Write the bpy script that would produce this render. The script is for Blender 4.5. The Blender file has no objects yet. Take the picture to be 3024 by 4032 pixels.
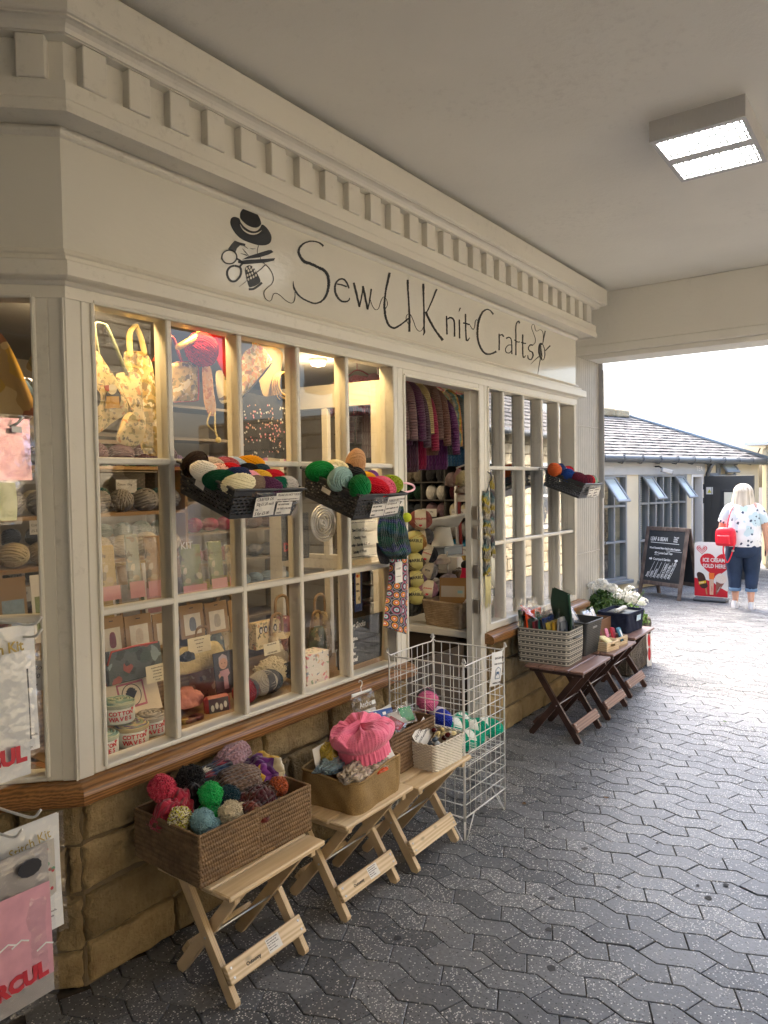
import bpy, math, random
import numpy as np
from mathutils import Matrix, Vector, noise as mnoise
R = math.radians
rnd = random.Random(7)
SC = bpy.context.scene
COL = SC.collection

# ---------------------------------------------------------------- camera
F_PX, CAM_H = 2912.0, 1.65
YAW, PITCH, ROLL = R(35.89), R(-2.14), R(-0.91)
cf = Vector((math.cos(YAW)*math.cos(PITCH), math.sin(YAW)*math.cos(PITCH), math.sin(PITCH)))
cr0 = Vector((math.sin(YAW), -math.cos(YAW), 0)); cu0 = cr0.cross(cf)
cr = cr0*math.cos(ROLL)+cu0*math.sin(ROLL); cu = cu0*math.cos(ROLL)-cr0*math.sin(ROLL)
camd = bpy.data.cameras.new('camera'); cam = bpy.data.objects.new('camera', camd); COL.objects.link(cam)
camd.sensor_fit = 'VERTICAL'; camd.sensor_height = 36; camd.lens = F_PX/4032*36
camd.clip_start = .05; camd.clip_end = 500
cam.matrix_world = Matrix(((cr.x, cu.x, -cf.x, 0), (cr.y, cu.y, -cf.y, 0), (cr.z, cu.z, -cf.z, CAM_H), (0, 0, 0, 1)))
SC.camera = cam
# ---------------------------------------------------------------- sky, sun, exposure
SUN_EL, SUN_AZ = R(52), R(55)        # azimuth counted from +x towards +y
w = bpy.data.worlds.new('World'); SC.world = w; w.use_nodes = True
nt = w.node_tree; bg = nt.nodes['Background']
sky = nt.nodes.new('ShaderNodeTexSky'); sky.sky_type = 'NISHITA'; sky.sun_disc = False
sky.sun_elevation = SUN_EL; sky.sun_rotation = R(90)-SUN_AZ
sky.air_density = 1.0; sky.dust_density = 6.0; sky.ozone_density = 1.0
nt.links.new(sky.outputs[0], bg.inputs[0]); bg.inputs[1].default_value = .15
sl = bpy.data.lights.new('sun', 'SUN'); so = bpy.data.objects.new('sun', sl); COL.objects.link(so)
sl.energy = .5; sl.angle = R(40); sl.color = (1, .95, .88)
so.rotation_euler = Vector((-math.cos(SUN_AZ)*math.cos(SUN_EL), -math.sin(SUN_AZ)*math.cos(SUN_EL), -math.sin(SUN_EL))).to_track_quat('-Z', 'Y').to_euler()
vs = SC.view_settings; vs.view_transform = 'Standard'; vs.look = 'None'; vs.gamma = 1; vs.use_curve_mapping = False
vs.exposure = 2.75
SC.render.engine = 'CYCLES'; cy = SC.cycles
cy.use_denoising = True; cy.denoiser = 'OPENIMAGEDENOISE'; cy.max_bounces = 7; cy.diffuse_bounces = 5; cy.glossy_bounces = 4
cy.transparent_max_bounces = 24; cy.transmission_bounces = 4; cy.sample_clamp_indirect = 6; cy.caustics_reflective = False; cy.caustics_refractive = False
cy.use_adaptive_sampling = True; cy.adaptive_threshold = .02

# ---------------------------------------------------------------- helpers: materials
MATS = {}
def nd(t, ty, **kw):
    n = t.nodes.new(ty)
    for k, v in kw.items():
        if k.startswith('_'): setattr(n, k[1:], v)
        else: n.inputs[k].default_value = v
    return n
def newmat(name):
    m = bpy.data.materials.new(name); m.use_nodes = True; t = m.node_tree
    return m, t, t.nodes['Principled BSDF']
def ramp(t, stops, interp='LINEAR'):
    r = t.nodes.new('ShaderNodeValToRGB'); e = r.color_ramp; e.interpolation = interp
    while len(e.elements) < len(stops): e.elements.new(.5)
    for el, (p, c) in zip(e.elements, stops): el.position = p; el.color = (*c, 1) if len(c) == 3 else c
    return r
def mth(t, op, a, b=None, c=None):
    n = t.nodes.new('ShaderNodeMath'); n.operation = op
    for i, x in enumerate((a, b, c)):
        if x is None: continue
        if isinstance(x, (int, float)): n.inputs[i].default_value = x
        else: t.links.new(x, n.inputs[i])
    return n.outputs[0]
def mixc(t, fac, a, b, blend='MIX'):
    n = t.nodes.new('ShaderNodeMix'); n.data_type = 'RGBA'; n.blend_type = blend
    for s, x in ((n.inputs[0], fac), (n.inputs[6], a), (n.inputs[7], b)):
        if isinstance(x, (int, float)): s.default_value = x
        elif isinstance(x, (tuple, list)): s.default_value = (*x[:3], 1)
        else: t.links.new(x, s)
    return n.outputs[2]
def bump(t, p, h, strength=.3, dist=.01):
    b = t.nodes.new('ShaderNodeBump'); b.inputs['Strength'].default_value = strength; b.inputs['Distance'].default_value = dist
    t.links.new(h, b.inputs['Height']); t.links.new(b.outputs[0], p.inputs['Normal']); return b
def pm(name, col, rough=.5, metal=0., var=.12, vs=6., bs=0., bscale=60., spec=.5, sheen=0., objcol=False, stretch=None):
    """paint / plastic / cloth: one colour with soft blotches and a fine bump"""
    if name in MATS: return MATS[name]
    m, t, p = newmat(name)
    tc = t.nodes.new('ShaderNodeTexCoord'); src = tc.outputs['Object']
    if stretch:
        mp = nd(t, 'ShaderNodeMapping', Scale=stretch); t.links.new(src, mp.inputs[0]); src = mp.outputs[0]
    if objcol: base = t.nodes.new('ShaderNodeObjectInfo').outputs['Color']
    else: base = (*col, 1)
    if var:
        n = nd(t, 'ShaderNodeTexNoise', Scale=vs, Detail=5.); t.links.new(src, n.inputs[0])
        f = mth(t, 'MULTIPLY_ADD', n.outputs[0], var*2, 1-var)
        base = mixc(t, 1., base if not isinstance(base, tuple) else base, f, 'MULTIPLY')
        t.links.new(base, p.inputs['Base Color'])
    elif objcol: t.links.new(base, p.inputs['Base Color'])
    else: p.inputs['Base Color'].default_value = base
    p.inputs['Roughness'].default_value = rough; p.inputs['Metallic'].default_value = metal
    p.inputs['Specular IOR Level'].default_value = spec; p.inputs['Sheen Weight'].default_value = sheen
    if bs:
        n2 = nd(t, 'ShaderNodeTexNoise', Scale=bscale, Detail=3.); t.links.new(src, n2.inputs[0]); bump(t, p, n2.outputs[0], bs, .004)
    MATS[name] = m; return m
def knit(name, col, nu=60, nv=60, cols=None, mode='stripe', strength=.9, mottle=.25):
    """knitted fabric: V stitches on the UV grid; cols = several yarn colours"""
    if name in MATS: return MATS[name]
    m, t, p = newmat(name); tc = t.nodes.new('ShaderNodeTexCoord')
    s = t.nodes.new('ShaderNodeSeparateXYZ'); t.links.new(tc.outputs['UV'], s.inputs[0])
    u = mth(t, 'MULTIPLY', s.outputs[0], nu); v = mth(t, 'MULTIPLY', s.outputs[1], nv)
    fu = mth(t, 'ABSOLUTE', mth(t, 'SUBTRACT', mth(t, 'FRACT', u), .5))
    vv = mth(t, 'ADD', v, mth(t, 'MULTIPLY', fu, 1.1))
    h = mth(t, 'MULTIPLY', mth(t, 'ABSOLUTE', mth(t, 'SINE', mth(t, 'MULTIPLY', vv, math.pi))), mth(t, 'SINE', mth(t, 'MULTIPLY', mth(t, 'SUBTRACT', .5, fu), math.pi)))
    h2 = mth(t, 'ADD', h, mth(t, 'MULTIPLY', mth(t, 'ABSOLUTE', mth(t, 'SINE', mth(t, 'MULTIPLY', u, math.pi))), .8))
    n = nd(t, 'ShaderNodeTexNoise', Scale=14., Detail=3.); t.links.new(tc.outputs['Object'], n.inputs[0])
    if cols:
        k = len(cols)
        if mode == 'stripe': f = mth(t, 'FRACT', mth(t, 'ADD', mth(t, 'MULTIPLY', v, .09), mth(t, 'MULTIPLY', n.outputs[0], .9)))
        else:
            cu_ = t.nodes.new('ShaderNodeCombineXYZ'); t.links.new(mth(t, 'FLOOR', mth(t, 'MULTIPLY', u, .5)), cu_.inputs[0]); t.links.new(mth(t, 'FLOOR', vv), cu_.inputs[1])
            wn = t.nodes.new('ShaderNodeTexWhiteNoise'); wn.noise_dimensions = '2D'; t.links.new(cu_.outputs[0], wn.inputs[0]); f = wn.outputs[0]
        r = ramp(t, [(i/k, c) for i, c in enumerate(cols)], 'CONSTANT' if mode != 'stripe' else 'LINEAR'); t.links.new(f, r.inputs[0]); base = r.outputs[0]
    else: base = (*col, 1)
    base = mixc(t, 1., base, mth(t, 'MULTIPLY_ADD', n.outputs[0], mottle*2, 1-mottle), 'MULTIPLY')
    t.links.new(base, p.inputs['Base Color']); p.inputs['Roughness'].default_value = .95; p.inputs['Specular IOR Level'].default_value = .15; p.inputs['Sheen Weight'].default_value = .25
    bump(t, p, h2, strength, .006); MATS[name] = m; return m
def glassmat(name, tint=(1, 1, 1), k=1.7, rough=0., base=.04):
    """thin pane or film: clear, mirror-like towards grazing angles"""
    if name in MATS: return MATS[name]
    m = bpy.data.materials.new(name); m.use_nodes = True; t = m.node_tree; t.nodes.clear()
    out = t.nodes.new('ShaderNodeOutputMaterial'); tr = nd(t, 'ShaderNodeBsdfTransparent', Color=(*tint, 1)); gl = nd(t, 'ShaderNodeBsdfGlossy', Roughness=rough, Color=(1, 1, 1, 1))
    lw = nd(t, 'ShaderNodeLayerWeight', Blend=.5); f = mth(t, 'MINIMUM', mth(t, 'MULTIPLY', mth(t, 'MULTIPLY_ADD', mth(t, 'POWER', lw.outputs['Facing'], 5.), 1-base, base), k), .95)
    mx = t.nodes.new('ShaderNodeMixShader'); t.links.new(f, mx.inputs[0]); t.links.new(tr.outputs[0], mx.inputs[1]); t.links.new(gl.outputs[0], mx.inputs[2]); t.links.new(mx.outputs[0], out.inputs[0])
    if name.startswith('film'):
        n = nd(t, 'ShaderNodeTexNoise', Scale=28., Detail=2.); tc = t.nodes.new('ShaderNodeTexCoord'); t.links.new(tc.outputs['Object'], n.inputs[0])
        b = t.nodes.new('ShaderNodeBump'); b.inputs['Strength'].default_value = .9; b.inputs['Distance'].default_value = .02; t.links.new(n.outputs[0], b.inputs['Height']); t.links.new(b.outputs[0], gl.inputs['Normal'])
    MATS[name] = m; return m
def emat(name, col, s):
    if name in MATS: return MATS[name]
    m, t, p = newmat(name); p.inputs['Base Color'].default_value = (*col, 1); p.inputs['Emission Color'].default_value = (*col, 1); p.inputs['Emission Strength'].default_value = s
    MATS[name] = m; return m

# ---------------------------------------------------------------- helpers: meshes
class MB:
    def __init__(s): s.V = []; s.n = 0; s.F = []; s.M = []; s.UV = []
    def add(s, v, f, m=0, uv=None):
        v = np.asarray(v, float).reshape(-1, 3); s.V.append(v)
        s.UV.append(np.zeros((len(v), 2)) if uv is None else np.asarray(uv, float).reshape(-1, 2))
        b = s.n; s.F += [tuple(i+b for i in q) for q in f]; s.M += [m]*len(f) if isinstance(m, int) else list(m); s.n += len(v); return s
    def box(s, a, b, m=0, bev=0., mx=None):
        lo = np.minimum(np.array(a, float), np.array(b, float)); hi = np.maximum(np.array(a, float), np.array(b, float))
        if bev <= 0:
            v = np.array([[(lo, hi)[i][0], (lo, hi)[j][1], (lo, hi)[k][2]] for i in (0, 1) for j in (0, 1) for k in (0, 1)])
            f = [(0, 1, 3, 2), (4, 6, 7, 5), (0, 4, 5, 1), (2, 3, 7, 6), (0, 2, 6, 4), (1, 5, 7, 3)]
        else:
            bev = min(bev, .49*min(hi-lo)); v = []; idx = {}
            for i in (0, 1):
                for j in (0, 1):
                    for k in (0, 1):
                        c = np.array([(lo, hi)[i][0], (lo, hi)[j][1], (lo, hi)[k][2]]); sg = np.array([1-2*i, 1-2*j, 1-2*k])*bev
                        for ax in range(3):
                            d = sg.copy(); d[ax] = 0; idx[(i, j, k, ax)] = len(v); v.append(c+d)
            f = []; g = lambda *q: idx[q]
            for ax in range(3):
                for e in (0, 1):
                    q = []
                    for (p1, p2) in ((0, 0), (1, 0), (1, 1), (0, 1)):
                        c = [0, 0, 0]; o = [x for x in range(3) if x != ax]; c[ax] = e; c[o[0]] = p1; c[o[1]] = p2; q.append(g(*c, ax))
                    f.append(tuple(q if (e == 1) != (ax == 1) else q[::-1]))
            for ax in range(3):
                o = [x for x in range(3) if x != ax]
                for p1 in (0, 1):
                    for p2 in (0, 1):
                        c0 = [0, 0, 0]; c0[o[0]] = p1; c0[o[1]] = p2; c1 = list(c0); c1[ax] = 1
                        f.append((g(*c0, o[0]), g(*c0, o[1]), g(*c1, o[1]), g(*c1, o[0])))
            for i in (0, 1):
                for j in (0, 1):
                    for k in (0, 1): f.append((g(i, j, k, 0), g(i, j, k, 1), g(i, j, k, 2)))
            v = np.array(v)
        if mx is not None: v = np.array([mx @ Vector(p) for p in v])
        return s.add(v, f, m)
    def tube(s, P, r, n=8, m=0, closed=False, cap=True, flat=1.):
        P = np.asarray(P, float); N = len(P); rr = np.full(N, r) if np.isscalar(r) else np.interp(np.linspace(0, 1, N), np.linspace(0, 1, len(r)), r)
        if closed: T = np.roll(P, -1, 0)-np.roll(P, 1, 0)
        else: T = np.gradient(P, axis=0)
        T /= np.linalg.norm(T, axis=1)[:, None]+1e-12
        u = np.cross(T[0], (0, 0, 1.)); 
        if np.linalg.norm(u) < .1: u = np.cross(T[0], (0, 1., 0))
        u /= np.linalg.norm(u); U = []
        for i in range(N):
            u = u-T[i]*(u@T[i]); u /= np.linalg.norm(u)+1e-12; U.append(u)
        U = np.array(U); W = np.cross(T, U); a = np.linspace(0, 2*math.pi, n, endpoint=False)
        v = P[:, None]+rr[:, None, None]*(np.cos(a)[None, :, None]*U[:, None]+flat*np.sin(a)[None, :, None]*W[:, None])
        f = [(i*n+j, i*n+(j+1) % n, ((i+1) % N)*n+(j+1) % n, ((i+1) % N)*n+j) for i in range(N if closed else N-1) for j in range(n)]
        if cap and not closed: f += [tuple(range(n))[::-1], tuple((N-1)*n+j for j in range(n))]
        uv = np.stack(np.meshgrid(np.linspace(0, 1, N), np.linspace(0, 1, n), indexing='ij'), -1)
        return s.add(v, f, m, uv)
    def grid(s, P, m=0, cu=False, cv=False, uv=None, flip=False):
        P = np.asarray(P, float); nu, nv = P.shape[:2]
        f = [(i*nv+j, ((i+1) % nu)*nv+j, ((i+1) % nu)*nv+(j+1) % nv, i*nv+(j+1) % nv) for i in range(nu if cu else nu-1) for j in range(nv if cv else nv-1)]
        if flip: f = [q[::-1] for q in f]
        if uv is None: uv = np.stack(np.meshgrid(np.linspace(0, 1, nu), np.linspace(0, 1, nv), indexing='ij'), -1)
        return s.add(P, f, m, uv)
    def lathe(s, prof, n=24, m=0, c=(0, 0, 0), sx=1., sy=1.):
        a = np.linspace(0, 2*math.pi, n, endpoint=False); prof = np.array(prof, float)
        P = np.stack([prof[:, 0][None]*np.cos(a)[:, None]*sx+c[0], prof[:, 0][None]*np.sin(a)[:, None]*sy+c[1], np.repeat(prof[:, 1][None], n, 0)+c[2]], -1)
        return s.grid(P, m, cu=True)
    def prism(s, poly, t, fr, m=0, mside=None):
        """extrude a 2D outline: fr(u,v,h) -> 3D point"""
        n = len(poly); v = [fr(x, y, 0) for x, y in poly]+[fr(x, y, t) for x, y in poly]
        f = [tuple(range(n))[::-1], tuple(range(n, 2*n))]+[(i, (i+1) % n, n+(i+1) % n, n+i) for i in range(n)]
        ms = m if mside is None else mside
        uvp = np.array(poly, float); mn = uvp.min(0); sp = uvp.max(0)-mn+1e-9; uvp = (uvp-mn)/sp
        return s.add(v, f, [m, m]+[ms]*n, np.concatenate([uvp, uvp]))
    def ball(s, c, r, nu=16, nv=10, m=0):
        r = np.array([r]*3 if np.isscalar(r) else r); a = np.linspace(0, 2*math.pi, nu, endpoint=False); b = np.linspace(0, math.pi, nv)
        P = np.stack([np.cos(a)[:, None]*np.sin(b)[None], np.sin(a)[:, None]*np.sin(b)[None], np.repeat(np.cos(b)[None], nu, 0)], -1)*r+np.array(c)
        return s.grid(P, m, cu=True, flip=True)
    def build(s, name, mats, parent=None, smooth=True, mx=None, color=None):
        me = bpy.data.meshes.new(name); V = np.concatenate(s.V) if s.V else np.zeros((0, 3))
        me.from_pydata(V.tolist(), [], s.F); mats = mats if isinstance(mats, (list, tuple)) else [mats]
        for mt in mats: me.materials.append(mt)
        if len(mats) > 1: me.polygons.foreach_set('material_index', np.array(s.M, dtype=np.int32))
        uvl = me.uv_layers.new(name='UVMap'); li = np.zeros(len(me.loops), dtype=np.int32); me.loops.foreach_get('vertex_index', li)
        uvl.data.foreach_set('uv', np.concatenate(s.UV)[li].ravel())
        if smooth == 'auto':
            me.polygons.foreach_set('use_smooth', np.ones(len(me.polygons), dtype=bool)); me.set_sharp_from_angle(angle=R(35))
        else: me.polygons.foreach_set('use_smooth', np.full(len(me.polygons), bool(smooth)))
        me.update(); o = bpy.data.objects.new(name, me); COL.objects.link(o)
        if parent is not None: o.parent = parent
        if mx is not None: o.matrix_local = mx
        if color is not None: o.color = (*color[:3], 1)
        return o
def tag(o, label=None, cat=None, group=None, kind=None):
    if label: o['label'] = label
    if cat: o['category'] = cat
    if group: o['group'] = group
    if kind: o['kind'] = kind
    return o
def empty(name, label, cat, loc=(0, 0, 0), rz=0., group=None, mx=None):
    o = bpy.data.objects.new(name, None); COL.objects.link(o); o.empty_display_size = .1
    if mx is not None: o.matrix_world = mx
    else: o.location = loc; o.rotation_euler = (0, 0, rz)
    return tag(o, label, cat, group)
def copy_tree(o, parent=None):
    c = o.copy(); COL.objects.link(c)
    if parent is not None: c.parent = parent
    for ch in list(o.children): copy_tree(ch, c)
    return c
def frame(o, xd, yd):
    """matrix with local x, y along xd, yd; local z = x cross y"""
    x = Vector(xd).normalized(); y = Vector(yd); y = (y-x*y.dot(x)).normalized(); z = x.cross(y)
    return Matrix(((x.x, y.x, z.x, o[0]), (x.y, y.y, z.y, o[1]), (x.z, y.z, z.z, o[2]), (0, 0, 0, 1)))
def rotm(loc, rx=0, ry=0, rz=0, sc=(1, 1, 1)):
    return Matrix.Translation(loc) @ Matrix.Rotation(rz, 4, 'Z') @ Matrix.Rotation(ry, 4, 'Y') @ Matrix.Rotation(rx, 4, 'X') @ Matrix.Diagonal((*sc, 1))
def cr_spline(P, k=6, closed=False):
    P = np.asarray(P, float); n = len(P)
    if n < 3 and not closed: return np.array([P[0]+(P[-1]-P[0])*t for t in np.linspace(0, 1, k+1)])
    Q = np.vstack([P[-1:], P, P[:2]]) if closed else np.vstack([2*P[:1]-P[1:2], P, 2*P[-1:]-P[-2:-1]]); out = []
    for i in range(1, len(Q)-2):
        p0, p1, p2, p3 = Q[i-1:i+3]
        for t in np.linspace(0, 1, k, endpoint=False):
            out.append(.5*(2*p1+(p2-p0)*t+(2*p0-5*p1+4*p2-p3)*t*t+(3*p1-p0-3*p2+p3)*t**3))
    if not closed: out.append(P[-1])
    return np.array(out)
def fbm(x, y, z=0., o=3):
    return mnoise.fractal(Vector((x, y, z)), 1., 2., o)
FONTC = {}
def text(name, s, size, mx, m, parent, align='LEFT', shear=0., sx=1., bold=0., lh=1.):
    """lettering as a thin mesh lying in the local xy plane of mx"""
    cu_ = bpy.data.curves.new('t', 'FONT'); cu_.body = s; cu_.size = size; cu_.align_x = align; cu_.shear = shear; cu_.offset = bold; cu_.resolution_u = 2; cu_.space_line = lh; cu_.extrude = .0003
    ob = bpy.data.objects.new('t', cu_); COL.objects.link(ob)
    me = bpy.data.meshes.new_from_object(ob); bpy.data.objects.remove(ob); bpy.data.curves.remove(cu_); me.name = name
    me.materials.clear(); me.materials.append(m); o = bpy.data.objects.new(name, me); COL.objects.link(o); o.parent = parent
    o.matrix_local = mx @ Matrix.Diagonal((sx, 1, 1, 1)); return o
def ribbon(mb, P, wd, fr, m=0, t=.001, rough=0., seed=0):
    """flat stroke through 2D points with a width that may change along it"""
    P = np.asarray(P, float); N = len(P); rg = random.Random(seed); fr = fr or (lambda x, y, h: (x, y, h))
    ww = np.interp(np.linspace(0, 1, N), np.linspace(0, 1, len(wd)), wd) if not np.isscalar(wd) else np.full(N, wd)
    T = np.gradient(P, axis=0); T /= np.linalg.norm(T, axis=1)[:, None]+1e-12; Nn = np.stack([-T[:, 1], T[:, 0]], -1)
    a = np.array([1-rough*rg.random() for _ in range(N)]); b = np.array([1-rough*rg.random() for _ in range(N)])
    L = P+Nn*(ww*a/2)[:, None]; Q = P-Nn*(ww*b/2)[:, None]
    v = [fr(x, y, t) for x, y in L]+[fr(x, y, t) for x, y in Q]+[fr(x, y, 0) for x, y in L]+[fr(x, y, 0) for x, y in Q]; f = []
    for i in range(N-1): f += [(i, i+1, N+i+1, N+i), (i, 2*N+i, 2*N+i+1, i+1), (N+i, N+i+1, 3*N+i+1, 3*N+i)]
    mb.add(v, f, m)
def pix(x, y, ax, val):
    """the point where a line of sight of the reference meets a real plane (used to survey outlines)"""
    d = cf+cr*((x-1512)/F_PX)-cu*((y-2016)/F_PX); k = (val-(0, 0, CAM_H)[ax])/d[ax]
    return Vector((d.x*k, d.y*k, CAM_H+d.z*k))
# ================================================================ materials of the place
YF, CX, RX = 2.22, 1.345, 5.70
CREAM = (.64, .62, .56)
def paint(name, col, rough=.35, wear=.25, bs=.12):
    if name in MATS: return MATS[name]
    m, t, p = newmat(name); tc = t.nodes.new('ShaderNodeTexCoord')
    n = nd(t, 'ShaderNodeTexNoise', Scale=2.2, Detail=6.); t.links.new(tc.outputs['Object'], n.inputs[0])
    n2 = nd(t, 'ShaderNodeTexNoise', Scale=26., Detail=6., Roughness=.75); t.links.new(tc.outputs['Object'], n2.inputs[0])
    n3 = nd(t, 'ShaderNodeTexNoise', Scale=1.3, Detail=3.); t.links.new(tc.outputs['Object'], n3.inputs[0])
    c = mixc(t, 1., (*col, 1), mth(t, 'MULTIPLY_ADD', n.outputs[0], .16, .92), 'MULTIPLY')
    r = ramp(t, [(.60, (0, 0, 0)), (.72, (1, 1, 1))]); t.links.new(mth(t, 'MULTIPLY_ADD', n3.outputs[0], .35, mth(t, 'MULTIPLY', n2.outputs[0], .72)), r.inputs[0])
    c = mixc(t, mth(t, 'MULTIPLY', r.outputs[0], wear), c, (col[0]*.45, col[1]*.43, col[2]*.42))
    t.links.new(c, p.inputs['Base Color']); p.inputs['Roughness'].default_value = rough
    bump(t, p, n2.outputs[0], bs, .004); MATS[name] = m; return m
M_paint = paint('cream paint', CREAM, .33, .3)
M_paint2 = paint('cream window paint', (.67, .65, .585), .3, .3)
M_white = pm('white', (.75, .75, .73), .5, var=.05)
M_black = pm('black vinyl', (.012, .012, .013), .3, var=0)
M_creamv = pm('cream vinyl', (.6, .57, .50), .4, var=0)
M_steel = pm('steel', (.55, .55, .56), .3, metal=1., var=.1)
M_chrome = pm('white coated wire', (.70, .70, .68), .35, metal=.15, var=.1, vs=30)
M_dark = pm('dark plastic', (.03, .032, .034), .45, var=.1)
M_ink = pm('ink', (.02, .02, .025), .6, var=0)
M_obj = pm('plain colour', (1, 1, 1), .55, var=.08, vs=12, objcol=True)
M_cloth = pm('cloth colour', (1, 1, 1), .9, var=.15, vs=20, objcol=True, bs=.3, bscale=180, spec=.2, sheen=.2)
M_card = pm('paper', (.72, .70, .66), .65, var=.06, vs=15)
M_ceil = paint('ceiling plaster', (.76, .745, .69), .7, .16, .6)
M_glass = glassmat('glass')
M_film = glassmat('film', k=1.5, rough=.14, base=.06)
M_glassr = glassmat('glass facing the courtyard', k=4.6)
M_yarn = pm('yarn', (1, 1, 1), .95, var=.22, vs=30, objcol=True, bs=.4, bscale=300, spec=.12, sheen=.08)
def wood(name, c1, c2, sc=(1, 14, 14), rough=.45, knots=True, bs=.15, bd='Z'):
    if name in MATS: return MATS[name]
    m, t, p = newmat(name); tc = t.nodes.new('ShaderNodeTexCoord'); mp = nd(t, 'ShaderNodeMapping', Scale=sc); t.links.new(tc.outputs['Object'], mp.inputs[0])
    oi = t.nodes.new('ShaderNodeObjectInfo'); t.links.new(mth(t, 'MULTIPLY', oi.outputs['Random'], 9.), mp.inputs['Location'])
    n = nd(t, 'ShaderNodeTexNoise', Scale=3., Detail=6., Distortion=1.2); t.links.new(mp.outputs[0], n.inputs[0])
    wv = nd(t, 'ShaderNodeTexWave', Scale=1.6, Distortion=6., Detail=3.); wv.bands_direction = bd; t.links.new(mp.outputs[0], wv.inputs[0])
    f = mth(t, 'MULTIPLY_ADD', wv.outputs[0], .45, mth(t, 'MULTIPLY', n.outputs[0], .6)); r = ramp(t, [(.25, c1), (.75, c2)]); t.links.new(f, r.inputs[0]); c = r.outputs[0]
    if knots:
        vo = nd(t, 'ShaderNodeTexVoronoi', Scale=6.); mp2 = nd(t, 'ShaderNodeMapping', Scale=(1, 2, 2)); t.links.new(tc.outputs['Object'], mp2.inputs[0]); t.links.new(mp2.outputs[0], vo.inputs[0])
        r2 = ramp(t, [(.05, (1, 1, 1)), (.13, (0, 0, 0))]); t.links.new(vo.outputs['Distance'], r2.inputs[0]); c = mixc(t, mth(t, 'MULTIPLY', r2.outputs[0], .7), c, tuple(x*.35 for x in c1))
    t.links.new(c, p.inputs['Base Color']); p.inputs['Roughness'].default_value = rough; bump(t, p, f, bs, .003); MATS[name] = m; return m
M_pine = wood('pale pine', (.54, .39, .215), (.74, .58, .37))
M_pinel = wood('pale pine leg', (.50, .36, .195), (.70, .54, .335), (40, 2.5, 2.5), bd='X')
M_oak = wood('varnished oak', (.13, .058, .019), (.34, .165, .058), (1.2, 22, 22), .28, False)
M_mahog = wood('dark stained wood', (.035, .016, .011), (.085, .04, .028), (40, 2.5, 2.5), rough=.4, knots=False, bd='X')
M_mahtop = wood('worn stained wood', (.14, .07, .05), (.26, .15, .12), rough=.4, knots=False)
def stone(name, c1, c2, tool=1.):
    if name in MATS: return MATS[name]
    m, t, p = newmat(name); tc = t.nodes.new('ShaderNodeTexCoord'); s = t.nodes.new('ShaderNodeSeparateXYZ'); t.links.new(tc.outputs['UV'], s.inputs[0])
    n = nd(t, 'ShaderNodeTexNoise', Scale=9., Detail=8., Roughness=.65); t.links.new(tc.outputs['Object'], n.inputs[0])
    r = ramp(t, [(.25, c1), (.75, c2)]); t.links.new(n.outputs[0], r.inputs[0])
    c = mixc(t, 1., r.outputs[0], mth(t, 'MULTIPLY_ADD', s.outputs[0], .6, .7), 'MULTIPLY')
    mp = nd(t, 'ShaderNodeMapping', Scale=(40, 40, 7)); mp.inputs['Rotation'].default_value = (0, .5, 0); t.links.new(tc.outputs['Object'], mp.inputs[0])
    n2 = nd(t, 'ShaderNodeTexNoise', Scale=1., Detail=5.); t.links.new(mp.outputs[0], n2.inputs[0])
    n4 = nd(t, 'ShaderNodeTexNoise', Scale=3., Detail=4.); t.links.new(tc.outputs['Object'], n4.inputs[0])
    r4 = ramp(t, [(.5, (0, 0, 0)), (.7, (1, 1, 1))]); t.links.new(n4.outputs[0], r4.inputs[0])
    c = mixc(t, mth(t, 'MULTIPLY', r4.outputs[0], .55), c, (c1[0]*.5, c1[1]*.45, c1[2]*.4)); t.links.new(c, p.inputs['Base Color'])
    p.inputs['Roughness'].default_value = .9; n6 = nd(t, 'ShaderNodeTexNoise', Scale=70., Detail=6., Roughness=.7); t.links.new(tc.outputs['Object'], n6.inputs[0]); bump(t, p, mth(t, 'ADD', mth(t, 'MULTIPLY', n2.outputs[0], .8), mth(t, 'ADD', n6.outputs[0], mth(t, 'MULTIPLY', n.outputs[0], .5))), 1.*tool, .022); MATS[name] = m; return m
M_stone = stone('ochre stone', (.26, .175, .075), (.52, .39, .20))
M_mortar = pm('lime mortar', (.20, .15, .09), .95, var=.3, vs=14, bs=.6, bscale=90)
M_stone2 = stone('sunlit limestone', (.56, .47, .30), (.74, .65, .46))

# ================================================================ ground
m, t, p = newmat('paver concrete'); tc = t.nodes.new('ShaderNodeTexCoord'); s = t.nodes.new('ShaderNodeSeparateXYZ'); t.links.new(tc.outputs['UV'], s.inputs[0])
vo = nd(t, 'ShaderNodeTexVoronoi', Scale=155.); t.links.new(tc.outputs['Object'], vo.inputs[0])
s2 = t.nodes.new('ShaderNodeSeparateXYZ'); t.links.new(vo.outputs['Color'], s2.inputs[0])
n = nd(t, 'ShaderNodeTexNoise', Scale=3., Detail=6.); t.links.new(tc.outputs['Object'], n.inputs[0]); n2 = nd(t, 'ShaderNodeTexNoise', Scale=70., Detail=4.); t.links.new(tc.outputs['Object'], n2.inputs[0])
base = mixc(t, s.outputs[0], (.092, .097, .104), (.165, .170, .177)); base = mixc(t, 1., base, mth(t, 'MULTIPLY_ADD', n.outputs[0], .5, .75), 'MULTIPLY'); base = mixc(t, 1., base, mth(t, 'MULTIPLY_ADD', n2.outputs[0], .8, .6), 'MULTIPLY')
isp = mth(t, 'GREATER_THAN', s2.outputs[0], mth(t, 'MULTIPLY_ADD', s.outputs[1], -.34, .905)); isp = mth(t, 'MULTIPLY', isp, mth(t, 'LESS_THAN', vo.outputs['Distance'], .42))
chip = mixc(t, s2.outputs[1], (.42, .41, .38), (.80, .79, .74)); c = mixc(t, isp, base, chip)
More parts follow.
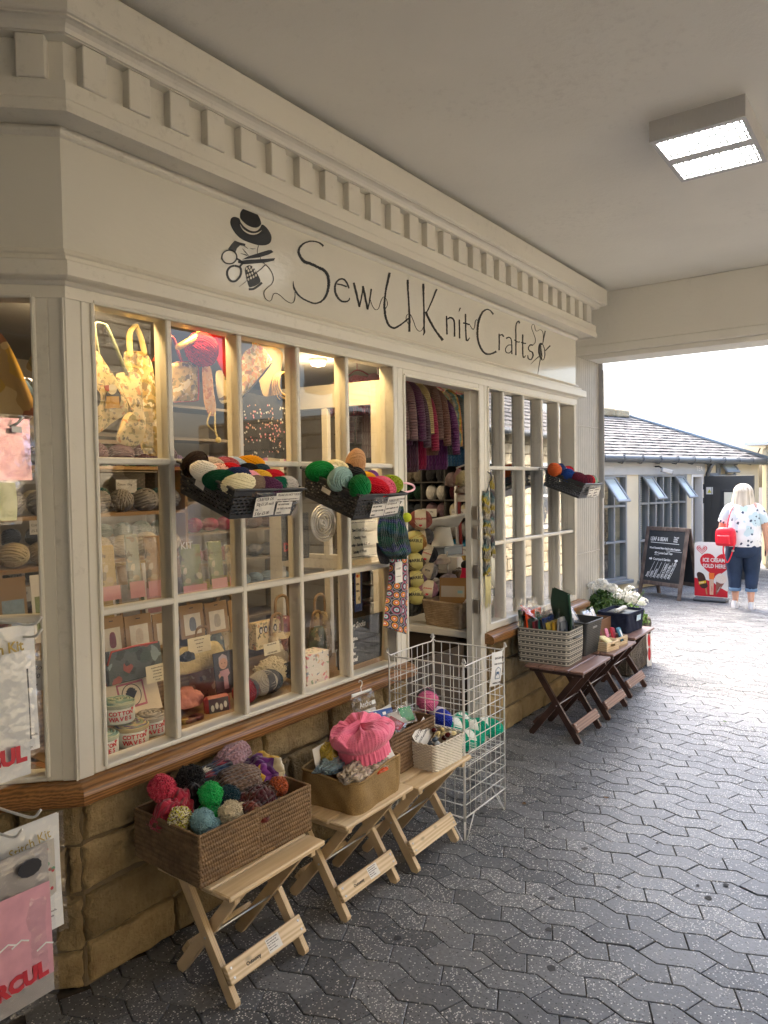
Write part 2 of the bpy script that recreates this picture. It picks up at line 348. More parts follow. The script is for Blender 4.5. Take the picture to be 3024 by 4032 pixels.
isd = mth(t, 'MULTIPLY', mth(t, 'LESS_THAN', s2.outputs[2], .06), mth(t, 'LESS_THAN', vo.outputs['Distance'], .4)); c = mixc(t, isd, c, (.02, .02, .02)); t.links.new(c, p.inputs['Base Color'])
p.inputs['Roughness'].default_value = .42; M_paver = m; bump(t, p, mth(t, 'ADD', n2.outputs[0], mth(t, 'MULTIPLY', isp, .25)), .3, .003); M_paver2 = m.copy(); M_paver2.name = 'weathered paver'; p2_ = M_paver2.node_tree.nodes['Principled BSDF']; p2_.inputs['Roughness'].default_value = .62; p2_.inputs['Specular IOR Level'].default_value = .3
m, t, p = newmat('joint sand'); tc = t.nodes.new('ShaderNodeTexCoord'); n = nd(t, 'ShaderNodeTexNoise', Scale=40., Detail=5.); t.links.new(tc.outputs['Object'], n.inputs[0])
r = ramp(t, [(.3, (.035, .028, .021)), (.7, (.09, .072, .052))]); t.links.new(n.outputs[0], r.inputs[0]); t.links.new(r.outputs[0], p.inputs['Base Color']); p.inputs['Roughness'].default_value = 1.; M_sand = m
g = MB(); g.grid([[(x, y, -.0075) for y in (-150, -20, 0, 20, 150)] for x in (-150, -20, 0, 20, 150)], flip=True)
tag(g.build('ground', M_sand, smooth=False), kind='structure')
def pav_line(i, s):
    q = s % 2; q = q if q < 1 else 2-q
    return np.array([2.313+.1085*i+.043*q, .92-.104*s])
def inset(P, d):
    n = len(P); out = []
    for i in range(n):
        a, b, c = P[i-1], P[i], P[(i+1) % n]; e1 = (b-a)/np.linalg.norm(b-a); e2 = (c-b)/np.linalg.norm(c-b)
        n1 = np.array([-e1[1], e1[0]]); n2_ = np.array([-e2[1], e2[0]]); bis = n1+n2_; bis /= bis@bis*.5+1e-9; out.append(b+bis*d)
    return np.array(out)
def pavers(name, i0, i1, ylo, yhi, xcut, mt):
    g = MB(); rg = random.Random(3)
    for i in range(i0, i1):
        kind = i % 2
        n0, n1 = int((.92-yhi)/.208)-1, int((.92-ylo)/.208)+1
        for k in range(n0, n1):
            if kind == 0: lo0, up0 = 2*k+1.3, 2*k+1.65; vv = (2*k+2, 2*k+3)
            else: lo0, up0 = 2*k+.7, 2*k+.3; vv = (2*k+1, 2*k+2)
            L = [pav_line(i, lo0)]+[pav_line(i, q) for q in vv]+[pav_line(i, lo0+2)]; U = [pav_line(i+1, up0)]+[pav_line(i+1, q) for q in vv]+[pav_line(i+1, up0+2)]
            P = np.array(L+U[::-1]); c = P.mean(0)
            if not (xcut[0] <= c[0] < xcut[1]): continue
            ar = sum(P[j-1][0]*P[j][1]-P[j][0]*P[j-1][1] for j in range(8))
            if ar < 0: P = P[::-1]
            dz = rg.gauss(0, .0007); tx, ty = rg.gauss(0, .006), rg.gauss(0, .006); gp = .0009+rg.random()*.0008
            A = inset(P, gp); B = inset(P, gp+.0008); C = inset(P, gp+.0030); z = lambda q, h: h+dz+(q[0]-c[0])*tx+(q[1]-c[1])*ty
            V = [(*q, -.0073) for q in A]+[(*q, z(q, -.0013)) for q in B]+[(*q, z(q, 0)) for q in C]
            f = [(r_*8+j, r_*8+(j+1) % 8, r_*8+8+(j+1) % 8, r_*8+8+j) for r_ in (0, 1) for j in range(8)]+[tuple(range(16, 24))]
            g.add(V, f, 0, np.tile([rg.random(), rg.random()**1.5], (24, 1)))
    return tag(g.build(name, mt, smooth=False), kind='structure')
pavers('passage_paving', -40, 36, -3.0, 2.24, (-2.2, 6.0), M_paver)
pavers('courtyard_paving', 32, 135, -3.2, 6.2, (6.0, 16.5), M_paver2)

# ================================================================ passage shell
g = MB(); g.box((-3.6, -.9, 3.2), (6.35, 6.2, 3.42)); tag(g.build('ceiling', M_ceil, smooth=False), kind='structure')
g = MB(); g.box((6.05, -.9, 2.775), (6.349, 2.42, 3.1995), bev=.004); g.box((6.03, -.9, 2.70), (6.36, 2.425, 2.7748), bev=.008); g.box((6.05, -.9, 2.66), (6.33, 2.425, 2.6995), bev=.004)
tag(g.build('ceiling_beam', M_ceil, smooth=False), kind='structure')
g = MB(); g.box((-3.6, -.9, 0), (.5, -.7, 3.1995)); g.box((-3.8, -.9, 0), (-3.602, 6.2, 3.1995)); tag(g.build('unseen_passage_wall', M_ceil, smooth=False), kind='structure')  # unseen walls; the right one is run forward to darken the near left
# shop interior shell
M_in = pm('shop wall paint', (.30, .26, .20), .8, var=.15, vs=3)
M_infl = wood('shop floor boards', (.10, .07, .045), (.19, .13, .08), (12, 1, 12), .5, False)
M_inc = pm('shop ceiling paint', (.34, .31, .26), .8, var=.1)
g = MB(); g.box((-.9, 2.42, .02), (5.9, 5.6, .05)); tag(g.build('shop_floor', M_infl, smooth=False), kind='structure')
g = MB(); g.box((-.9, 5.4, .05), (5.9, 5.6, 3.199)); g.box((-1.1, 3.6, .05), (-.902, 5.6, 3.199)); g.box((5.78, 2.44, .05), (5.98, 5.398, 3.199)); tag(g.build('shop_wall', M_in, smooth=False), kind='structure')
g = MB(); g.box((-.9, 2.5, 2.62), (5.778, 5.398, 2.66)); tag(g.build('shop_ceiling', M_inc, smooth=False), kind='structure')

# ================================================================ the shop front
SHOP = empty('craft_shop', 'cream painted shopfront with ochre stone base, dentil cornice and lettered fascia', 'shop')
S45 = math.sqrt(.5)
def mould(g, prof, path=None, m=0, capend=True):
    """carry a profile (out, z) round the splay, front and end return with mitred corners"""
    path = path or [(CX-1.25, YF+1.25), (CX, YF), (RX, YF), (RX, YF+.5)]
    P = [np.array(q, float) for q in path]; D = [(P[i+1]-P[i])/np.linalg.norm(P[i+1]-P[i]) for i in range(len(P)-1)]; Nn = [np.array([d[1], -d[0]]) for d in D]
    G = []
    for i, q in enumerate(P):
        if i == 0: b = Nn[0]
        elif i == len(P)-1: b = Nn[-1]
        else: b = Nn[i-1]+Nn[i]; b = b/(b@b)*2
        G.append([(q[0]+b[0]*o, q[1]+b[1]*o, z) for o, z in prof])
    for i in range(len(P)-1):
        for j in range(len(prof)-1): g.add([G[i][j], G[i+1][j], G[i+1][j+1], G[i][j+1]], [(0, 1, 2, 3)], m)
    return g
def arc(c, r, a0, a1, n=6): return [(c[0]+r*math.cos(R(a0+(a1-a0)*i/n)), c[1]+r*math.sin(R(a0+(a1-a0)*i/n))) for i in range(n+1)]
# architrave between windows and fascia
g = MB(); mould(g, [(-.02, 2.262), (.004, 2.262), (.004, 2.300), (.012, 2.303), (.02, 2.312), (.055, 2.316), (.062, 2.320), (.062, 2.364), (.058, 2.369), (.036, 2.371), (.036, 2.388), (.020, 2.400), (.012, 2.415), (-.004, 2.420)])
g.build('architrave', M_paint2, SHOP, smooth=False)
# fascia board with the lettering
m, t, p = newmat('gloss fascia paint'); tc = t.nodes.new('ShaderNodeTexCoord')
mp = nd(t, 'ShaderNodeMapping', Scale=(22, 22, 60)); mp.inputs['Rotation'].default_value = (0, .25, 0); t.links.new(tc.outputs['Object'], mp.inputs[0])
n = nd(t, 'ShaderNodeTexNoise', Scale=1., Detail=4.); t.links.new(mp.outputs[0], n.inputs[0]); n2 = nd(t, 'ShaderNodeTexNoise', Scale=1.5, Detail=5.); t.links.new(tc.outputs['Object'], n2.inputs[0])
t.links.new(mixc(t, 1., (.64, .625, .565, 1), mth(t, 'MULTIPLY_ADD', n2.outputs[0], .2, .9), 'MULTIPLY'), p.inputs['Base Color']); p.inputs['Roughness'].default_value = .08; p.inputs['Specular IOR Level'].default_value = .75; bump(t, p, n.outputs[0], .11, .01)
FASC = mould(MB(), [(0, 2.41), (0, 2.80)]).build('fascia_board', m, SHOP, smooth=False)
# cornice: bed mould, lower board, dentil band, ovolo and top band
g = MB(); mould(g, [(-.002, 2.766)]+arc((.0, 2.786), .016, -60, 60, 4)+[(.012, 2.80), (.11, 2.803), (.118, 2.79), (.128, 2.79), (.128, 2.825), (.121, 2.832), (.121, 2.885), (.095, 2.887), (.095, 3.012), (.13, 3.014), (.13, 3.02)]+arc((.172, 3.008), .035, 165, 80, 4)+[(.178, 3.048), (.186, 3.05), (.19, 3.056), (.19, 3.165), (.185, 3.17), (-.0, 3.17), (0, 3.2)])
COR = g.build('cornice', M_paint, SHOP, smooth=False)
for k in range(28):
    x = 1.351+.1635*k
    if x+.085 > RX+.12: break
    MB().box((x, YF-.1295, 2.886), (x+.084, YF-.09, 3.0125), bev=.003).build('dentil', M_paint, COR, smooth=False)
for k in range(8):
    a = .085+.17*k; c = np.array([CX-.095*.414-a*S45, YF-.095+a*S45])
    MB().box((-.042, -.0345, 2.886), (.042, .006, 3.0125), bev=.003, mx=Matrix.Translation((c[0], c[1], 0)) @ Matrix.Rotation(R(-45), 4, 'Z')).build('dentil', M_paint, COR, smooth=False)
# stone base -----------------------------------------------------------------
def stone_wall(g, o, d, L, z0, z1, seed, mat=0, rows=None, depth=.05, res=.014, rough=.011, lens=(.24, .52), mort=True, first=None):
    """coursed rubble: each stone a cushion with broken edges; o = start, d = direction, outward = right-hand side"""
    d = np.array([*d, 0.]); nrm = np.array([d[1], -d[0], 0.]); o = np.array([*o, 0.]); rg = random.Random(seed); z = z0
    if mort: g.add([o-nrm*.006+[0, 0, z0], o+d*L-nrm*.006+[0, 0, z0], o+d*L-nrm*.006+[0, 0, z1], o-nrm*.006+[0, 0, z1]], [(0, 1, 2, 3)], mat+1)
    rows = rows or [.16]*99
    for h in rows:
        if z >= z1-.02: break
        h = min(h, z1-z); x = -rg.random()*.15
        while x < L:
            l = lens[0]+(lens[1]-lens[0])*rg.random(); a, b = max(x, 0)+.0055, min(x+l, L)-.0055; x += l
            if b-a < .03: continue
            nu, nv = max(4, int((b-a)/res)), max(4, int(h/res)); eu, ev = .009/(b-a), .009/h; U = np.concatenate([[0, eu*.35, eu], np.linspace(eu*2, 1-eu*2, nu), [1-eu, 1-eu*.35, 1]]); Vv = np.concatenate([[0, ev*.35, ev], np.linspace(ev*2, 1-ev*2, nv), [1-ev, 1-ev*.35, 1]]); nu, nv = len(U), len(Vv); P = np.zeros((nu, nv, 3)); j = [rg.uniform(-.008, .008) for _ in range(4)]; q = rg.random()*50; ins = rg.uniform(-.004, .006)
            for iu, u in enumerate(U):
                for iv, v in enumerate(Vv):
                    aa = a+j[0]*(1-v)+j[1]*v*.5; zz = z+.006+(h-.012)*v+(j[2]*(1-u)+j[3]*u)*.6
                    e = min(min(u, 1-u)*(b-a), min(v, 1-v)*h); rd = 1-max(0, 1-e/.009)**2.5
                    n_ = fbm((a+u*(b-a))*9+q, zz*9, q)*rough+fbm((a+u*(b-a))*34, zz*20, q)*rough*.35
                    jx = fbm(zz*22, q+u*5, 3)*.010; zz += fbm((a+u*(b-a))*14, q, v*3)*.007; P[iu, iv] = o+d*(aa+(b-aa)*u+jx)+nrm*(-.02+rd*.036+ins+n_*rd)+[0, 0, zz]
            g.grid(P, mat, uv=np.tile([rg.random(), rg.random()], (nu*nv, 1)))
        z += h
    return g
g = MB()
stone_wall(g, (CX-1.25, YF+1.25), (S45, -S45), 1.25/S45, 0, .63, 3, rows=[.13, .19, .16, .15])
stone_wall(g, (CX, YF), (1, 0), 3.235-CX, 0, .63, 5, rows=[.15, .17, .16, .15])
g.build('stone_plinth', [M_stone, M_mortar], SHOP)
g = MB(); stone_wall(g, (3.235, YF), (0, 1), .22, 0, .63, 6, rows=[.15, .17, .16, .15], res=.03); g.build('stone_plinth', [M_stone, M_mortar], SHOP)
g = MB(); stone_wall(g, (4.17, YF+.2), (0, -1), .2, 0, .63, 9, rows=[.15, .17, .16, .15], res=.03); stone_wall(g, (4.17, YF), (1, 0), RX-4.17, 0, .63, 8, rows=[.15, .17, .16, .15]); stone_wall(g, (RX, YF), (0, 1), .6, 0, .63, 9, rows=[.15, .17, .16, .15], res=.03)
g.build('stone_plinth', [M_stone, M_mortar], SHOP)
sillp = [(-.20, .628), (.052, .628), (.058, .632), (.062, .64), (.062, .664), (.056, .676), (.048, .683), (.02, .694), (-.06, .698), (-.2, .698)]
def sill(name, mt, path, ends):
    g = MB(); mould(g, sillp, path)
    for (q, dd, sgn) in ends: 
        v = [(q[0]+dd[0]*o, q[1]+dd[1]*o, z) for o, z in sillp]; g.add(v, [tuple(range(len(v)))[::sgn]])
    return g.build(name, mt, SHOP, smooth=False)
sill('window_sill', M_oak, [(CX-1.25, YF+1.25), (CX, YF), (3.262, YF)], [((3.262, YF), (0, -1), -1)])
sill('window_sill', M_oak, [(4.14, YF), (RX+.06, YF), (RX+.06, YF+.3)], [((4.14, YF), (0, -1), 1)])
# windows ----------------------------------------------------------------------
def window(mx, W, z0, z1, mull, bars, stile=.045, head=.03, foot=.022, ww=.026, sill_z=.698, gm=None):
    """timber window in local x (along) and z, y into the shop"""
    f = MB(); D0, D1 = 0., .085
    f.box((0, D0, sill_z), (stile, D1, z1+head), bev=.004); f.box((W-stile, D0, sill_z), (W, D1, z1+head), bev=.004)
    f.box((stile-.002, D0+.001, z1), (W-stile+.002, D1-.001, z1+head), bev=.003); f.box((stile-.002, D0+.001, sill_z), (W-stile+.002, D1-.001, z0), bev=.004)
    for x in mull:
        f.box((x-ww/2, D0+.004, z0-.002), (x+ww/2, D0+.034, z1+.002), bev=.005); f.box((x-ww*.32, D0+.03, z0-.002), (x+ww*.32, D1-.004, z1+.002), bev=.002)
    for z in bars:
        f.box((stile-.002, D0+.005, z-.0125), (W-stile+.002, D0+.033, z+.0125), bev=.005); f.box((stile-.002, D0+.031, z-.008), (W-stile+.002, D1-.006, z+.008), bev=.002)
    # bead round the opening
    for a, b in (((stile, D0-.002, z1+.004), (W-stile, D0-.002, z1+.004)), ((stile-.004, D0-.002, z0), (stile-.004, D0-.002, z1)), ((W-stile+.004, D0-.002, z0), (W-stile+.004, D0-.002, z1))):
        f.tube([a, ((a[0]+b[0])/2, a[1], (a[2]+b[2])/2), b], .008, 8)
    o = f.build('window', M_paint2, SHOP, smooth='auto', mx=mx); gl = MB(); xs = [stile]+list(mull)+[W-stile]; zs = [z0]+list(bars)+[z1]; rg = random.Random(int(W*1000))
    for i in range(len(xs)-1):
        for j in range(len(zs)-1):
            a, b, c_, d_ = xs[i], xs[i+1], zs[j], zs[j+1]; e = [rg.gauss(0, .0011) for _ in range(4)]
            gl.add([(a, .05+e[0], c_), (b, .05+e[1], c_), (b, .05+e[2], d_), (a, .05+e[3], d_)], [(0, 1, 2, 3)])
    gl.build('pane', gm or M_glass, o, smooth=False); return o
X0 = 1.398
window(Matrix.Translation((X0, YF, 0)), 3.205-X0, .716, 2.262, [1.752-X0, 2.100-X0, 2.446-X0, 2.792-X0], [1.745, 1.232])
window(Matrix.Translation((4.165, YF, 0)), RX-4.165-.01, .745, 2.25, [4.440-4.165, 4.745-4.165, 5.055-4.165, 5.362-4.165], [1.745, 1.255], head=.04, gm=M_glassr)
mxs = Matrix.Translation((CX-1.22, YF+1.22, 0)) @ Matrix.Rotation(R(-45), 4, 'Z')
window(mxs, 1.22/S45-.052, .716, 2.262, [.35, .70, 1.05, 1.34], [1.752, 1.232], stile=.05)
g = MB(); P = [(CX-.052*S45, YF+.052*S45), (CX, YF), (X0-.002, YF), (X0-.002, YF+.1), (CX-.05*S45+.03, YF+.052*S45+.09)]
g.prism([(p_[0], p_[1]) for p_ in P], 1.60, lambda x, y, h: (x, y, .698+h)); 
g.tube([(CX-.012, YF-.004, .70), (CX-.012, YF-.004, 1.5), (CX-.012, YF-.004, 2.26)], .004, 6); g.build('corner_post', M_paint, SHOP, smooth=False)
g = MB(); g.box((RX-.012, YF-.002, .70), (RX+.002, YF+.09, 2.29), bev=.003); g.box((RX-.012, YF+.09, .70), (RX-.001, YF+.5, 2.29)); g.build('corner_post', M_paint, SHOP, smooth=False)
# doorway
g = MB(); g.box((3.207, YF+.002, .0), (3.262, YF+.11, 2.30), bev=.005); g.box((4.095, YF+.002, .0), (4.163, YF+.11, 2.30), bev=.005); g.box((3.26, YF+.003, 2.225), (4.097, YF+.109, 2.301), bev=.005)
g.box((3.262, YF+.06, .0), (3.275, YF+.10, 2.225)); g.box((4.082, YF+.06, .0), (4.0948, YF+.10, 2.225))
for a, b in (((3.268, 0, 2.228), (4.09, 0, 2.228)), ((4.092, 0, .7), (4.092, 0, 2.228)), ((3.266, 0, .7), (3.266, 0, 2.228))): g.tube([(a[0], YF, a[2]), ((a[0]+b[0])/2, YF, (a[2]+b[2])/2), (b[0], YF, b[2])], .009, 8)
DF = g.build('door_frame', M_paint2, SHOP, smooth='auto')
for z in (1.05, 1.3, 1.42, .83): MB().box((4.0815, YF+.012, z), (4.096, YF+.05, z+.085), bev=.001).build('hinge', M_steel, DF, smooth=False)
# the door folded back inside against the left reveal
DR = MB(); mx = Matrix.Translation((3.262, YF+.10, 0)) @ Matrix.Rotation(R(97), 4, 'Z')
for a, b in (((0, 0, .06), (.09, .04, 2.21)), ((.70, 0, .06), (.79, .04, 2.21)), ((.09, .001, 2.08), (.70, .039, 2.21)), ((.09, .001, .06), (.70, .039, .30)), ((.09, .001, 1.18), (.70, .039, 1.26)), ((.37, .002, .3), (.41, .038, 2.08))): DR.box(a, b, bev=.003, mx=mx)
dr = DR.build('door', M_paint2, SHOP, smooth=False)
# fluted folding shutter stacked beside the opening
g = MB(); 
for k in range(13):
    x = 5.745+.043*k; g.box((x, YF+.03, .05), (x+.034, YF+.055, 2.66), bev=.004)
    g.tube([(x+.0385, YF+.034, .05), (x+.0385, YF+.034, 1.3), (x+.0385, YF+.034, 2.66)], .006, 6)
for z in (2.1, 1.62, 1.05): g.box((5.74, YF+.022, z), (6.30, YF+.05, z+.008))
SH = g.build('folding_shutter', pm('grey shutter paint', (.42, .41, .38), .5, var=.2, vs=8), smooth='auto'); tag(SH, 'pale grey folding shutter of vertical slats stacked beside the passage opening', 'shutter')
g = MB(); g.box((6.305, YF+.0, .0), (6.34, YF+.06, 2.66), bev=.004); g.tube([(6.30, YF-.01, 1.5), (6.30, YF-.012, 2.0), (6.30, YF-.01, 2.6)], .008, 8); g.build('guide_rail', pm('grey rail', (.42, .42, .42), .5), SH, smooth=False)
g = MB()
for k in range(14):
    a = k*.022; g.tube(cr_spline([(6.30, YF-.02, 1.40-a), (6.306, YF-.024, 1.391-a), (6.30, YF-.03, 1.382-a), (6.294, YF-.024, 1.391-a)], 3, True) if k % 2 else cr_spline([(6.30, YF-.018, 1.40-a), (6.30, YF-.033, 1.391-a), (6.30, YF-.018, 1.376-a)], 3), .0025, 5)
g.build('chain', M_dark, SH)
# ================================================================ sign lettering on the fascia
def fz(ox, oy):
    def f(pts): return [(lambda v: (v.x, v.z))(pix(ox+x/4.1475, oy+y/4.1475, 1, YF)) for x, y in pts]
    return f
def fasc(x, z, h): return (x, YF-.0012-h, z)
LET = MB(); EMB = MB()
def stroke(mb, f, pts, wd, sm=8, rough=.35, seed=0, m=0, t=.0008):
    P = cr_spline(pts, sm); ribbon(mb, P, wd, lambda x, y, h: fasc(*f([(x, y)])[0], h), m, t, rough, seed)
fA, fB, fC, fD = fz(840, 800), fz(1140, 920), fz(1480, 1040), fz(1800, 1180)
th = dict(rough=.1, sm=10)
stroke(LET, fB, [(550,205),(490,155),(420,130),(340,125),(250,150),(180,205),(150,270),(155,340),(200,420),(260,470),(330,490),(400,520),(480,560),(560,600),(615,670),(635,760),(635,850),(615,960),(570,1050),(500,1115),(410,1140),(310,1110),(210,1060),(130,990),(85,920),(60,850),(58,775)], [40,26,30,36,44,55,60,58,55,52,46,42,34,28,30,36,6])
stroke(LET, fB, [(968,895),(930,800),(880,745),(820,745),(765,790),(740,860),(745,960),(790,1050),(850,1105),(920,1110),(965,1090),(978,1048)], [30,34,30,34,38,36,28,16])
stroke(LET, fB, [(768,822),(850,838),(930,868)], 28)
for pts, wd in (([(1045,800),(1085,960),(1140,1200)], [40,40,38]), ([(1140,1195),(1175,1020),(1195,900)], [26,24,26]), ([(1195,855),(1220,980),(1275,1240)], [40,40,40]), ([(1275,1240),(1310,1060),(1332,902)], [22,26,28])): stroke(LET, fB, pts, wd)
stroke(LET, fB, [(1315,1080),(1350,1180),(1400,1243),(1450,1220),(1490,1100),(1530,1035),(1575,1070),(1597,1150),(1570,1220)], 9, **th)
stroke(LET, fC, [(222,140),(190,290),(160,420),(145,540),(135,660),(145,800),(165,900),(210,1000),(290,1045),(370,1010),(450,955),(530,885)], [52,42,34,30,40,40,38,40,42,34,30,30])
stroke(LET, fC, [(515,255),(520,420),(530,560),(540,750),(545,900),(545,1105)], [44,32,30,32,40,44])
stroke(LET, fC, [(520,970),(490,900),(500,840),(530,815),(565,830),(610,930),(650,1040),(700,1095),(745,1080),(775,1020)], 9, **th)
stroke(LET, fC, [(770,320),(775,500),(780,700),(785,900),(785,1060),(790,1110),(768,1165)], [46,32,26,32,32,38,10])
stroke(LET, fC, [(990,408),(930,560),(840,760),(800,790)], [34,28,22,30]); stroke(LET, fC, [(810,780),(880,930),(980,1100),(1090,1245)], [46,42,38,54])
stroke(LET, fC, [(1150,845),(1155,1000),(1158,1150)], 26); stroke(LET, fC, [(1165,900),(1210,875),(1260,900),(1280,980),(1282,1185)], [20,34,30,26,30])
stroke(LET, fC, [(1360,905),(1362,1060),(1365,1215)], 26); stroke(LET, fC, [(1376,712),(1353,775)], [24,10])
stroke(LET, fC, [(1460,812),(1462,950),(1465,1100),(1475,1230),(1495,1248),(1528,1200)], [30,24,26,30,28,14]); stroke(LET, fC, [(1418,960),(1470,970),(1530,990)], 28)
stroke(LET, fC, [(1535,1000),(1565,1050),(1590,1065),(1610,1020),(1620,940),(1640,908),(1658,920)], 9, **th)
stroke(LET, fD, [(588,240),(540,180),(480,160),(420,195),(375,270),(345,370),(330,490),(330,600),(350,710),(395,810),(450,875),(510,890),(570,880),(635,845)], [34,22,30,34,36,40,38,36,34,36,38,34,34,40])
stroke(LET, fD, [(683,555),(685,690),(682,828)], 24); stroke(LET, fD, [(690,585),(730,572),(758,605)], [20,30])
stroke(LET, fD, [(795,635),(840,615),(880,650),(890,760),(890,890)], [28,18,22]); stroke(LET, fD, [(885,740),(830,745),(788,800),(800,860),(850,870),(885,830)], 17)
stroke(LET, fD, [(1018,388),(1000,350),(965,390),(955,480),(957,650),(957,908)], [30,20,20,20,24]); stroke(LET, fD, [(928,655),(980,690),(1022,690)], 20)
stroke(LET, fD, [(1068,568),(1067,720),(1070,900),(1085,945),(1117,912)], [24,22,22,14]); stroke(LET, fD, [(1038,695),(1080,710),(1122,715)], 22)
stroke(LET, fD, [(1232,745),(1190,740),(1160,790),(1180,835),(1225,860),(1235,920),(1200,980),(1160,960),(1150,908)], [26,22,18,24,26,20,20,14])
stroke(LET, fD, [(1230,745),(1270,700),(1272,630),(1240,540),(1212,450),(1235,400),(1258,420),(1275,490),(1300,515),(1350,490),(1390,520),(1405,590),(1400,690)], 8, **th)
for pts, wd in (([(1436,510),(1395,720)], [18,8]), ([(1355,975),(1330,1110),(1305,1270)], [12,3]), ([(1517,750),(1435,835)], [22,16]), ([(1332,928),(1260,990),(1195,1057)], [16,3])): stroke(LET, fD, pts, wd, rough=.1)
el = lambda c, rx, ry, a0=0, a1=360, n=24, rot=0: [(c[0]+rx*math.cos(R(a))*math.cos(R(rot))-ry*math.sin(R(a))*math.sin(R(rot)), c[1]+rx*math.cos(R(a))*math.sin(R(rot))+ry*math.sin(R(a))*math.cos(R(rot))) for a in np.linspace(a0, a1, n)]
stroke(LET, fD, el((1378,848), 50, 140, rot=-6), 12, sm=1, rough=.1)
for q in (12, 24, 34): stroke(LET, fD, el((1378,848), 50-q, 140-q*.6, 100, 300, rot=-6), 6, sm=1, rough=.2)
for q in range(9): stroke(LET, fD, [(1345+q*3, 745+q*18), (1375+q*2, 770+q*20)], 6, rough=.2)
LET.build('lettering', M_black, FASC, smooth=False)
def poly(mb, f, pts, m=0, t=.0008, sm=4):
    P = cr_spline(pts, sm, True); mb.prism(f(P), t, fasc, m)
poly(EMB, fA, [(272,300),(290,245),(340,225),(415,250),(440,310),(480,360),(560,430),(640,460),(710,450),(760,400),(790,350),(850,385),(905,455),(940,530),(943,600),(910,660),(830,690),(720,685),(600,650),(480,600),(390,530),(320,440),(280,360)])
poly(EMB, fA, [(440,150),(480,95),(530,87),(620,115),(700,165),(745,235),(770,300),(772,350),(720,395),(650,400),(560,365),(490,310),(438,250),(432,200)], t=.001)
stroke(EMB, fA, [(430,250),(455,310),(510,370),(580,415),(650,438),(720,420),(770,370)], [6,20,40,44,40,30,10], rough=.1, m=1, t=.0013); stroke(EMB, fA, [(430,350),(480,430),(560,485),(640,505),(720,490),(785,445)], [4,20,26,22,4], rough=.1, m=1, t=.0013)
stroke(EMB, fA, el((258,880), 122, 112, n=30), 24, sm=1, rough=.2); stroke(EMB, fA, [(340,1020),(430,1050),(450,1120),(425,1205),(350,1275),(275,1265),(228,1190),(225,1110),(270,1045),(340,1020)], 36, rough=.1)
for pts in ([(460,925),(560,870),(720,820),(890,768),(940,765),(978,800),(900,840),(740,890),(600,905)], [(400,945),(560,925),(760,915),(1005,898),(985,940),(850,970),(640,990),(480,1000),(400,975)]): EMB.prism(fA(pts), .0008, fasc)
stroke(EMB, fA, [(370,900),(420,930),(480,962)], 34); stroke(EMB, fA, [(425,1040),(450,1010),(485,975)], 40)
EMB.prism(fA([(300,660),(345,612),(420,640),(520,665),(515,700),(430,690),(380,740),(355,810),(300,780),(235,750)]), .0008, fasc)
for pts in ([(480,690),(530,720),(560,748)], [(470,740),(520,800),(570,850)], [(590,735),(640,748),(685,742)], [(500,830),(540,850),(575,855)], [(440,820),(500,838),(540,860)]): stroke(EMB, fA, pts, [4,14,4], rough=.3)
for pts, wd in (([(735,690),(715,760),(715,820)], 10), ([(760,880),(790,960),(840,990)], 9), ([(845,1005),(780,1070),(705,1130)], 18), ([(545,1265),(480,1320),(415,1370)], [10,4]), ([(850,1000),(920,1080),(965,1170),(975,1260),(940,1330),(870,1390),(830,1440),(825,1500),(850,1560),(905,1600),(945,1580),(960,1530),(985,1480),(1030,1475),(1090,1510),(1180,1590),(1260,1632),(1310,1610),(1330,1530),(1328,1450)], 11)): stroke(EMB, fA, pts, wd, rough=.1)
poly(EMB, fA, [(515,1090),(530,1040),(580,1015),(640,1040),(690,1110),(765,1270),(700,1340),(620,1370),(580,1365),(545,1260),(525,1170)])
for c in ((568,1105),(610,1090),(590,1165),(630,1145),(552,1180),(608,1222),(650,1205),(565,1245),(690,1180),(540,1070),(640,1060),(670,1110),(585,1050)): EMB.prism(fA(el(c, 14, 22, n=12)[:-1]), .0012, fasc, 1)
stroke(EMB, fA, [(572,1408),(650,1400),(730,1350),(790,1298)], 38, rough=.05)
EMB.build('emblem', [M_black, M_creamv], FASC, smooth=False)

# ================================================================ ceiling light
CL = empty('ceiling_light', 'square twin lamp ceiling light in a steel louvre housing', 'light', (3.6, .77, 3.1995))
g = MB(); hx, hy, hz = .27, .19, .085
g.add([(-hx-.0, -hy, 0), (hx, -hy, 0), (hx, hy, 0), (-hx, hy, 0), (-hx, -hy, -.05), (hx, -hy, -.05), (hx, hy, -.05), (-hx, hy, -.05), (-hx+.0, -hy+.0, -hz), (hx, -hy, -hz), (hx, hy, -hz), (-hx, hy, -hz)],
      [(0, 1, 5, 4), (1, 2, 6, 5), (2, 3, 7, 6), (3, 0, 4, 7), (4, 5, 9, 8), (5, 6, 10, 9), (6, 7, 11, 10), (7, 4, 8, 11)])
M_hous = pm('light housing', (.50, .50, .50), .45, metal=.2, var=.08)
for a, b in (((-hx, -hy, -hz-.003), (-hx+.035, hy, -hz)), ((hx-.035, -hy, -hz-.003), (hx, hy, -hz)), ((-.035, -hy+.0205, -hz-.003), (.035, hy-.0205, -hz)), ((-hx+.035, -hy, -hz-.003), (hx-.035, -hy+.02, -hz)), ((-hx+.035, hy-.02, -hz-.003), (hx-.035, hy, -hz))): g.box(a, b)
for k in range(12): g.box((-hx-.002, -hy+.04+k*.026, -.042), (-hx+.001, -hy+.046+k*.026, -.014))
g.box((-hx+.01, -hy+.01, -.062), (hx-.01, hy-.01, -.058)); g.build('housing', M_hous, CL, smooth=False)
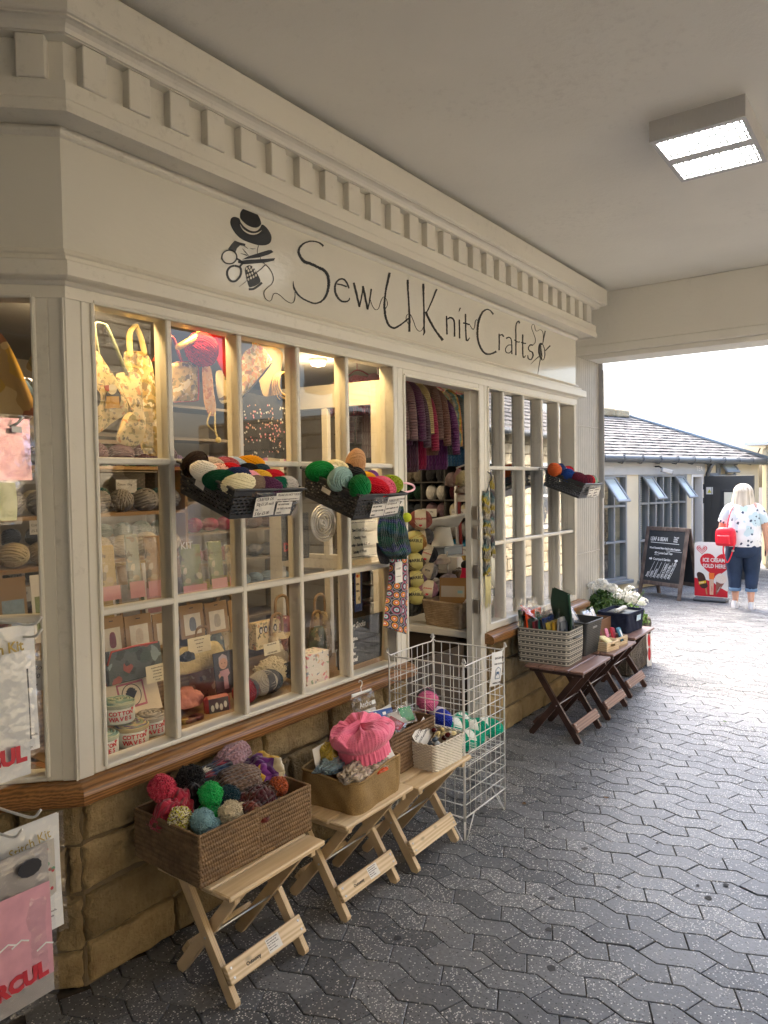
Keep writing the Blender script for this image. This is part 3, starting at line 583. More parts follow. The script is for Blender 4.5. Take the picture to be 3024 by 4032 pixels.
for sx in (-1, 1):
    g = MB(); c = sx*.135; g.box((c-.099, -hy+.022, -hz+.012), (c+.099, hy-.022, -hz+.016)); df = g.build('diffuser', emat('lamp light', (1., .98, .93), 15.), CL, smooth=False)
    g = MB()
    for k in range(13): 
        y = -hy+.03+k*.026; g.box((c-.099, y-.003, -hz-.001), (c+.099, y+.003, -hz+.009))
    for k in range(4): 
        x = c-.07+k*.047; g.box((x-.002, -hy+.022, -hz), (x+.002, hy-.022, -hz+.008))
    g.build('louvre', pm('louvre', (.16, .16, .155), .5), CL, smooth=False)

# ================================================================ buildings across the courtyard
FA = empty('cafe_building', 'low cream cafe with slate hip roof and grey framed windows across the courtyard', 'building', (11.651, 3.393, 0), math.atan2(-.303, .953))
M_crw = pm('cream render', (.66, .60, .45), .8, var=.12, vs=2, bs=.2, bscale=40); M_grey = pm('grey timber paint', (.27, .29, .30), .5, var=.12, vs=5); M_gut = pm('gutter', (.10, .11, .115), .4)
g = MB(); T_ = .22
for a, b in (((-5, 0, 0), (-1.9, T_, 1.97)), ((-.54, 0, 0), (-.243, T_, 1.75)), ((-1.9, 0, 0), (-.54, T_, .17)), ((-.243, 0, 0), (1.06, T_, .12)), ((1.06, .0, 0), (1.19, T_, 1.75)), ((1.535, .02, 0), (3.45, T_, 1.97)), ((-1.9, .02, 1.7501), (1.534, T_, 1.97)), ((3.25, T_, 0), (3.45, 3.4, 1.97)), ((-5, 3.2, 0), (3.249, 3.4, 1.97))): g.box(a, b)
g.build('wall', M_crw, FA, smooth=False)
g = MB(); g.box((-1.95, -.03, 1.735), (1.56, .015, 1.955)); g.build('fascia', pm('cafe fascia', (.40, .42, .43), .5), FA, smooth=False)
text('cafe_lettering', 'FRIEZE & BEAN' if False else 'TEA', .11, frame((1.30, -.032, 1.79), (1, 0, 0), (0, 0, 1)), M_white, FA)
g = MB(); g.tube([(-5, -.14, 1.985), (0, -.14, 1.965), (3.5, -.14, 1.945)], .052, 12); 
for k in range(16):
    x = -3.6+.46*k; g.tube([(x, -.06, 2.02-.012*(x+5)/4), (x, -.19, 2.03-.0115*(x+5)/4), (x, -.2, 1.97-.0115*(x+5)/4), (x, -.14, 1.915-.0115*(x+5)/4), (x, -.07, 1.93-.0115*(x+5)/4)], .009, 6)
g.tube([(1.62, -.14, 1.93), (1.62, -.10, 1.85), (1.63, -.04, 1.74), (1.63, -.03, 1.0), (1.63, -.03, .05)], .035, 8); g.build('gutter', M_gut, FA)
# roof in slate courses
m, t, p = newmat('mossy slates'); tc = t.nodes.new('ShaderNodeTexCoord'); br = nd(t, 'ShaderNodeTexBrick', Scale=1.); br.offset = .5
mp = nd(t, 'ShaderNodeMapping', Scale=(1, 1, 1)); t.links.new(tc.outputs['UV'], mp.inputs[0]); t.links.new(mp.outputs[0], br.inputs[0])
for k_, v_ in (('Color1', (.10, .09, .085, 1)), ('Color2', (.20, .19, .18, 1)), ('Mortar', (.02, .02, .02, 1)), ('Mortar Size', .016), ('Bias', .1), ('Brick Width', .2), ('Row Height', .125)): br.inputs[k_].default_value = v_
n = nd(t, 'ShaderNodeTexNoise', Scale=7., Detail=6.); t.links.new(tc.outputs['Object'], n.inputs[0]); r = ramp(t, [(.45, (0, 0, 0)), (.62, (1, 1, 1))]); t.links.new(n.outputs[0], r.inputs[0])
t.links.new(mixc(t, mth(t, 'MULTIPLY', r.outputs[0], .6), br.outputs[0], (.24, .235, .215)), p.inputs['Base Color']); p.inputs['Roughness'].default_value = .8; M_slate = m
g = MB(); e0, e1, zr, wr, xr = -5.0, 3.52, 2.86, 1.70, 1.85; N = 16; sl_ = (zr-1.99)/(wr+.14); rg = random.Random(2)
for i in range(N):
    a, b = i/N, (i+1)/N; w0, w1 = -.14+(wr+.14)*a, -.14+(wr+.14)*b; x0, x1 = e1+(xr-e1)*a, e1+(xr-e1)*b; z0_, z1_ = 1.99+(zr-1.99)*a, 1.99+(zr-1.99)*b; n_ = 60; lift = .009
    xs = np.linspace(e0, x0, n_); P = []
    for x in xs: P.append([(x, w0-.004, z0_-.006), (x, w0-.004+rg.uniform(-.006, .006), z0_+lift+rg.uniform(-.005, .008)), (min(x, x1), w1+.01, z1_+.002)])
    uv = [[(x, i*.125), (x, i*.125+.01), (x, i*.125+.124)] for x in xs]; g.grid(P, uv=uv)
    # hip end courses
    ys = np.linspace(w0, 3.54-(w0+.14), 20); P = [[(x0, y, z0_), (x0+.004, y, z0_+lift), (x1, min(max(y, w1), 3.54-(w1+.14)), z1_)] for y in ys]; g.grid(P, uv=[[(y, i*.125), (y, i*.125+.01), (y, i*.125+.124)] for y in ys])
RF = g.build('roof', M_slate, FA, smooth=False)
g = MB(); g.tube([(e1, -.15, 2.0), ((e1+xr)/2, .78, 2.445), (xr, wr, zr+.02)], .035, 8); g.build('hip_flashing', pm('lead flashing', (.22, .27, .32), .5), RF)
g = MB()
for k in range(14): g.box((xr-.45-k*.42, wr-.12, zr-.05), (xr-.04-k*.42+.0, wr+.12, zr+.10+.012*(k % 3)), bev=.03)
g.box((-5, wr, 2.0), (xr, wr+1.7, zr-.06)); g.build('ridge_stone', M_stone2, RF, smooth=False)
# cafe windows
M_cg = glassmat('cafe glass', (.75, .8, .82), 2.2)
def cwin(x0, x1, z0, z1, mull, bars, opens, name='window'):
    g = MB(); fw = .035
    for a, b in (((x0, -.015, z0), (x0+fw, .10, z1)), ((x1-fw, -.015, z0), (x1, .10, z1)), ((x0+fw, -.014, z1-fw), (x1-fw, .10, z1)), ((x0+fw, -.014, z0), (x1-fw, .10, z0+fw))): g.box(a, b, bev=.004)
    for x in mull: g.box((x-.016, -.012, z0+fw), (x+.016, .095, z1-fw), bev=.003)
    for z in bars: g.box((x0+fw, -.010, z-.016), (x1-fw, .09, z+.016), bev=.003)
    o = g.build(name, M_grey, FA, smooth=False); h = MB(); h.add([(x0+fw, .04, z0+fw), (x1-fw, .04, z0+fw), (x1-fw, .04, z1-fw), (x0+fw, .04, z1-fw)], [(0, 1, 2, 3)]); h.build('pane', M_cg, o, smooth=False)
    h = MB(); h.box((x0-.03, -.11, z0-.05), (x1+.03, .02, z0-.001), bev=.006); h.build('sill', M_grey, o, smooth=False)
    for (a, b, zt, zb) in opens:
        h = MB(); L = zt-zb; mx = Matrix.Translation((0, -.02, zt)) @ Matrix.Rotation(R(-38), 4, 'X')
        for q, s_ in (((a, -.015, -L), (a+.035, .015, 0)), ((b-.035, -.015, -L), (b, .015, 0)), ((a+.035, -.014, -.035), (b-.035, .014, 0)), ((a+.035, -.014, -L), (b-.035, .014, -L+.035))): h.box(q, s_, mx=mx, bev=.003)
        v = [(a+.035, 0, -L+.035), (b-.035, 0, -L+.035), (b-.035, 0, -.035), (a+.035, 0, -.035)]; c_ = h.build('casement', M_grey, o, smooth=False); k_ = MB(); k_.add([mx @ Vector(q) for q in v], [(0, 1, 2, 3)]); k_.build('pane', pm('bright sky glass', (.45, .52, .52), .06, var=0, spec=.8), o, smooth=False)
cwin(-1.86, -.545, .17, 1.735, [-1.5, -1.16, -.85], [1.27, .735], [(-1.15, -.86, 1.70, 1.25)])
cwin(-.243, 1.06, .12, 1.735, [.0, .2, .4, .6, .82], [1.29, .72], [(-.16, .08, 1.70, 1.27), (.70, .93, 1.70, 1.27)])
cwin(1.72, 2.02, 1.72, 1.92, [], [], [], 'window'); cwin(2.06, 2.6, 1.70, 1.92, [2.3], [], [(2.08, 2.5, 1.91, 1.72)])
# cafe interior: pale blinds and a dark room behind the panes
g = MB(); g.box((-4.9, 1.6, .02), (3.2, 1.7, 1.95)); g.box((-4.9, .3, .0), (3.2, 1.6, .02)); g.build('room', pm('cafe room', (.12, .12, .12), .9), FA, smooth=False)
for x0, x1, zb in ((-1.13, -.9, .9), (-.05, .1, .7), (.22, .3, 1.1), (.42, .5, 1.0), (.85, .95, .8)):
    g = MB(); 
    for k in range(int((1.72-zb)/.03)): g.box((x0, .14, 1.70-k*.03), (x1, .165, 1.685-k*.03))
    g.build('blind', M_white, FA, smooth=False)
# doorway and open stable door
g = MB()
for a, b in (((1.19, -.02, 0), (1.235, .12, 1.735)), ((1.50, -.02, 0), (1.545, .12, 1.735)), ((1.235, -.019, 1.69), (1.50, .12, 1.735))): g.box(a, b, bev=.004)
g.build('door_frame', M_white, FA, smooth=False)
g = MB(); g.box((1.236, .13, .01), (1.499, .2, 1.69)); g.build('doorway_shade', pm('dark doorway', (.02, .018, .016), .9), FA, smooth=False)  # near-black slab stands in for the shade inside the doorway
mx = Matrix.Translation((1.535, -.03, 0)) @ Matrix.Rotation(R(-86), 4, 'Z'); g = MB(); M_door = pm('charcoal door', (.055, .056, .055), .45, var=.1)
g.box((0, 0, .03), (.80, .045, 1.70), bev=.003, mx=mx)
for a, b in (((.13, -.008, .98), (.135, .0, 1.58)), ((.70, -.008, .98), (.705, .0, 1.58)), ((.135, -.0075, 1.575), (.70, 0, 1.58)), ((.135, -.0075, .845), (.70, 0, .85)), ((.13, -.008, .1), (.135, 0, .85)), ((.70, -.008, .1), (.705, 0, .85)), ((.27, -.008, .98), (.274, 0, 1.575)), ((.56, -.008, .98), (.564, 0, 1.575))): g.box(a, b, mx=mx)
DO = g.build('door', M_door, FA, smooth=False); 
g = MB(); g.box((.31, -.02, 1.12), (.52, .0-.001, 1.47), bev=.006, mx=mx); g.build('vision_frame', M_dark, DO, smooth=False); g = MB(); g.box((.345, -.022, 1.155), (.485, -.0205, 1.435), mx=mx); g.build('vision_panel', pm('lit panel', (.78, .76, .62), .3, var=.05), DO, smooth=False)
g = MB(); g.box((.04, -.006, 1.40), (.15, -.0005, 1.52), mx=mx); NT = g.build('notice', M_white, DO, smooth=False); g = MB(); g.prism([(.06, 1.425), (.13, 1.425), (.095, 1.485)], .001, lambda x, y, h: mx @ Vector((x, -.0065-h, y))); g.build('warning_triangle', pm('warning yellow', (.65, .6, .05), .5), NT, smooth=False)
for z in (.5, 1.25, 1.48):
    g = MB(); g.box((-.03, -.012, z), (.012, .01, z+.09), mx=mx); g.build('hinge', M_dark, DO, smooth=False)
g = MB(); g.box((2.86, -.03, 1.5), (2.92, .02, 1.62)); g.build('wall_lamp', M_white, FA, smooth=False)
cc = empty('security_camera', 'small grey bullet camera under the cafe gutter', 'camera', (0, 0, 0)); cc.matrix_world = FA.matrix_world if False else Matrix.Translation((11.651, 3.393, 0)) @ Matrix.Rotation(math.atan2(-.303, .953), 4, 'Z')
g = MB(); mx = rotm((.13, -.17, 1.80), 0, R(14), R(-25)); g.box((-.02, -.032, -.03), (.16, .032, .032), bev=.008, mx=mx); g.build('body', pm('camera grey', (.5, .5, .48), .4), cc, smooth=False); g = MB(); g.tube([(.15, -.03, 1.86), (.15, -.1, 1.86), (.15, -.16, 1.82)], .012, 8); g.build('bracket', M_dark, cc); g = MB(); g.box((.155, -.024, -.022), (.166, .024, .022), mx=mx); g.build('lens', M_black, cc, smooth=False)
# cream side building at the right edge
SB = empty('side_building', 'cream rendered building end with flat white roof edge right of the cafe', 'building', (15.0, 2.33, 0))
g = MB(); g.box((0, -5, 0), (3, 0, 2.25), bev=.08); g.build('wall', M_crw, SB, smooth=False); g = MB(); g.box((-.25, -5.2, 2.25), (3.2, .25, 2.31)); g.build('roof', M_white, SB, smooth=False); g = MB(); g.tube([(-.03, .02, 2.2), (-.04, .06, 2.1), (-.02, .03, 1.9)], .012, 6); g.build('cable', M_dark, SB)
# stone cottage opposite the shop: seen only as a reflection in the panes
SCt = empty('stone_cottage', 'limestone cottage with slate roof standing across the courtyard from the shop', 'house', (7.2, -1.0, 0))
g = MB(); stone_wall(g, (7.6, 0), (-1, 0), 7.6, 0, 2.55, 21, rows=[.17, .2, .15, .19]*4, res=.06, lens=(.25, .6)); stone_wall(g, (0, 0), (0, -1), 3, 0, 2.55, 22, rows=[.17, .2, .15, .19]*4, res=.06, lens=(.25, .6)); g.build('wall', [M_stone2, M_mortar], SCt)
g = MB()
for i in range(18):
    a = i*.16; g.add([(-.1, .25-a, 2.5+a*.62), (7.8, .25-a, 2.5+a*.62), (7.8, .09-a, 2.5+a*.62+.085), (-.1, .09-a, 2.5+a*.62+.085)], [(0, 1, 2, 3)], 0, [(0, i*.125), (7.9, i*.125), (7.9, i*.125+.124), (0, i*.125+.124)]); g.add([(-.1, .25-a, 2.48+a*.62), (7.8, .25-a, 2.48+a*.62), (7.8, .25-a, 2.5+a*.62), (-.1, .25-a, 2.5+a*.62)], [(0, 1, 2, 3)])
g.build('roof', M_slate, SCt, smooth=False)
for x in (2.6, 5.2):
    g = MB(); 
    for a, b in (((x, .0, .8), (x+.06, .06, 2.0)), ((x+.94, 0, .8), (x+1, .06, 2.0)), ((x, 0, 1.94), (x+1, .06, 2.0)), ((x, 0, .8), (x+1, .06, .86)), ((x+.47, 0, .86), (x+.53, .05, 1.94)), ((x+.06, 0, 1.38), (x+.94, .05, 1.42))): g.box(a, b)
    o = g.build('window', M_white, SCt, smooth=False); g = MB(); g.box((x+.06, 0.005, .86), (x+.94, .02, 1.94)); g.build('pane', pm('dark pane', (.05, .06, .07), .1), o, smooth=False)
g = MB(); g.tube([(-.1, .28, 2.46), (4, .28, 2.46), (7.8, .28, 2.46)], .05, 8); g.build('gutter', M_gut, SCt)
OB = empty('opposite_building', 'tall limestone building facing the shop across the passage', 'building', (-2.5, -5.6, 0)); g = MB(); stone_wall(g, (10.4, 0), (-1, 0), 10.4, 0, 6.4, 31, rows=[.2, .24, .18, .22]*8, res=.08, lens=(.3, .7)); g.build('wall', [M_stone2, M_mortar], OB)  # out of view; wall height raised to keep sky out of the pane reflections
for x in (1.2, 3.6, 5.6):
    g = MB()
    for a, b in (((x, .0, .9), (x+.07, .07, 2.2)), ((x+1.03, 0, .9), (x+1.1, .07, 2.2)), ((x, 0, 2.13), (x+1.1, .07, 2.2)), ((x, 0, .9), (x+1.1, .07, .97)), ((x+.5, 0, .97), (x+.6, .06, 2.13))): g.box(a, b)
    g.build('window', M_white, OB, smooth=False)
# ================================================================ yarn, baskets and stools
def C(h):
    v = [int(h[i:i+2], 16)/255 for i in (1, 3, 5)]; return tuple(x/12.92 if x < .04045 else ((x+.055)/1.055)**2.4 for x in v)
def yarn_mesh(seed, L=.062, r=.036, loops=13, seg=26, sides=5, tw=.0023):
    rg = np.random.default_rng(seed); g = MB(); g.ball((0, 0, 0), (L*.93, r*.93, r*.93), 16, 10)
    for fam in range(3):
        nrm = np.array([rg.normal()*.5, *rg.normal(size=2)]); nrm[0] = (.28, -.3, .75)[fam]*np.linalg.norm(nrm[1:]) ; nrm /= np.linalg.norm(nrm)
        a = np.cross(nrm, [1, .3, .2]); a /= np.linalg.norm(a); b = np.cross(nrm, a); rad = (.955, .99, 1.02)[fam]; n_ = loops if fam < 2 else loops//2
        for q in np.linspace(-.92, .92, n_) if fam < 2 else np.linspace(-.35, .35, n_):
            d = q+rg.normal()*.02; rr = math.sqrt(max(.02, 1-d*d)); tt = np.linspace(0, 2*math.pi, seg, endpoint=False)
            P = (nrm*d)[None]+rr*(np.cos(tt)[:, None]*a+np.sin(tt)[:, None]*b); P *= rad+.018*np.sin(tt*2+rg.random()*6)[:, None]; P = P*[L, r, r]
            g.tube(P, tw, sides, closed=True)
    o = g.build('ball_of_yarn', M_yarn); me = o.data; bpy.data.objects.remove(o); return me
YM = [yarn_mesh(i) for i in range(4)]
YLO = [yarn_mesh(i+10, loops=8, seg=14, sides=4, tw=.0038) for i in range(3)]
YBIG = [yarn_mesh(i+20, .075, .055, 16, 30, 5, .0031) for i in range(2)]
def yball(label, col, mx, big=0, lo=False, group=None, name='ball_of_yarn'):
    me = (YBIG if big else (YLO if lo else YM))[rnd.randrange(2 if big else (3 if lo else 4))]; o = bpy.data.objects.new(name, me); COL.objects.link(o); o.matrix_world = mx; o.color = (*(C(col) if isinstance(col, str) else col), 1)
    return tag(o, label, 'yarn', group)
def band(o, L, r, mt, frac=.35, off=0.):
    g = MB(); t0 = np.linspace(-frac, frac, 7); g.lathe([(r*1.035*math.sqrt(max(.05, 1-(q+off)**2))+.0015, (q+off)*L) for q in t0], 22); b = g.build('label_band', mt, o); b.matrix_local = Matrix.Rotation(R(90), 4, 'Y'); return b
def lattice_tray(name, label, mx, W, D, H, taper=.10, m=None, nu=15, nw=14, rows=6):
    """perforated plastic basket: origin at the front left of the floor"""
    e = empty(name, label, 'basket', mx=mx); m = m or M_dark
    def shear(mb):
        for v in mb.V:
            k = taper*(1-np.clip(v[:, 2]/H, 0, 1)); v[:, 0] += (W/2-v[:, 0])*k; v[:, 1] += (D/2-v[:, 1])*k
    def wall(o, d, L, n, slot=True):
        g = MB(); t = .003; d = np.array([*d, 0.]); q = np.array([-d[1], d[0], 0.]); mxw = Matrix(((d[0], q[0], 0, o[0]), (d[1], q[1], 0, o[1]), (0, 0, 1, 0), (0, 0, 0, 1)))
        zs = np.linspace(.012, H-.02, rows+1)
        for z in zs: g.box((0, 0, z-.0035), (L, t, z+.0035), mx=mxw)
        g.box((0, 0, 0), (L, t, .010), mx=mxw); g.box((0, -.001, H-.018), (L, t+.001, H-.004), mx=mxw)
        for i, z in enumerate(zs[:-1]):
            for k in range(n+1):
                x = L*(k+(.5 if i % 2 else 0))/n
                if x < L-.002: g.box((x, .0004, z), (min(x+.0065, L), t-.0004, zs[i+1]), mx=mxw)
        if slot: # solid hand-hold surround
            g.box((L*.34, -.0015, H*.52), (L*.66, t+.001, H*.58), mx=mxw, bev=.001); g.box((L*.34, -.0015, H*.78), (L*.66, t+.001, H*.84), mx=mxw, bev=.001)
        return g
    sides = [wall((0, 0), (1, 0), W, nu), wall((W, 0), (0, 1), D, nw), wall((W, D), (-1, 0), W, nu), wall((0, D), (0, -1), D, nw)]
    for s_ in sides: shear(s_); s_.build('side_wall', m, e, smooth=False)
    g = MB(); g.box((0, 0, 0), (W, D, .003)); shear(g); g.build('floor', m, e, smooth=False)
    g = MB(); g.tube(cr_spline([(.02, 0, H), (W-.02, 0, H), (W, .02, H), (W, D-.02, H), (W-.02, D, H), (.02, D, H), (0, D-.02, H), (0, .02, H)], 4, True), .0052, 6, closed=True); g.build('rim', m, e)
    return e
def sheet(name, W, Hh, mx, m, parent, t=.0006, color=None):
    g = MB(); g.box((0, 0, 0), (W, Hh, t)); return g.build(name, m, parent, smooth=False, mx=mx, color=color)
TILT = R(20)
def hang_mx(x, y, z): return Matrix.Translation((x, y, z)) @ Matrix.Rotation(TILT, 4, 'X')
def yfill(mx, H, items, where, W, D):
    for (cname, col, x, y, *o) in items:
        big = o[0] if o else 1.; dz = o[1] if len(o) > 1 else 0.
        m_ = mx @ Matrix.Translation((x, y, H+.004+dz)) @ Matrix.Rotation(rnd.uniform(-.6, .6), 4, 'Z') @ Matrix.Rotation(rnd.uniform(-.35, .35), 4, 'Y') @ Matrix.Rotation(rnd.uniform(0, 6), 4, 'X') @ Matrix.Scale(big, 4)
        yball(cname+where, col, m_, group='balls of yarn in the hanging baskets')
M_basket = pm('charcoal plastic', (.035, .037, .040), .42, var=.1)
# --- hanging basket one
mx1 = hang_mx(1.735, 1.915, 1.533); B1 = lattice_tray('hanging_basket', 'charcoal slotted plastic basket of small yarn balls hung on the main window, left of two', mx1, .345, .30, .112, m=M_basket)
yfill(mx1, .105, [('cream ball of yarn', '#efe8c8', .055, .045, 1.05, .008), ('mushroom brown ball of yarn', '#7d6a5c', .125, .04), ('plum purple ball of yarn', '#5b3054', .185, .04), ('bottle green ball of yarn', '#0f5a45', .24, .04, .9), ('silver grey ball of yarn', '#b9b4b0', .295, .045),
  ('dark green ball of yarn', '#0e4a33', .03, .11), ('navy blue ball of yarn', '#1c2a55', .10, .115, 1.05, .006), ('baby pink ball of yarn', '#eaa0b4', .165, .11), ('egg yellow ball of yarn', '#e3b53c', .225, .115), ('crimson ball of yarn', '#c11428', .29, .115, 1.05),
  ('ivory white ball of yarn', '#efeae0', .02, .18, 1.05, .006), ('peach ball of yarn', '#f0c0b0', .085, .185), ('scarlet ball of yarn', '#d11420', .15, .185), ('black ball of yarn', '#16161c', .21, .18), ('petrol blue ball of yarn', '#1d3a4a', .28, .18),
  ('dark chocolate ball of yarn', '#22120f', .03, .255, 1.1, .012), ('oatmeal ball of yarn', '#c9bba6', .105, .26), ('dusty rose ball of yarn', '#b8606a', .17, .26), ('ice blue ball of yarn', '#bcd0de', .235, .26), ('marigold orange ball of yarn', '#eda411', .30, .255, 1.05, .012)], ' in the left hanging basket', .345, .30)
def labels(e, W, H, items):
    pl = MB(); n_ = 8; P = [[(W*(.30+.67*i/n_), -.004-.004*(i % 2)-.002*(j % 2), H*(.06+.86*j/4)) for j in range(5)] for i in range(n_+1)]; pl.grid(P); pk = pl.build('clear_pocket', M_film, e, smooth=True)
    for (x, z, w_, h_, rot, lines, sz, nm) in items:
        mxl = frame((x, -.0072, z), (math.cos(R(rot)), 0, math.sin(R(rot))), (-math.sin(R(rot)), 0, math.cos(R(rot)))); s_ = sheet(nm, w_, h_, mxl, M_card, e)
        for i, (tx, k) in enumerate(lines): text('writing', tx, sz*k, Matrix.Translation((w_*.06, h_-(h_/(len(lines)))*(i+.75), .0009)), M_ink, s_, shear=.15, sx=.85)
labels(B1, .345, .112, [(.105, .012, .10, .072, 3, [('CRAFTER DK', 1), ('50g £1.20 each', 1), ('OR', .6), ('5 for £5.00', 1.1)], .0165, 'price_card'), (.215, .016, .078, .048, 1, [('WE HAVE MORE', .8), ('OF THESE COLOURS', .8), ('INSIDE', .8)], .0115, 'notice_card'), (.20, .068, .125, .032, 1, [('PLEASE DO NOT TOUCH', 1.0), ('UNLESS YOU NEED TO BEFORE BUYING IT', .55)], .0125, 'notice_card')])
sheet('paper_slip', .05, .026, frame((-.001, .20, .062), (0, -1, -.1), (0, -.1, 1)), M_card, B1)
# --- hanging basket two
mx2 = hang_mx(2.385, 1.885, 1.502); B2 = lattice_tray('hanging_basket', 'charcoal slotted plastic basket of larger yarn balls hung beside the doorway', mx2, .335, .31, .112, m=M_basket)
yfill(mx2, .112, [('emerald green ball of yarn', '#0f7a3d', .06, .055, 1.3, .012), ('bright red ball of yarn', '#c4162c', .155, .045, 1.15, .01), ('rose pink ball of yarn', '#d9607c', .225, .05, 1.15, .012), ('olive green ball of yarn', '#8a9a22', .30, .07, 1.2, .014),
  ('sage blue ball of yarn', '#8fb0b0', .035, .145, 1.3, .015), ('black ball of yarn', '#15161d', .13, .15, 1.25, .018), ('golden yellow ball of yarn', '#e0a620', .20, .15, 1.0, .01), ('violet ball of yarn', '#7c3f94', .265, .16, 1.0, .008),
  ('grass green ball of yarn', '#12803a', .03, .255, 1.2, .012), ('white ball of yarn', '#f2ecdc', .105, .25, 1.0, .01), ('cream ball of yarn', '#efe2b8', .155, .265, 1.15, .018), ('jet black ball of yarn', '#101114', .215, .26, 1.0, .012)], ' in the basket beside the doorway', .335, .31)
yball('tall tan ball of yarn standing at the back of the basket beside the doorway', '#d3a880', mx2 @ rotm((.265, .26, .165), 0, R(80), 0, (1.15, 1.2, 1.2)), group='balls of yarn in the hanging baskets')
labels(B2, .335, .112, [(.10, .014, .095, .056, 2, [('WE HAVE MORE', .8), ('OF THESE COLOURS', .8), ('INSIDE', .8)], .0125, 'notice_card'), (.20, .018, .10, .062, 4, [('TOP VALUE £1.40', .8), ('NEW FASHION DK £1.60', .7), ('SUPREME DK £1.90', .8)], .013, 'price_card'), (.20, .075, .12, .026, 3, [('PLEASE DO NOT TOUCH', 1.)], .0125, 'notice_card')])
sheet('paper_slip', .05, .02, frame((-.001, .20, .062), (0, -1, -.1), (0, -.1, 1)), M_card, B2)
# --- hanging basket three
mx3 = hang_mx(4.925, 1.90, 1.525); B3 = lattice_tray('hanging_basket', 'charcoal slotted plastic basket hung on the far right window', mx3, .345, .30, .112, m=M_basket)
yfill(mx3, .108, [('wine red ball of yarn', '#5a1a30', .06, .06, 1.2, .01), ('maroon ball of yarn', '#6a1830', .145, .05, 1.1, .006), ('pillar box red ball of yarn', '#b81e2e', .215, .05, 1.1, .004), ('mint green ball of yarn', '#8fb8a0', .275, .05, 1.05), ('dark teal ball of yarn', '#123a38', .32, .07),
  ('royal blue ball of yarn', '#23499a', .05, .15, 1.25, .01), ('forest green ball of yarn', '#2a6050', .13, .15), ('berry pink ball of yarn', '#9a2050', .20, .15), ('orange ball of yarn', '#d96a38', .03, .25, 1.3, .02), ('cobalt blue ball of yarn', '#1f3f7c', .13, .255, 1.2, .018), ('lilac grey ball of yarn', '#a8a4b8', .20, .25), ('cherry red ball of yarn', '#b01e30', .27, .25, 1.0, .01)], ' in the far right hanging basket', .345, .30)
labels(B3, .345, .112, [(.12, .014, .10, .06, 2, [('WE HAVE MORE', .8), ('OF THESE', .8), ('COLOURS INSIDE', .8)], .0125, 'notice_card'), (.225, .014, .11, .066, 4, [('CRAFTER DK', 1), ('50g £1.20', 1), ('5 for £5.00', 1)], .015, 'price_card')])
for (mx, W) in ((mx1, .345), (mx2, .335), (mx3, .345)):
    pass
# --- stools
def stool(label, cx, yf, H, W, wd, wt, D=.36, sticker=False, brand=False, group=None):
    e = empty('folding_stool', label, 'stool', (cx, yf, 0), group=group); th = .018; n = 4; sw = D/n
    for k in range(n):
        g = MB(); g.box((-W/2, k*sw+.003, H-th), (W/2, (k+1)*sw-.003, H), bev=.004); g.build('slat', wt, e, smooth=False)
    for sx in (-1, 1):
        g = MB(); g.box((sx*W*.40-.012, .02, H-th-.028), (sx*W*.40+.012, D-.02, H-th-.0005), bev=.003); g.build('batten', wd, e, smooth=False)
    yF, yB = .055, D+.0; xo, xi = W*.365, W*.30
    def bar(a, b, x, w_=.021, h_=.038, nm='leg'):
        a, b = Vector((x, *a)), Vector((x, *b)); d = b-a; mx = frame(a, (1, 0, 0), d); g = MB(); L = d.length
        pts = [(-h_/2, .012), (-h_/2+.006, .003), (0, 0), (h_/2-.006, .003), (h_/2, .012), (h_/2, L), (-h_/2, L)]; g.prism(pts, w_, lambda u, v, h: mx @ Vector((h-w_/2, v, u))); return g.build(nm, wd, e, smooth=False)
    for sx in (-1, 1):
        bar((yF, .0), (D-.05, H-th-.006), sx*xo); bar((yB, .0), (.05, H-th-.008), sx*xi)
    def across(y, z, wb, x0, nm, slope, mt):
        dv = Vector((0, slope[0], slope[1])).normalized(); mx = frame((-x0, y, z), (1, 0, 0), dv); g = MB(); g.box((0, 0, -.010), (2*x0, wb, .008), bev=.002, mx=mx); o = g.build(nm, mt, e, smooth=False)
        for xx in (.018, 2*x0-.018):
            for v in (.016, wb-.016): g = MB(); g.lathe([(0, .0098), (.0042, .0098), (.0046, .0085)], 8, c=(0, 0, 0)); g.V[-1] = np.array([mx @ Vector((xx+p_[0], v+p_[1], p_[2])) for p_ in g.V[-1]]); g.build('screw', M_steel, o, smooth=False)
        return o, mx
    dy, dz = (D-.05-yF), (H-th-.006); L = math.hypot(dy, dz)
    fb, mxf = across(yF+.045*dy/L-.012*dz/L-.008, .045*dz/L+.012*dy/L+.03, .062, xo+.012, 'stretcher', (dy, dz), wt)
    across(yB-.05*(yB-.05)/L+.01, .05*(H-.02)/L+.03, .055, xi+.01, 'stretcher', (-(yB-.05), dz), wd)
    g = MB(); g.tube([(-xo-.014, (yF+D-.05)/2+.0, H*.47), (0, (yF+D-.05)/2, H*.47), (xo+.014, (yF+D-.05)/2, H*.47)], .004, 8); g.build('pivot_bolt', M_steel, e)
    if sticker: s_ = sheet('care_sticker', .062, .045, mxf @ Matrix.Translation((xo+.01, .010, .0084)), M_card, fb); [text('writing', t_, .0052, Matrix.Translation((.004, .038-.0075*i, .0008)), M_ink, s_) for i, t_ in enumerate(('IMPORTANT NOTICE', 'READ BEFORE USE', 'Unit 27 Wooden Stool', 'Made in wood', 'Indoor / outdoor'))]
    if brand: text('printed_mark', 'Outsunny', .016, mxf @ Matrix.Translation((.075, .022, .0086)), M_ink, fb, bold=.0004)
    return e
GS = 'pale pine folding stools under the window'; GD = 'dark folding stools beyond the doorway'
stool('pale pine folding stool under the twin basket of bobble hats', 1.722, 1.682, .40, .445, M_pinel, M_pine, sticker=True, brand=True, group=GS)
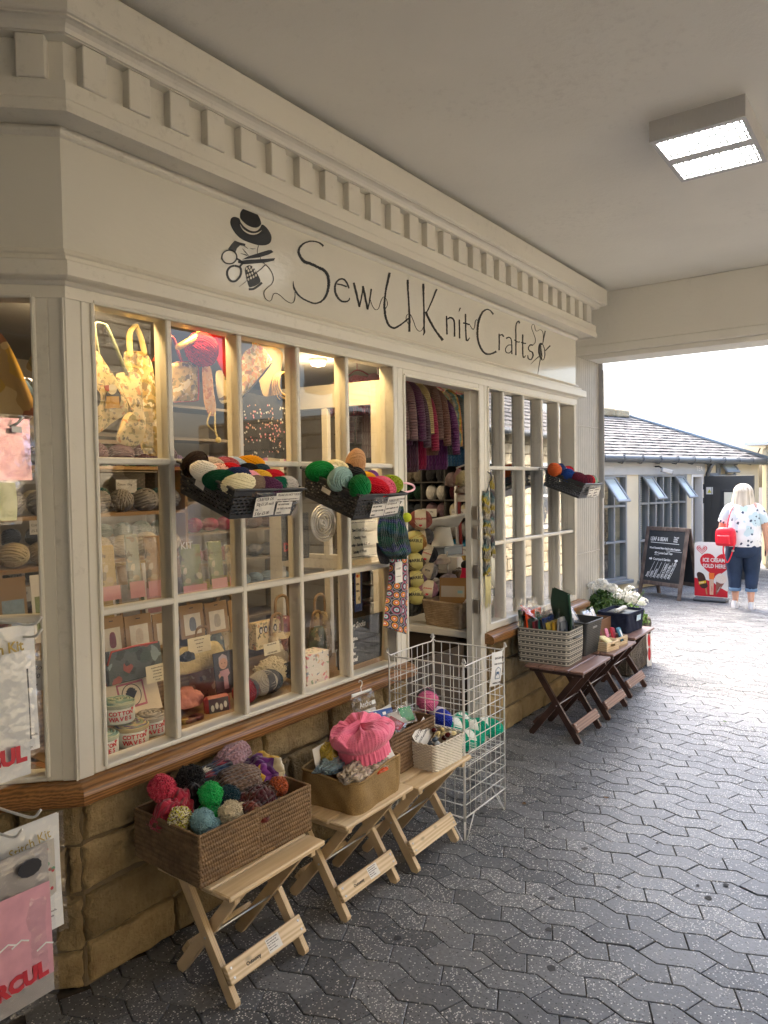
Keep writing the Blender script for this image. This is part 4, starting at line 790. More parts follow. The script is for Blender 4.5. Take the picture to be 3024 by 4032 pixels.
stool('pale pine folding stool under the burlap basket', 2.285, 1.682, .40, .445, M_pinel, M_pine, sticker=True, brand=True, group=GS)
stool('pale pine folding stool under the white woven basket', 2.728, 1.655, .398, .445, M_pinel, M_pine, group=GS)
stool('dark stained folding stool under the striped basket', 4.60, 1.655, .475, .50, M_mahog, M_mahtop, .40, group=GD)
stool('dark stained folding stool under the two little pine crates', 5.165, 1.66, .475, .50, M_mahog, M_mahtop, .40, group=GD)
stool('dark stained folding stool under the navy basket', 5.77, 1.70, .475, .50, M_mahog, M_mahtop, .40, group=GD)

# --- woven baskets
def ring_path(W, D, cr_):
    """rounded rectangle perimeter sampled by length -> (points, outward normals, lengths)"""
    segs = []; hw, hd = W/2-cr_, D/2-cr_; pts = []; nr = []
    for (cx, cy, a0) in ((hw, -hd, -90), (hw, hd, 0), (-hw, hd, 90), (-hw, -hd, 180)):
        for a in np.linspace(a0, a0+90, 7): pts.append((cx+cr_*math.cos(R(a)), cy+cr_*math.sin(R(a)))); nr.append((math.cos(R(a)), math.sin(R(a))))
    pts = np.array(pts+pts[:1]); nr = np.array(nr+nr[:1]); l = np.concatenate([[0], np.cumsum(np.linalg.norm(np.diff(pts, axis=0), axis=1))]); return pts, nr, l
def woven(g, W, D, H, disp, res=.0025, cr_=.008, taper=0., bulge=0., m=0, zres=None, sag=None):
    pts, nr, l = ring_path(W, D, cr_); n = int(l[-1]/res); s_ = np.linspace(0, l[-1], n, endpoint=False); zs = np.linspace(0, H, max(3, int(H/(zres or res))))
    px = np.interp(s_, l, pts[:, 0]); py = np.interp(s_, l, pts[:, 1]); nx = np.interp(s_, l, nr[:, 0]); ny = np.interp(s_, l, nr[:, 1])
    Sg, Zg = np.meshgrid(s_, zs, indexing='ij'); d = disp(Sg, Zg)+bulge*np.sin(np.pi*Zg/H); k = 1-taper*(1-Zg/H)
    P = np.stack([px[:, None]*k+nx[:, None]*d, py[:, None]*k+ny[:, None]*d, Zg], -1)
    if sag is not None: P[:, :, 2] += sag(px, py)[:, None]*(Zg/H)**2
    uv = np.stack([Sg/l[-1], Zg/H], -1); g.grid(P, m, cu=True, uv=uv)
    # inside wall and floor
    Q = np.stack([np.stack([px*(k_)-nx*.008, py*(k_)-ny*.008, np.full(n, z)], -1) for z, k_ in ((H, 1), (H*.5, 1-taper*.5), (.006, 1-taper))], 1)
    if sag is not None: Q[:, 0, 2] += sag(px, py); Q[:, 1, 2] += sag(px, py)*.25
    g.grid(Q, m, cu=True, flip=True); c = np.stack([px*(1-taper)-nx*.008, py*(1-taper)-ny*.008, np.full(n, .006)], -1); g.add(c, [tuple(range(n))], m)
    return px, py, nx, ny
def seagrass(seed, pitch=.0092, rowh=.0155, amp=.0088):
    rg = np.random.default_rng(seed); ph = rg.random(60)*7
    def f(S, Z):
        row = np.floor(Z/rowh).astype(int); fz_ = Z/rowh-row; jit = np.sin(S*180+ph[row % 60])*.25+np.sin(S*61+ph[(row*3) % 60]*3)*.5
        a = np.abs(np.sin(np.pi*(S/pitch+fz_*.55+row*.5+jit*.3))); b = np.sin(np.pi*fz_)**.5
        return amp*(a**.5*(.3+.7*b))+.0012*np.sin(S*37+row*1.7+ph[row % 60])
    return f
def straw(name, c1, c2):
    m, t, p = newmat(name); tc = t.nodes.new('ShaderNodeTexCoord'); n = nd(t, 'ShaderNodeTexNoise', Scale=45., Detail=5.); t.links.new(tc.outputs['Object'], n.inputs[0]); n2 = nd(t, 'ShaderNodeTexNoise', Scale=7., Detail=3.); t.links.new(tc.outputs['Object'], n2.inputs[0])
    r = ramp(t, [(.3, c1), (.7, c2)]); t.links.new(mth(t, 'MULTIPLY_ADD', n2.outputs[0], .5, mth(t, 'MULTIPLY', n.outputs[0], .55)), r.inputs[0]); t.links.new(r.outputs[0], p.inputs['Base Color']); p.inputs['Roughness'].default_value = .6; bump(t, p, n.outputs[0], .4, .003); return m
M_sea = straw('seagrass', (.095, .055, .026), (.27, .17, .085)); M_seadk = straw('dark seagrass', (.085, .048, .025), (.23, .14, .075)); M_whiterope = straw('white paper rope', (.58, .53, .44), (.74, .70, .60))
def rim_twist(g, W, D, H, cr_, r=.006, m=0, n=220):
    pts, nr, l = ring_path(W, D, cr_); s_ = np.linspace(0, l[-1], n, endpoint=False); px = np.interp(s_, l, pts[:, 0]); py = np.interp(s_, l, pts[:, 1])
    for ph in (0, math.pi): g.tube(np.stack([px+.002*np.cos(s_*420+ph), py+.002*np.cos(s_*420+ph), H+.0025*np.sin(s_*420+ph)], -1), r*.72, 5, m, closed=True)
# twin seagrass basket
TB = empty('twin_basket', 'long seagrass basket of two compartments heaped with bobble hats', 'basket', (1.735, 1.965, .40), R(-2.5))
for k, x in enumerate((-.1225, .1255)):
    g = MB(); woven(g, .243, .345, .162, seagrass(k+1), res=.0024, zres=.0022); rim_twist(g, .243, .345, .163, .008); g.build('compartment', M_sea, TB, mx=Matrix.Translation((x, 0, 0)))
    for cx_ in (-.1195, .1195):
        g = MB(); z = np.linspace(0, .165, 70)
        for ph in (0, math.pi): g.tube(np.stack([x+cx_+.0022*np.cos(z*380+ph), -.171+.0022*np.sin(z*380+ph), z], -1), .0058, 5)
        g.build('corner_binding', M_sea, TB)
# burlap basket
def burl(S, Z): return .0025*np.sin(S*23+Z*9)+.004*np.sin(S*9+1)*np.sin(Z*14)+.0015*np.sin(S*61+Z*40)
m, t, p = newmat('burlap'); tc = t.nodes.new('ShaderNodeTexCoord'); mp = nd(t, 'ShaderNodeMapping', Scale=(420, 420, 330)); t.links.new(tc.outputs['Object'], mp.inputs[0]); ck = nd(t, 'ShaderNodeTexNoise', Scale=1., Detail=1.); t.links.new(mp.outputs[0], ck.inputs[0]); n = nd(t, 'ShaderNodeTexNoise', Scale=9., Detail=5.); t.links.new(tc.outputs['Object'], n.inputs[0])
r = ramp(t, [(.35, (.20, .125, .045)), (.65, (.37, .25, .11))]); t.links.new(mth(t, 'MULTIPLY_ADD', ck.outputs[0], .7, mth(t, 'MULTIPLY', n.outputs[0], .35)), r.inputs[0]); t.links.new(r.outputs[0], p.inputs['Base Color']); p.inputs['Roughness'].default_value = .9; bump(t, p, ck.outputs[0], .5, .003); M_burl = m
BB = empty('burlap_basket', 'soft brown burlap basket holding the pink beret on the second pine stool', 'basket', (2.30, 1.845, .40), R(3))
g = MB(); woven(g, .325, .285, .138, burl, res=.006, cr_=.045, bulge=.004, taper=.03, sag=lambda x, y: .012*np.sin(x*14+.5)+.006*np.sin(y*20)); g.build('body', M_burl, BB)
g = MB(); pts, nr, l = ring_path(.328, .288, .046); s_ = np.linspace(0, l[-1], 90, endpoint=False); px, py = np.interp(s_, l, pts[:, 0]), np.interp(s_, l, pts[:, 1]); g.tube(np.stack([px, py, .138+.012*np.sin(px*14+.5)+.006*np.sin(py*20)], -1), .0055, 6, closed=True); g.build('rolled_hem', M_burl, BB)
# dark seagrass basket and white rope basket on the third stool
WB = empty('seagrass_basket', 'dark square seagrass basket of stitching kits behind the white woven basket', 'basket', (2.685, 1.925, .40), R(0)); g = MB(); woven(g, .35, .24, .178, seagrass(5), res=.0028, zres=.0024); rim_twist(g, .35, .24, .178, .008); g.build('body', M_seadk, WB)
def ropew(S, Z):
    row = np.floor(Z/.0062).astype(int); return .0026*np.abs(np.sin(np.pi*Z/.0062))**.6*(.75+.25*np.cos(2*np.pi*S/.026+row*np.pi))+.0022*np.cos(2*np.pi*S/.026+row*np.pi)
WR = empty('rope_basket', 'small white woven rope basket of embroidery skeins at the front of the third stool', 'basket', (2.788, 1.755, .398), R(-3)); g = MB(); woven(g, .235, .165, .112, ropew, res=.003, zres=.0012, cr_=.018, taper=.07)
pts, nr, l = ring_path(.236, .166, .018); s_ = np.linspace(0, l[-1], 200, endpoint=False); px, py = np.interp(s_, l, pts[:, 0]), np.interp(s_, l, pts[:, 1]); g.tube(np.stack([px, py, .113+.006*np.abs(np.sin(np.pi*s_/.0265))], -1), .0042, 5, closed=True); g.build('body', M_whiterope, WR)

# --- hats and knitted things
def pom(name, label, c, r, col, cols=None, n=1700, parent=None, seed=0):
    rg = np.random.default_rng(seed); g = MB(); g.ball((0, 0, 0), r*.82, 14, 10)
    d = rg.normal(size=(n, 3)); d /= np.linalg.norm(d, axis=1)[:, None]; s_ = np.cross(d, rg.normal(size=(n, 3))); s_ /= np.linalg.norm(s_, axis=1)[:, None]; q = np.cross(d, s_); L = r*np.array([.93+.10*rg.random()+.16*fbm(q0[0]*1.8+seed, q0[1]*1.8, q0[2]*1.8) for q0 in d]); w_ = r*.062
    dd = d+rg.normal(size=(n, 3))*.12
    for i in range(n):
        a = d[i]*r*.75; b = dd[i]/np.linalg.norm(dd[i])*L[i]; w2 = w_*1.1
        g.add([a+s_[i]*w_*.6, a-s_[i]*w_*.3+q[i]*w_*.5, a-s_[i]*w_*.3-q[i]*w_*.5, b+s_[i]*w2, b-s_[i]*w2*.5+q[i]*w2*.85, b-s_[i]*w2*.5-q[i]*w2*.85], [(0, 1, 4, 3), (1, 2, 5, 4), (2, 0, 3, 5), (3, 4, 5)], int(rg.random()*len(cols)) if cols else 0)
    ms = [pm('wool '+c_, C(c_), .95, var=.2, vs=40, spec=.15, sheen=.3) for c_ in (cols or [col])]; o = g.build(name, ms, parent, smooth=False); o.location = c; return o
def knit_blob(name, mt, parent, W, D, Hh, seed, nu=72, nv=40, lump=.25, ribs=0, mx=None, low=.15, squash=1.):
    """slumped knitted bag of a hat: dome with folds"""
    g = MB(); P = np.zeros((nu, nv, 3))
    for i in range(nu):
        a = 2*math.pi*i/nu
        for j in range(nv):
            b = math.pi*(.02+.96*j/(nv-1)); sb, cb = math.sin(b), math.cos(b); n_ = fbm(math.cos(a)*sb*1.6+seed*7, math.sin(a)*sb*1.6, cb*1.6+seed)
            k = 1+lump*n_+(.035*math.cos(ribs*a)*min(1, sb*1.5) if ribs else 0); zc = sb**.8*math.sin(a); P[i, j] = (W/2*k*cb, D/2*k*sb**.8*math.cos(a), Hh*k*(zc if zc > 0 else zc*low)*squash)
    g.grid(P, 0, cu=True, flip=True); return g.build(name, mt, parent, mx=mx)
HT = lambda x, y, z: (1.735+x, 1.965+y, .388+z)
def hat(label, c, dims, mt, seed, rot=(0, 0, 0), pomc=None, pr=.045, ppos=None, cols=None, ribs=0, lump=.28):
    e = empty('bobble_hat' if pomc or cols else 'knitted_hat', label, 'hat', HT(*c), group='knitted hats heaped in the twin basket')
    knit_blob('crown', mt, e, *dims, seed, mx=rotm((0, 0, 0), *[R(q) for q in rot]), ribs=ribs, lump=lump)
    if pomc or cols: pom('pom_pom', None, Vector(ppos)*.92, pr*.84, pomc, cols, parent=e, seed=seed)
    return e
K_ = lambda n, h, nu=16, nv=14, **k: knit('knit '+n, C(h), nu, nv, **k)
hat('coral red bobble hat leaning at the back left of the twin basket', (-.19, .06, .12), (.13, .15, .12), K_('coral', '#b03248', 12, 12), 1, (0, 25, 0), '#c63a55', .053, (-.005, .035, .145))
hat('black bobble hat slumped near the middle of the twin basket', (-.075, .07, .15), (.17, .17, .09), K_('black', '#17161a', 14, 12), 2, (0, 0, 20), '#141318', .06, (.01, .03, .095))
hat('bobble hat with a bright green pom pom in the twin basket', (-.09, -.035, .13), (.12, .12, .06), K_('green', '#159447', 14, 12), 3, (20, 0, 0), '#22b35c', .050, (.005, .01, .095))
hat('dark teal bobble hat beside the bright green pom pom', (-.02, -.035, .12), (.15, .13, .06), K_('teal', '#0f3340', 14, 12), 4, (0, 10, 0), '#123846', .048, (.005, -.005, .075))
hat('pale blue bobble hat at the front left of the twin basket', (-.13, -.085, .125), (.13, .10, .05), K_('pale blue', '#6f98a2', 14, 14), 5, (0, 20, 10), '#86aeb8', .047, (-.045, -.0, .055))
hat('cream bobble hat at the front of the twin basket', (-.045, -.095, .13), (.13, .09, .05), K_('cream', '#c2b698', 14, 12), 6, (0, -15, 0), '#cfc3a8', .050, (-.035, -.02, .045))
hat('yellow and white flecked bobble hat at the left end of the twin basket', (-.195, -.02, .13), (.07, .11, .05), K_('mixed grey', '#8a8468', 12, 12), 7, (0, 0, 0), None, .046, (-.015, .0, .055), ['#d6d235', '#efe9d8', '#b9a860', '#5d5238', '#e9e6c0'])
hat('burgundy and brown knitted hat lying in the front of the twin basket', (.05, -.095, .13), (.20, .15, .075), knit('knit burgundy', (0, 0, 0), 20, 16, [C('#4a1420'), C('#3a1218'), C('#6a2a1c'), C('#2c1014')]), 8, (0, 0, 15), ribs=16)
hat('brown bobble hat with an orange pom pom on the twin basket edge', (.13, -.075, .155), (.13, .11, .05), K_('brown', '#4a2c22', 12, 12), 9, (0, 0, 0), None, .042, (.03, -.035, .03), ['#c9683a', '#b0532c', '#a85e40', '#8c4630'])
hat('brown tweed beanie lying open on top of the twin basket', (.06, .01, .195), (.20, .15, .06), knit('knit tweed', (0, 0, 0), 26, 18, [C('#5e4436'), C('#6f5a4e'), C('#4a342a'), C('#80695c')]), 10, (12, -8, -20), lump=.15)
hat('hat knitted in dark multicolour speckle along the back of the twin basket', (.06, .105, .205), (.25, .12, .055), knit('knit multi', (0, 0, 0), 24, 10, [C('#1a1a22'), C('#7a2030'), C('#d8c040'), C('#203858'), C('#d8d0c0'), C('#3a1830'), C('#20202a')], mode='cell'), 11, (0, 6, 5), lump=.2)
hat('dusty pink knitted hat at the back of the twin basket', (.15, .12, .235), (.15, .10, .06), K_('dusty pink', '#a98590', 18, 14), 12, (0, -10, 0), lump=.18)
hat('purple and mustard chunky hat at the right of the twin basket', (.20, .03, .155), (.17, .22, .10), knit('knit plum', (0, 0, 0), 12, 9, [C('#5a2468'), C('#a89a7c'), C('#c09a3a'), C('#4a1c58'), C('#cfc8b8'), C('#6c3078')], mode='cell'), 13, (0, 10, 0), lump=.2)
# pink beret, card and small knits in the burlap basket
PB = empty('pink_beret', 'large bubblegum pink cabled beret on top of the burlap basket', 'hat', (2.325, 1.80, .588))
M_pink = knit('knit pink', C('#f680a0'), 60, 26, strength=.3, mottle=.1)
g = MB(); nu, nv = 120, 60; P = np.zeros((nu, nv, 3))
for i in range(nu):
    a = 2*math.pi*i/nu
    for j in range(nv):
        v = j/(nv-1)
        if v < .30: w_ = v/.30; rr = .100-.004*w_; z = -.03+.044*w_; rib = .0048*math.cos(34*a)*min(1, (1-w_)*4)
        else: w_ = (v-.30)/.70; rr = (.094+.034*math.sin(min(1, w_*3.2)*math.pi*.5))*math.cos(max(0, w_-.38)/.62*math.pi/2)**.62; z = .014+.088*math.sin(min(1, w_/.85)*math.pi/2)-.012*w_*w_; rib = .0026*math.cos(7*a+1.2*math.sin(w_*11))*math.sin(w_*math.pi)**.5
        k = 1+.13*fbm(math.cos(a)*1.5+3, math.sin(a)*1.5, v*2.0)*(.25+v)
        P[i, j] = ((rr*k+rib)*math.cos(a)*1.06, (rr*k+rib)*math.sin(a), z*(1+.5*fbm(math.cos(a)*1.6, math.sin(a)*1.6, 5+v*2)*v))
g.grid(P, 0, cu=True, flip=True, uv=np.stack(np.meshgrid(np.linspace(0, 1, nu), np.linspace(0, 1, nv), indexing='ij'), -1)); g.build('body', M_pink, PB, mx=rotm((0, .0, .006), R(-3), R(-9), 0))
bb = lambda x, y, z: (2.30+x, 1.845+y, .40+z)
def small(label, nm, cat, c, dims, mt, seed, rot=(0, 0, 0), lump=.35):
    e = knit_blob(nm, mt, None, *dims, seed, 56, 30, lump, mx=rotm(c, *[R(q) for q in rot])); return tag(e, label, cat)
small('oatmeal crochet lace scarf at the front left of the burlap basket', 'crochet_scarf', 'scarf', bb(-.09, -.085, .125), (.17, .10, .045), knit('knit oatmeal', C('#b5a592'), 14, 10, strength=1.), 21, (0, 0, 10))
small('blush and cream crochet cuff in front of the pink beret', 'crochet_cuff', 'knitwear', bb(.02, -.105, .128), (.15, .07, .035), knit('knit blush', (0, 0, 0), 14, 10, [C('#c9b3a6'), C('#d49c8c'), C('#b5a592')]), 22, (0, 0, -5))
small('orange knitted scrap at the front rim of the burlap basket', 'orange_knit', 'knitwear', bb(.03, -.122, .118), (.14, .04, .03), K_('orange', '#e0561c', 14, 8), 23)
small('turquoise knitted scarf at the right of the burlap basket', 'turquoise_scarf', 'scarf', bb(.125, -.02, .130), (.11, .12, .045), K_('turq', '#1a7ea8', 14, 12), 24, (0, 10, 0))
small('pale blue knitted roll behind the pink beret', 'blue_knit', 'knitwear', bb(-.10, .02, .135), (.15, .09, .04), K_('pale blue two', '#86a0ae', 14, 12), 25)
small('lilac grey lace knit at the back right of the burlap basket', 'lilac_knit', 'knitwear', bb(.11, .075, .135), (.12, .09, .04), K_('lilac', '#a59aa6', 14, 12), 26)
small('yellow mesh knit beside the white card in the burlap basket', 'yellow_knit', 'knitwear', bb(-.075, .055, .165), (.08, .07, .06), K_('mesh yellow', '#c9b04a', 14, 12), 27)
CD = tag(sheet('price_card', .15, .12, rotm(bb(-.155, .045, .10), R(78), 0, R(8)), M_card, None), 'white card with a red starburst standing in the burlap basket', 'sign'); g = MB(); g.prism([(.085+(.03 if k % 2 else .018)*math.cos(k*math.pi/8), .045+(.03 if k % 2 else .018)*math.sin(k*math.pi/8)) for k in range(16)], .0008, lambda x, y, h: (x, y, .0007+h)); g.build('starburst', pm('starburst red', C('#b32a18'), .6), CD, smooth=False)
tag(sheet('price_tag', .10, .045, rotm(bb(.02, -.125, .125), R(62), R(-12), R(-5)), M_card, None), 'white paper tag tucked at the front of the burlap basket', 'sign')
# kits in the dark seagrass basket
wb = lambda x, y, z: (2.685+x, 1.925+y, .40+z)
KT = empty('stitch_kit', 'clear hanger pack with white lettering in the dark seagrass basket', 'stitching kit', mx=rotm(wb(-.155, .055, .09), R(74), R(4), R(4)))
g = MB(); g.grid([[(.19*i/8, .23*j/8, .004+.003*math.sin(i*1.3+j*.9)) for j in range(9)] for i in range(9)]); g.build('bag', M_film, KT); g = MB(); g.box((.015, .222, 0), (.175, .235, .004), bev=.001); g.tube(cr_spline([(.095, .235, .002), (.095, .252, .002), (.109, .262, .002), (.113, .276, .002), (.099, .284, .002), (.089, .276, .002)], 5), .0022, 6); g.build('hanger', M_white, KT)
text('lettering', 'Anchor', .036, Matrix.Translation((.045, .165, .012)), M_white, KT); sheet('price_sticker', .03, .018, Matrix.Translation((.145, .165, .011)), M_white, KT); sheet('backing_card', .16, .15, Matrix.Translation((.02, .0, .001)), M_card, KT)
KD = empty('stitch_kit', 'boxed wreath embroidery kit with a blue top band leaning in the dark seagrass basket', 'stitching kit', mx=rotm(wb(-.12, .0, .08), R(70), R(8), R(3)))
g = MB(); g.box((0, 0, 0), (.19, .17, .012), bev=.002); g.build('box', M_card, KD, smooth=False); sheet('blue_band', .19, .036, Matrix.Translation((0, .13, .0125)), pm('kit blue', C('#2d57a0'), .4), KD)
for k in (0, 1): 
    g = MB(); ribbon(g, np.array(el((.031+.018*k, .148), .010, .011, n=16)), .004, lambda x, y, h: (x, y, .0135+h)); g.build('mark', M_white, KD, smooth=False)
sheet('price_sticker', .026, .013, Matrix.Translation((.105, .141, .0133)), M_white, KD)
g = MB(); g.box((.055, .005, .0122), (.175, .115, .0128), 0); g.build('picture', pm('chart cream', C('#ece0b8'), .6), KD, smooth=False)
g = MB(); rg = random.Random(4)
for k in range(70):
    a = rg.random()*6.28; rr = .038+rg.uniform(-.012, .012); c0 = (.115+rr*math.cos(a), .062+rr*math.sin(a)); b0 = rg.random()*6.28; g.prism([(c0[0]+.011*math.cos(b0+q)*(1 if i % 2 else .5), c0[1]+.011*math.sin(b0+q)*(1 if i % 2 else .5)) for i, q in enumerate(np.linspace(0, 6.28, 8, endpoint=False))], .0004, lambda x, y, h: (x, y, .013+h), 0)
for k in range(11):
    a = k*.571; c0 = (.115+.038*math.cos(a), .062+.038*math.sin(a)); g.prism(el(c0, .0055, .0055, n=10)[:-1], .0006, lambda x, y, h: (x, y, .0135+h), 1 if k % 2 else 2)
g.prism([(.10, .012), (.115, .022), (.14, .014), (.132, .03), (.118, .026), (.10, .032)], .0006, lambda x, y, h: (x, y, .0138+h), 1)
g.build('wreath', [pm('leaf print', C('#2f6b34'), .6), pm('red print', C('#c02838'), .6), pm('gold print', C('#d8a848'), .6)], KD, smooth=False)
def packet(label, mx, W, Hh, col, nm='packet', th=.018, mt=None):
    e = empty(nm, label, 'packet', mx=mx); g = MB(); n_ = 8; top = [[(W*i/n_, Hh*j/n_, th*math.sin(math.pi*i/n_)*math.sin(math.pi*j/n_)*.5+.004*fbm(i*.9, j*.9, W*99)) for j in range(n_+1)] for i in range(n_+1)]; g.grid(top); g.grid([[(x, y, -z) for x, y, z in r_] for r_ in top], flip=True); g.build('wrapper', M_film, e)
    g = MB(); g.box((W*.12, Hh*.12, -th*.22), (W*.88, Hh*.86, th*.22), bev=.003); g.build('contents', mt or pm('packet '+col, C(col), .7, var=.3, vs=60), e, smooth=False); return e
packet('clear packet of red and silver threads in the dark seagrass basket', rotm(wb(-.05, -.09, .155), R(25), 0, R(20)), .13, .10, '#a03a44')
packet('clear packet of green thread in the dark seagrass basket', rotm(wb(.06, -.02, .15), R(55), 0, R(-20)), .09, .09, '#3a9060')
packet('crumpled clear packet of silver thread in the dark seagrass basket', rotm(wb(.0, -.03, .155), R(30), 0, R(-10)), .10, .10, '#b8b4b0')
AS = tag(sheet('assorted_sign', .17, .085, rotm(wb(.0, .095, .105), R(76), R(-5), 0), pm('kraft card', C('#a98a58'), .8), None), 'kraft card sign lettered ASSORTED at the back of the dark seagrass basket', 'sign'); text('writing', 'ASSORTED', .024, Matrix.Translation((.03, .02, .0009)), M_ink, AS)
g = MB(); g.prism([(0, .085), (.17, .085)]+[(.17-.17*(k+.5*1)/10 if False else .17-.0085*k, .072 if k % 2 == 0 else .058) for k in range(21)], .0006, lambda x, y, h: (x, y, .0007+h)); g.build('zigzag_edge', M_card, AS, smooth=False)
# skeins and sign in the white rope basket
wr = lambda x, y, z: (2.788+x, 1.755+y, .398+z)
OS = tag(sheet('price_sign', .15, .092, rotm(wr(-.098, .008, .065), R(68), R(-17), R(12)), M_card, None), 'handwritten ONLY 50p EACH card standing in the white woven basket', 'sign')
for s_, z, k in (('ONLY 50p EACH', .062, .0235), ('ANCHOR and DMC', .036, .0165), ('skeins', .014, .0165)): text('writing', s_, k, Matrix.Translation((.008, z, .0009)), M_ink, OS, shear=.1, sx=.82)
def skein(label, c, rz, ry, col):
    e = empty('embroidery_skein', label, 'thread', mx=rotm(c, 0, R(ry), R(rz)), group='embroidery skeins in the white woven basket'); g = MB(); rg = np.random.default_rng(int(abs(rz)*7)+3)
    for k in range(26):
        a = rg.random()*6.28; r0 = .011*math.sqrt(rg.random()); x = np.linspace(-.036, .036, 9); w_ = np.sin(np.pi*(x+.036)/.072)**.6*.75+.35; w_ = np.where(np.abs(x) < .01, w_*.8, w_); g.tube(np.stack([x, r0*np.cos(a)*w_*1.2, r0*np.sin(a)*w_], -1), .0024, 5)
    g.build('threads', M_yarn, e, color=C(col)); g = MB(); g.lathe([(.0125, -.006), (.013, 0), (.0125, .006)], 14); b = g.build('paper_band', M_card, e); b.matrix_local = rotm((-.012, 0, 0), 0, R(90), 0); return e
for lab, c, rz, ry, col in (('butter yellow skein standing left of centre in the white woven basket', (-.005, -.01, .115), 80, 55, '#e2cf9a'), ('maroon skein behind the yellow ones in the white woven basket', (.045, .03, .125), 20, 25, '#5c2424'), ('maroon skein at the front of the white woven basket', (.03, -.04, .115), 60, 35, '#5a2220'), ('butter yellow skein at the right of the white woven basket', (.075, .01, .12), 40, 30, '#dcc890'), ('pale yellow skein lying across the right of the white woven basket', (.07, -.03, .112), 110, 12, '#e8dcae'), ('slate blue skein beside the sign in the white woven basket', (-.05, -.02, .11), 70, 40, '#59687a'), ('silver grey skein at the front left of the white woven basket', (-.06, -.05, .108), 30, 15, '#a8b0b4')): skein(lab, wr(*c), rz, ry, col)
# ================================================================ wire bin of bargains
BN = empty('wire_bin', 'tall white wire dump bin of bargain yarn in front of the doorway', 'wire bin', (3.125, 1.89, 0)); bw, bd = .205, .21
def wire(g, a, b, r=.0018): g.tube([a, [(p_+q_)/2 for p_, q_ in zip(a, b)], b], r, 6)
def wpanel(o, d, L):
    g = MB(); d = np.array([*d, 0.]); o = np.array([*o, 0.]); P = lambda s_, z: o+d*s_+np.array([0, 0, z])
    g.tube(cr_spline([P(.004, .09), P(.004, .79), P(.018, .81), P(L-.018, .81), P(L-.004, .79), P(L-.004, .09)], 3), .0036, 6)
    for k in range(12): z = .107+.0585*k; wire(g, P(.004, z), P(L-.004, z), .0036 if k == 0 else .0022)
    for k in range(1, 8): wire(g, P(L*k/8, .107), P(L*k/8, .81))
    for s_, sg in ((.004, 1), (L-.004, -1)): g.tube([P(s_, .11), P(s_, .0), P(s_+.012*sg, .0), P(s_+.085*sg, .107)], .0028, 6)
    return g.build('side_panel', M_chrome, BN)
for o, d, L in (((-bw, -bd), (1, 0), 2*bw), ((bw, -bd), (0, 1), 2*bd), ((bw, bd), (-1, 0), 2*bw), ((-bw, bd), (0, -1), 2*bd)): wpanel(o, d, L)
g = MB()
for k in range(9): wire(g, (-bw+.006+k*(2*bw-.012)/8, -bd, .345), (-bw+.006+k*(2*bw-.012)/8, bd, .345)); wire(g, (-bw, -bd+.006+k*(2*bd-.012)/8, .347), (bw, -bd+.006+k*(2*bd-.012)/8, .347))
g.build('shelf', M_chrome, BN)
SG = empty('bargain_sign', 'white paper sign reading bargain bin while stocks last hung on the wire bin', 'sign', mx=frame((3.155, 1.672, .665), (1, 0, -.12), (.12, -.06, 1)))
g = MB(); g.grid([[(.118*i/6, .165*j/6, .0035*math.sin(i*.8)+.004*math.sin(j*.7)) for j in range(7)] for i in range(7)]); g.build('sheet', M_white, SG)
for s_, z, k in (('BARGAIN BIN', .132, .0165), ('WHILE STOCKS LAST', .105, .0118), ('NORMALLY PRICED', .012, .0122)): text('writing', s_, k, Matrix.Translation((.012, z, .0095)), M_ink, SG, sx=.92, shear=.1)
g = MB(); mk = lambda x, y, h: (x, y, .0088+h); ribbon(g, np.array([(.035, .036), (.035, .082), (.058, .092), (.082, .082), (.082, .036), (.035, .036)]), .003, mk); g.prism([(.044, .052), (.050, .052), (.052, .058), (.066, .058), (.068, .052), (.073, .052), (.072, .066), (.066, .070), (.05, .07), (.044, .068)], .0004, mk); g.build('badge', pm('badge blue', C('#4a6a8a'), .6), SG, smooth=False)
def fat(label, c, col, rz, ry=0, bandc=None, k=1.):
    o = yball(label, col, rotm(c, R(20), R(ry), R(rz), (k*1.3, k*.9, k*.9)), big=1, group='skeins of yarn in the wire bin')
    band(o, .075, .055, pm('skein band '+bandc, C(bandc), .6, var=.3, vs=40), .22); return o
fat('rose pink skein with dark band on top of the pile in the wire bin', (3.04, 1.955, .585), '#d4709c', 35, 0, '#2c2c34', 1.05); fat('royal blue skein half hidden in the wire bin', (3.06, 1.90, .50), '#2b3fae', 60, 0, '#e0e4f0')
for lab, c, rz in (('teal green skein beside the blue one in the wire bin', (3.12, 1.85, .44), -30), ('teal green skein in the middle of the wire bin', (3.19, 1.79, .425), -45), ('teal green skein at the right front corner of the wire bin', (3.26, 1.76, .42), -60), ('lowest teal green skein at the front of the wire bin', (3.10, 1.765, .40), -25), ('teal green skein at the back right of the wire bin', (3.26, 1.90, .42), 10), ('teal green skein under the pink one in the wire bin', (3.0, 1.96, .42), 80)): fat(lab, c, '#16a386', rz, 0, '#dfe6e2', .98)
fat('dusty pink skein under the rose pink one in the wire bin', (2.99, 1.98, .49), '#c86890', 10, 0, '#d0c0c8')

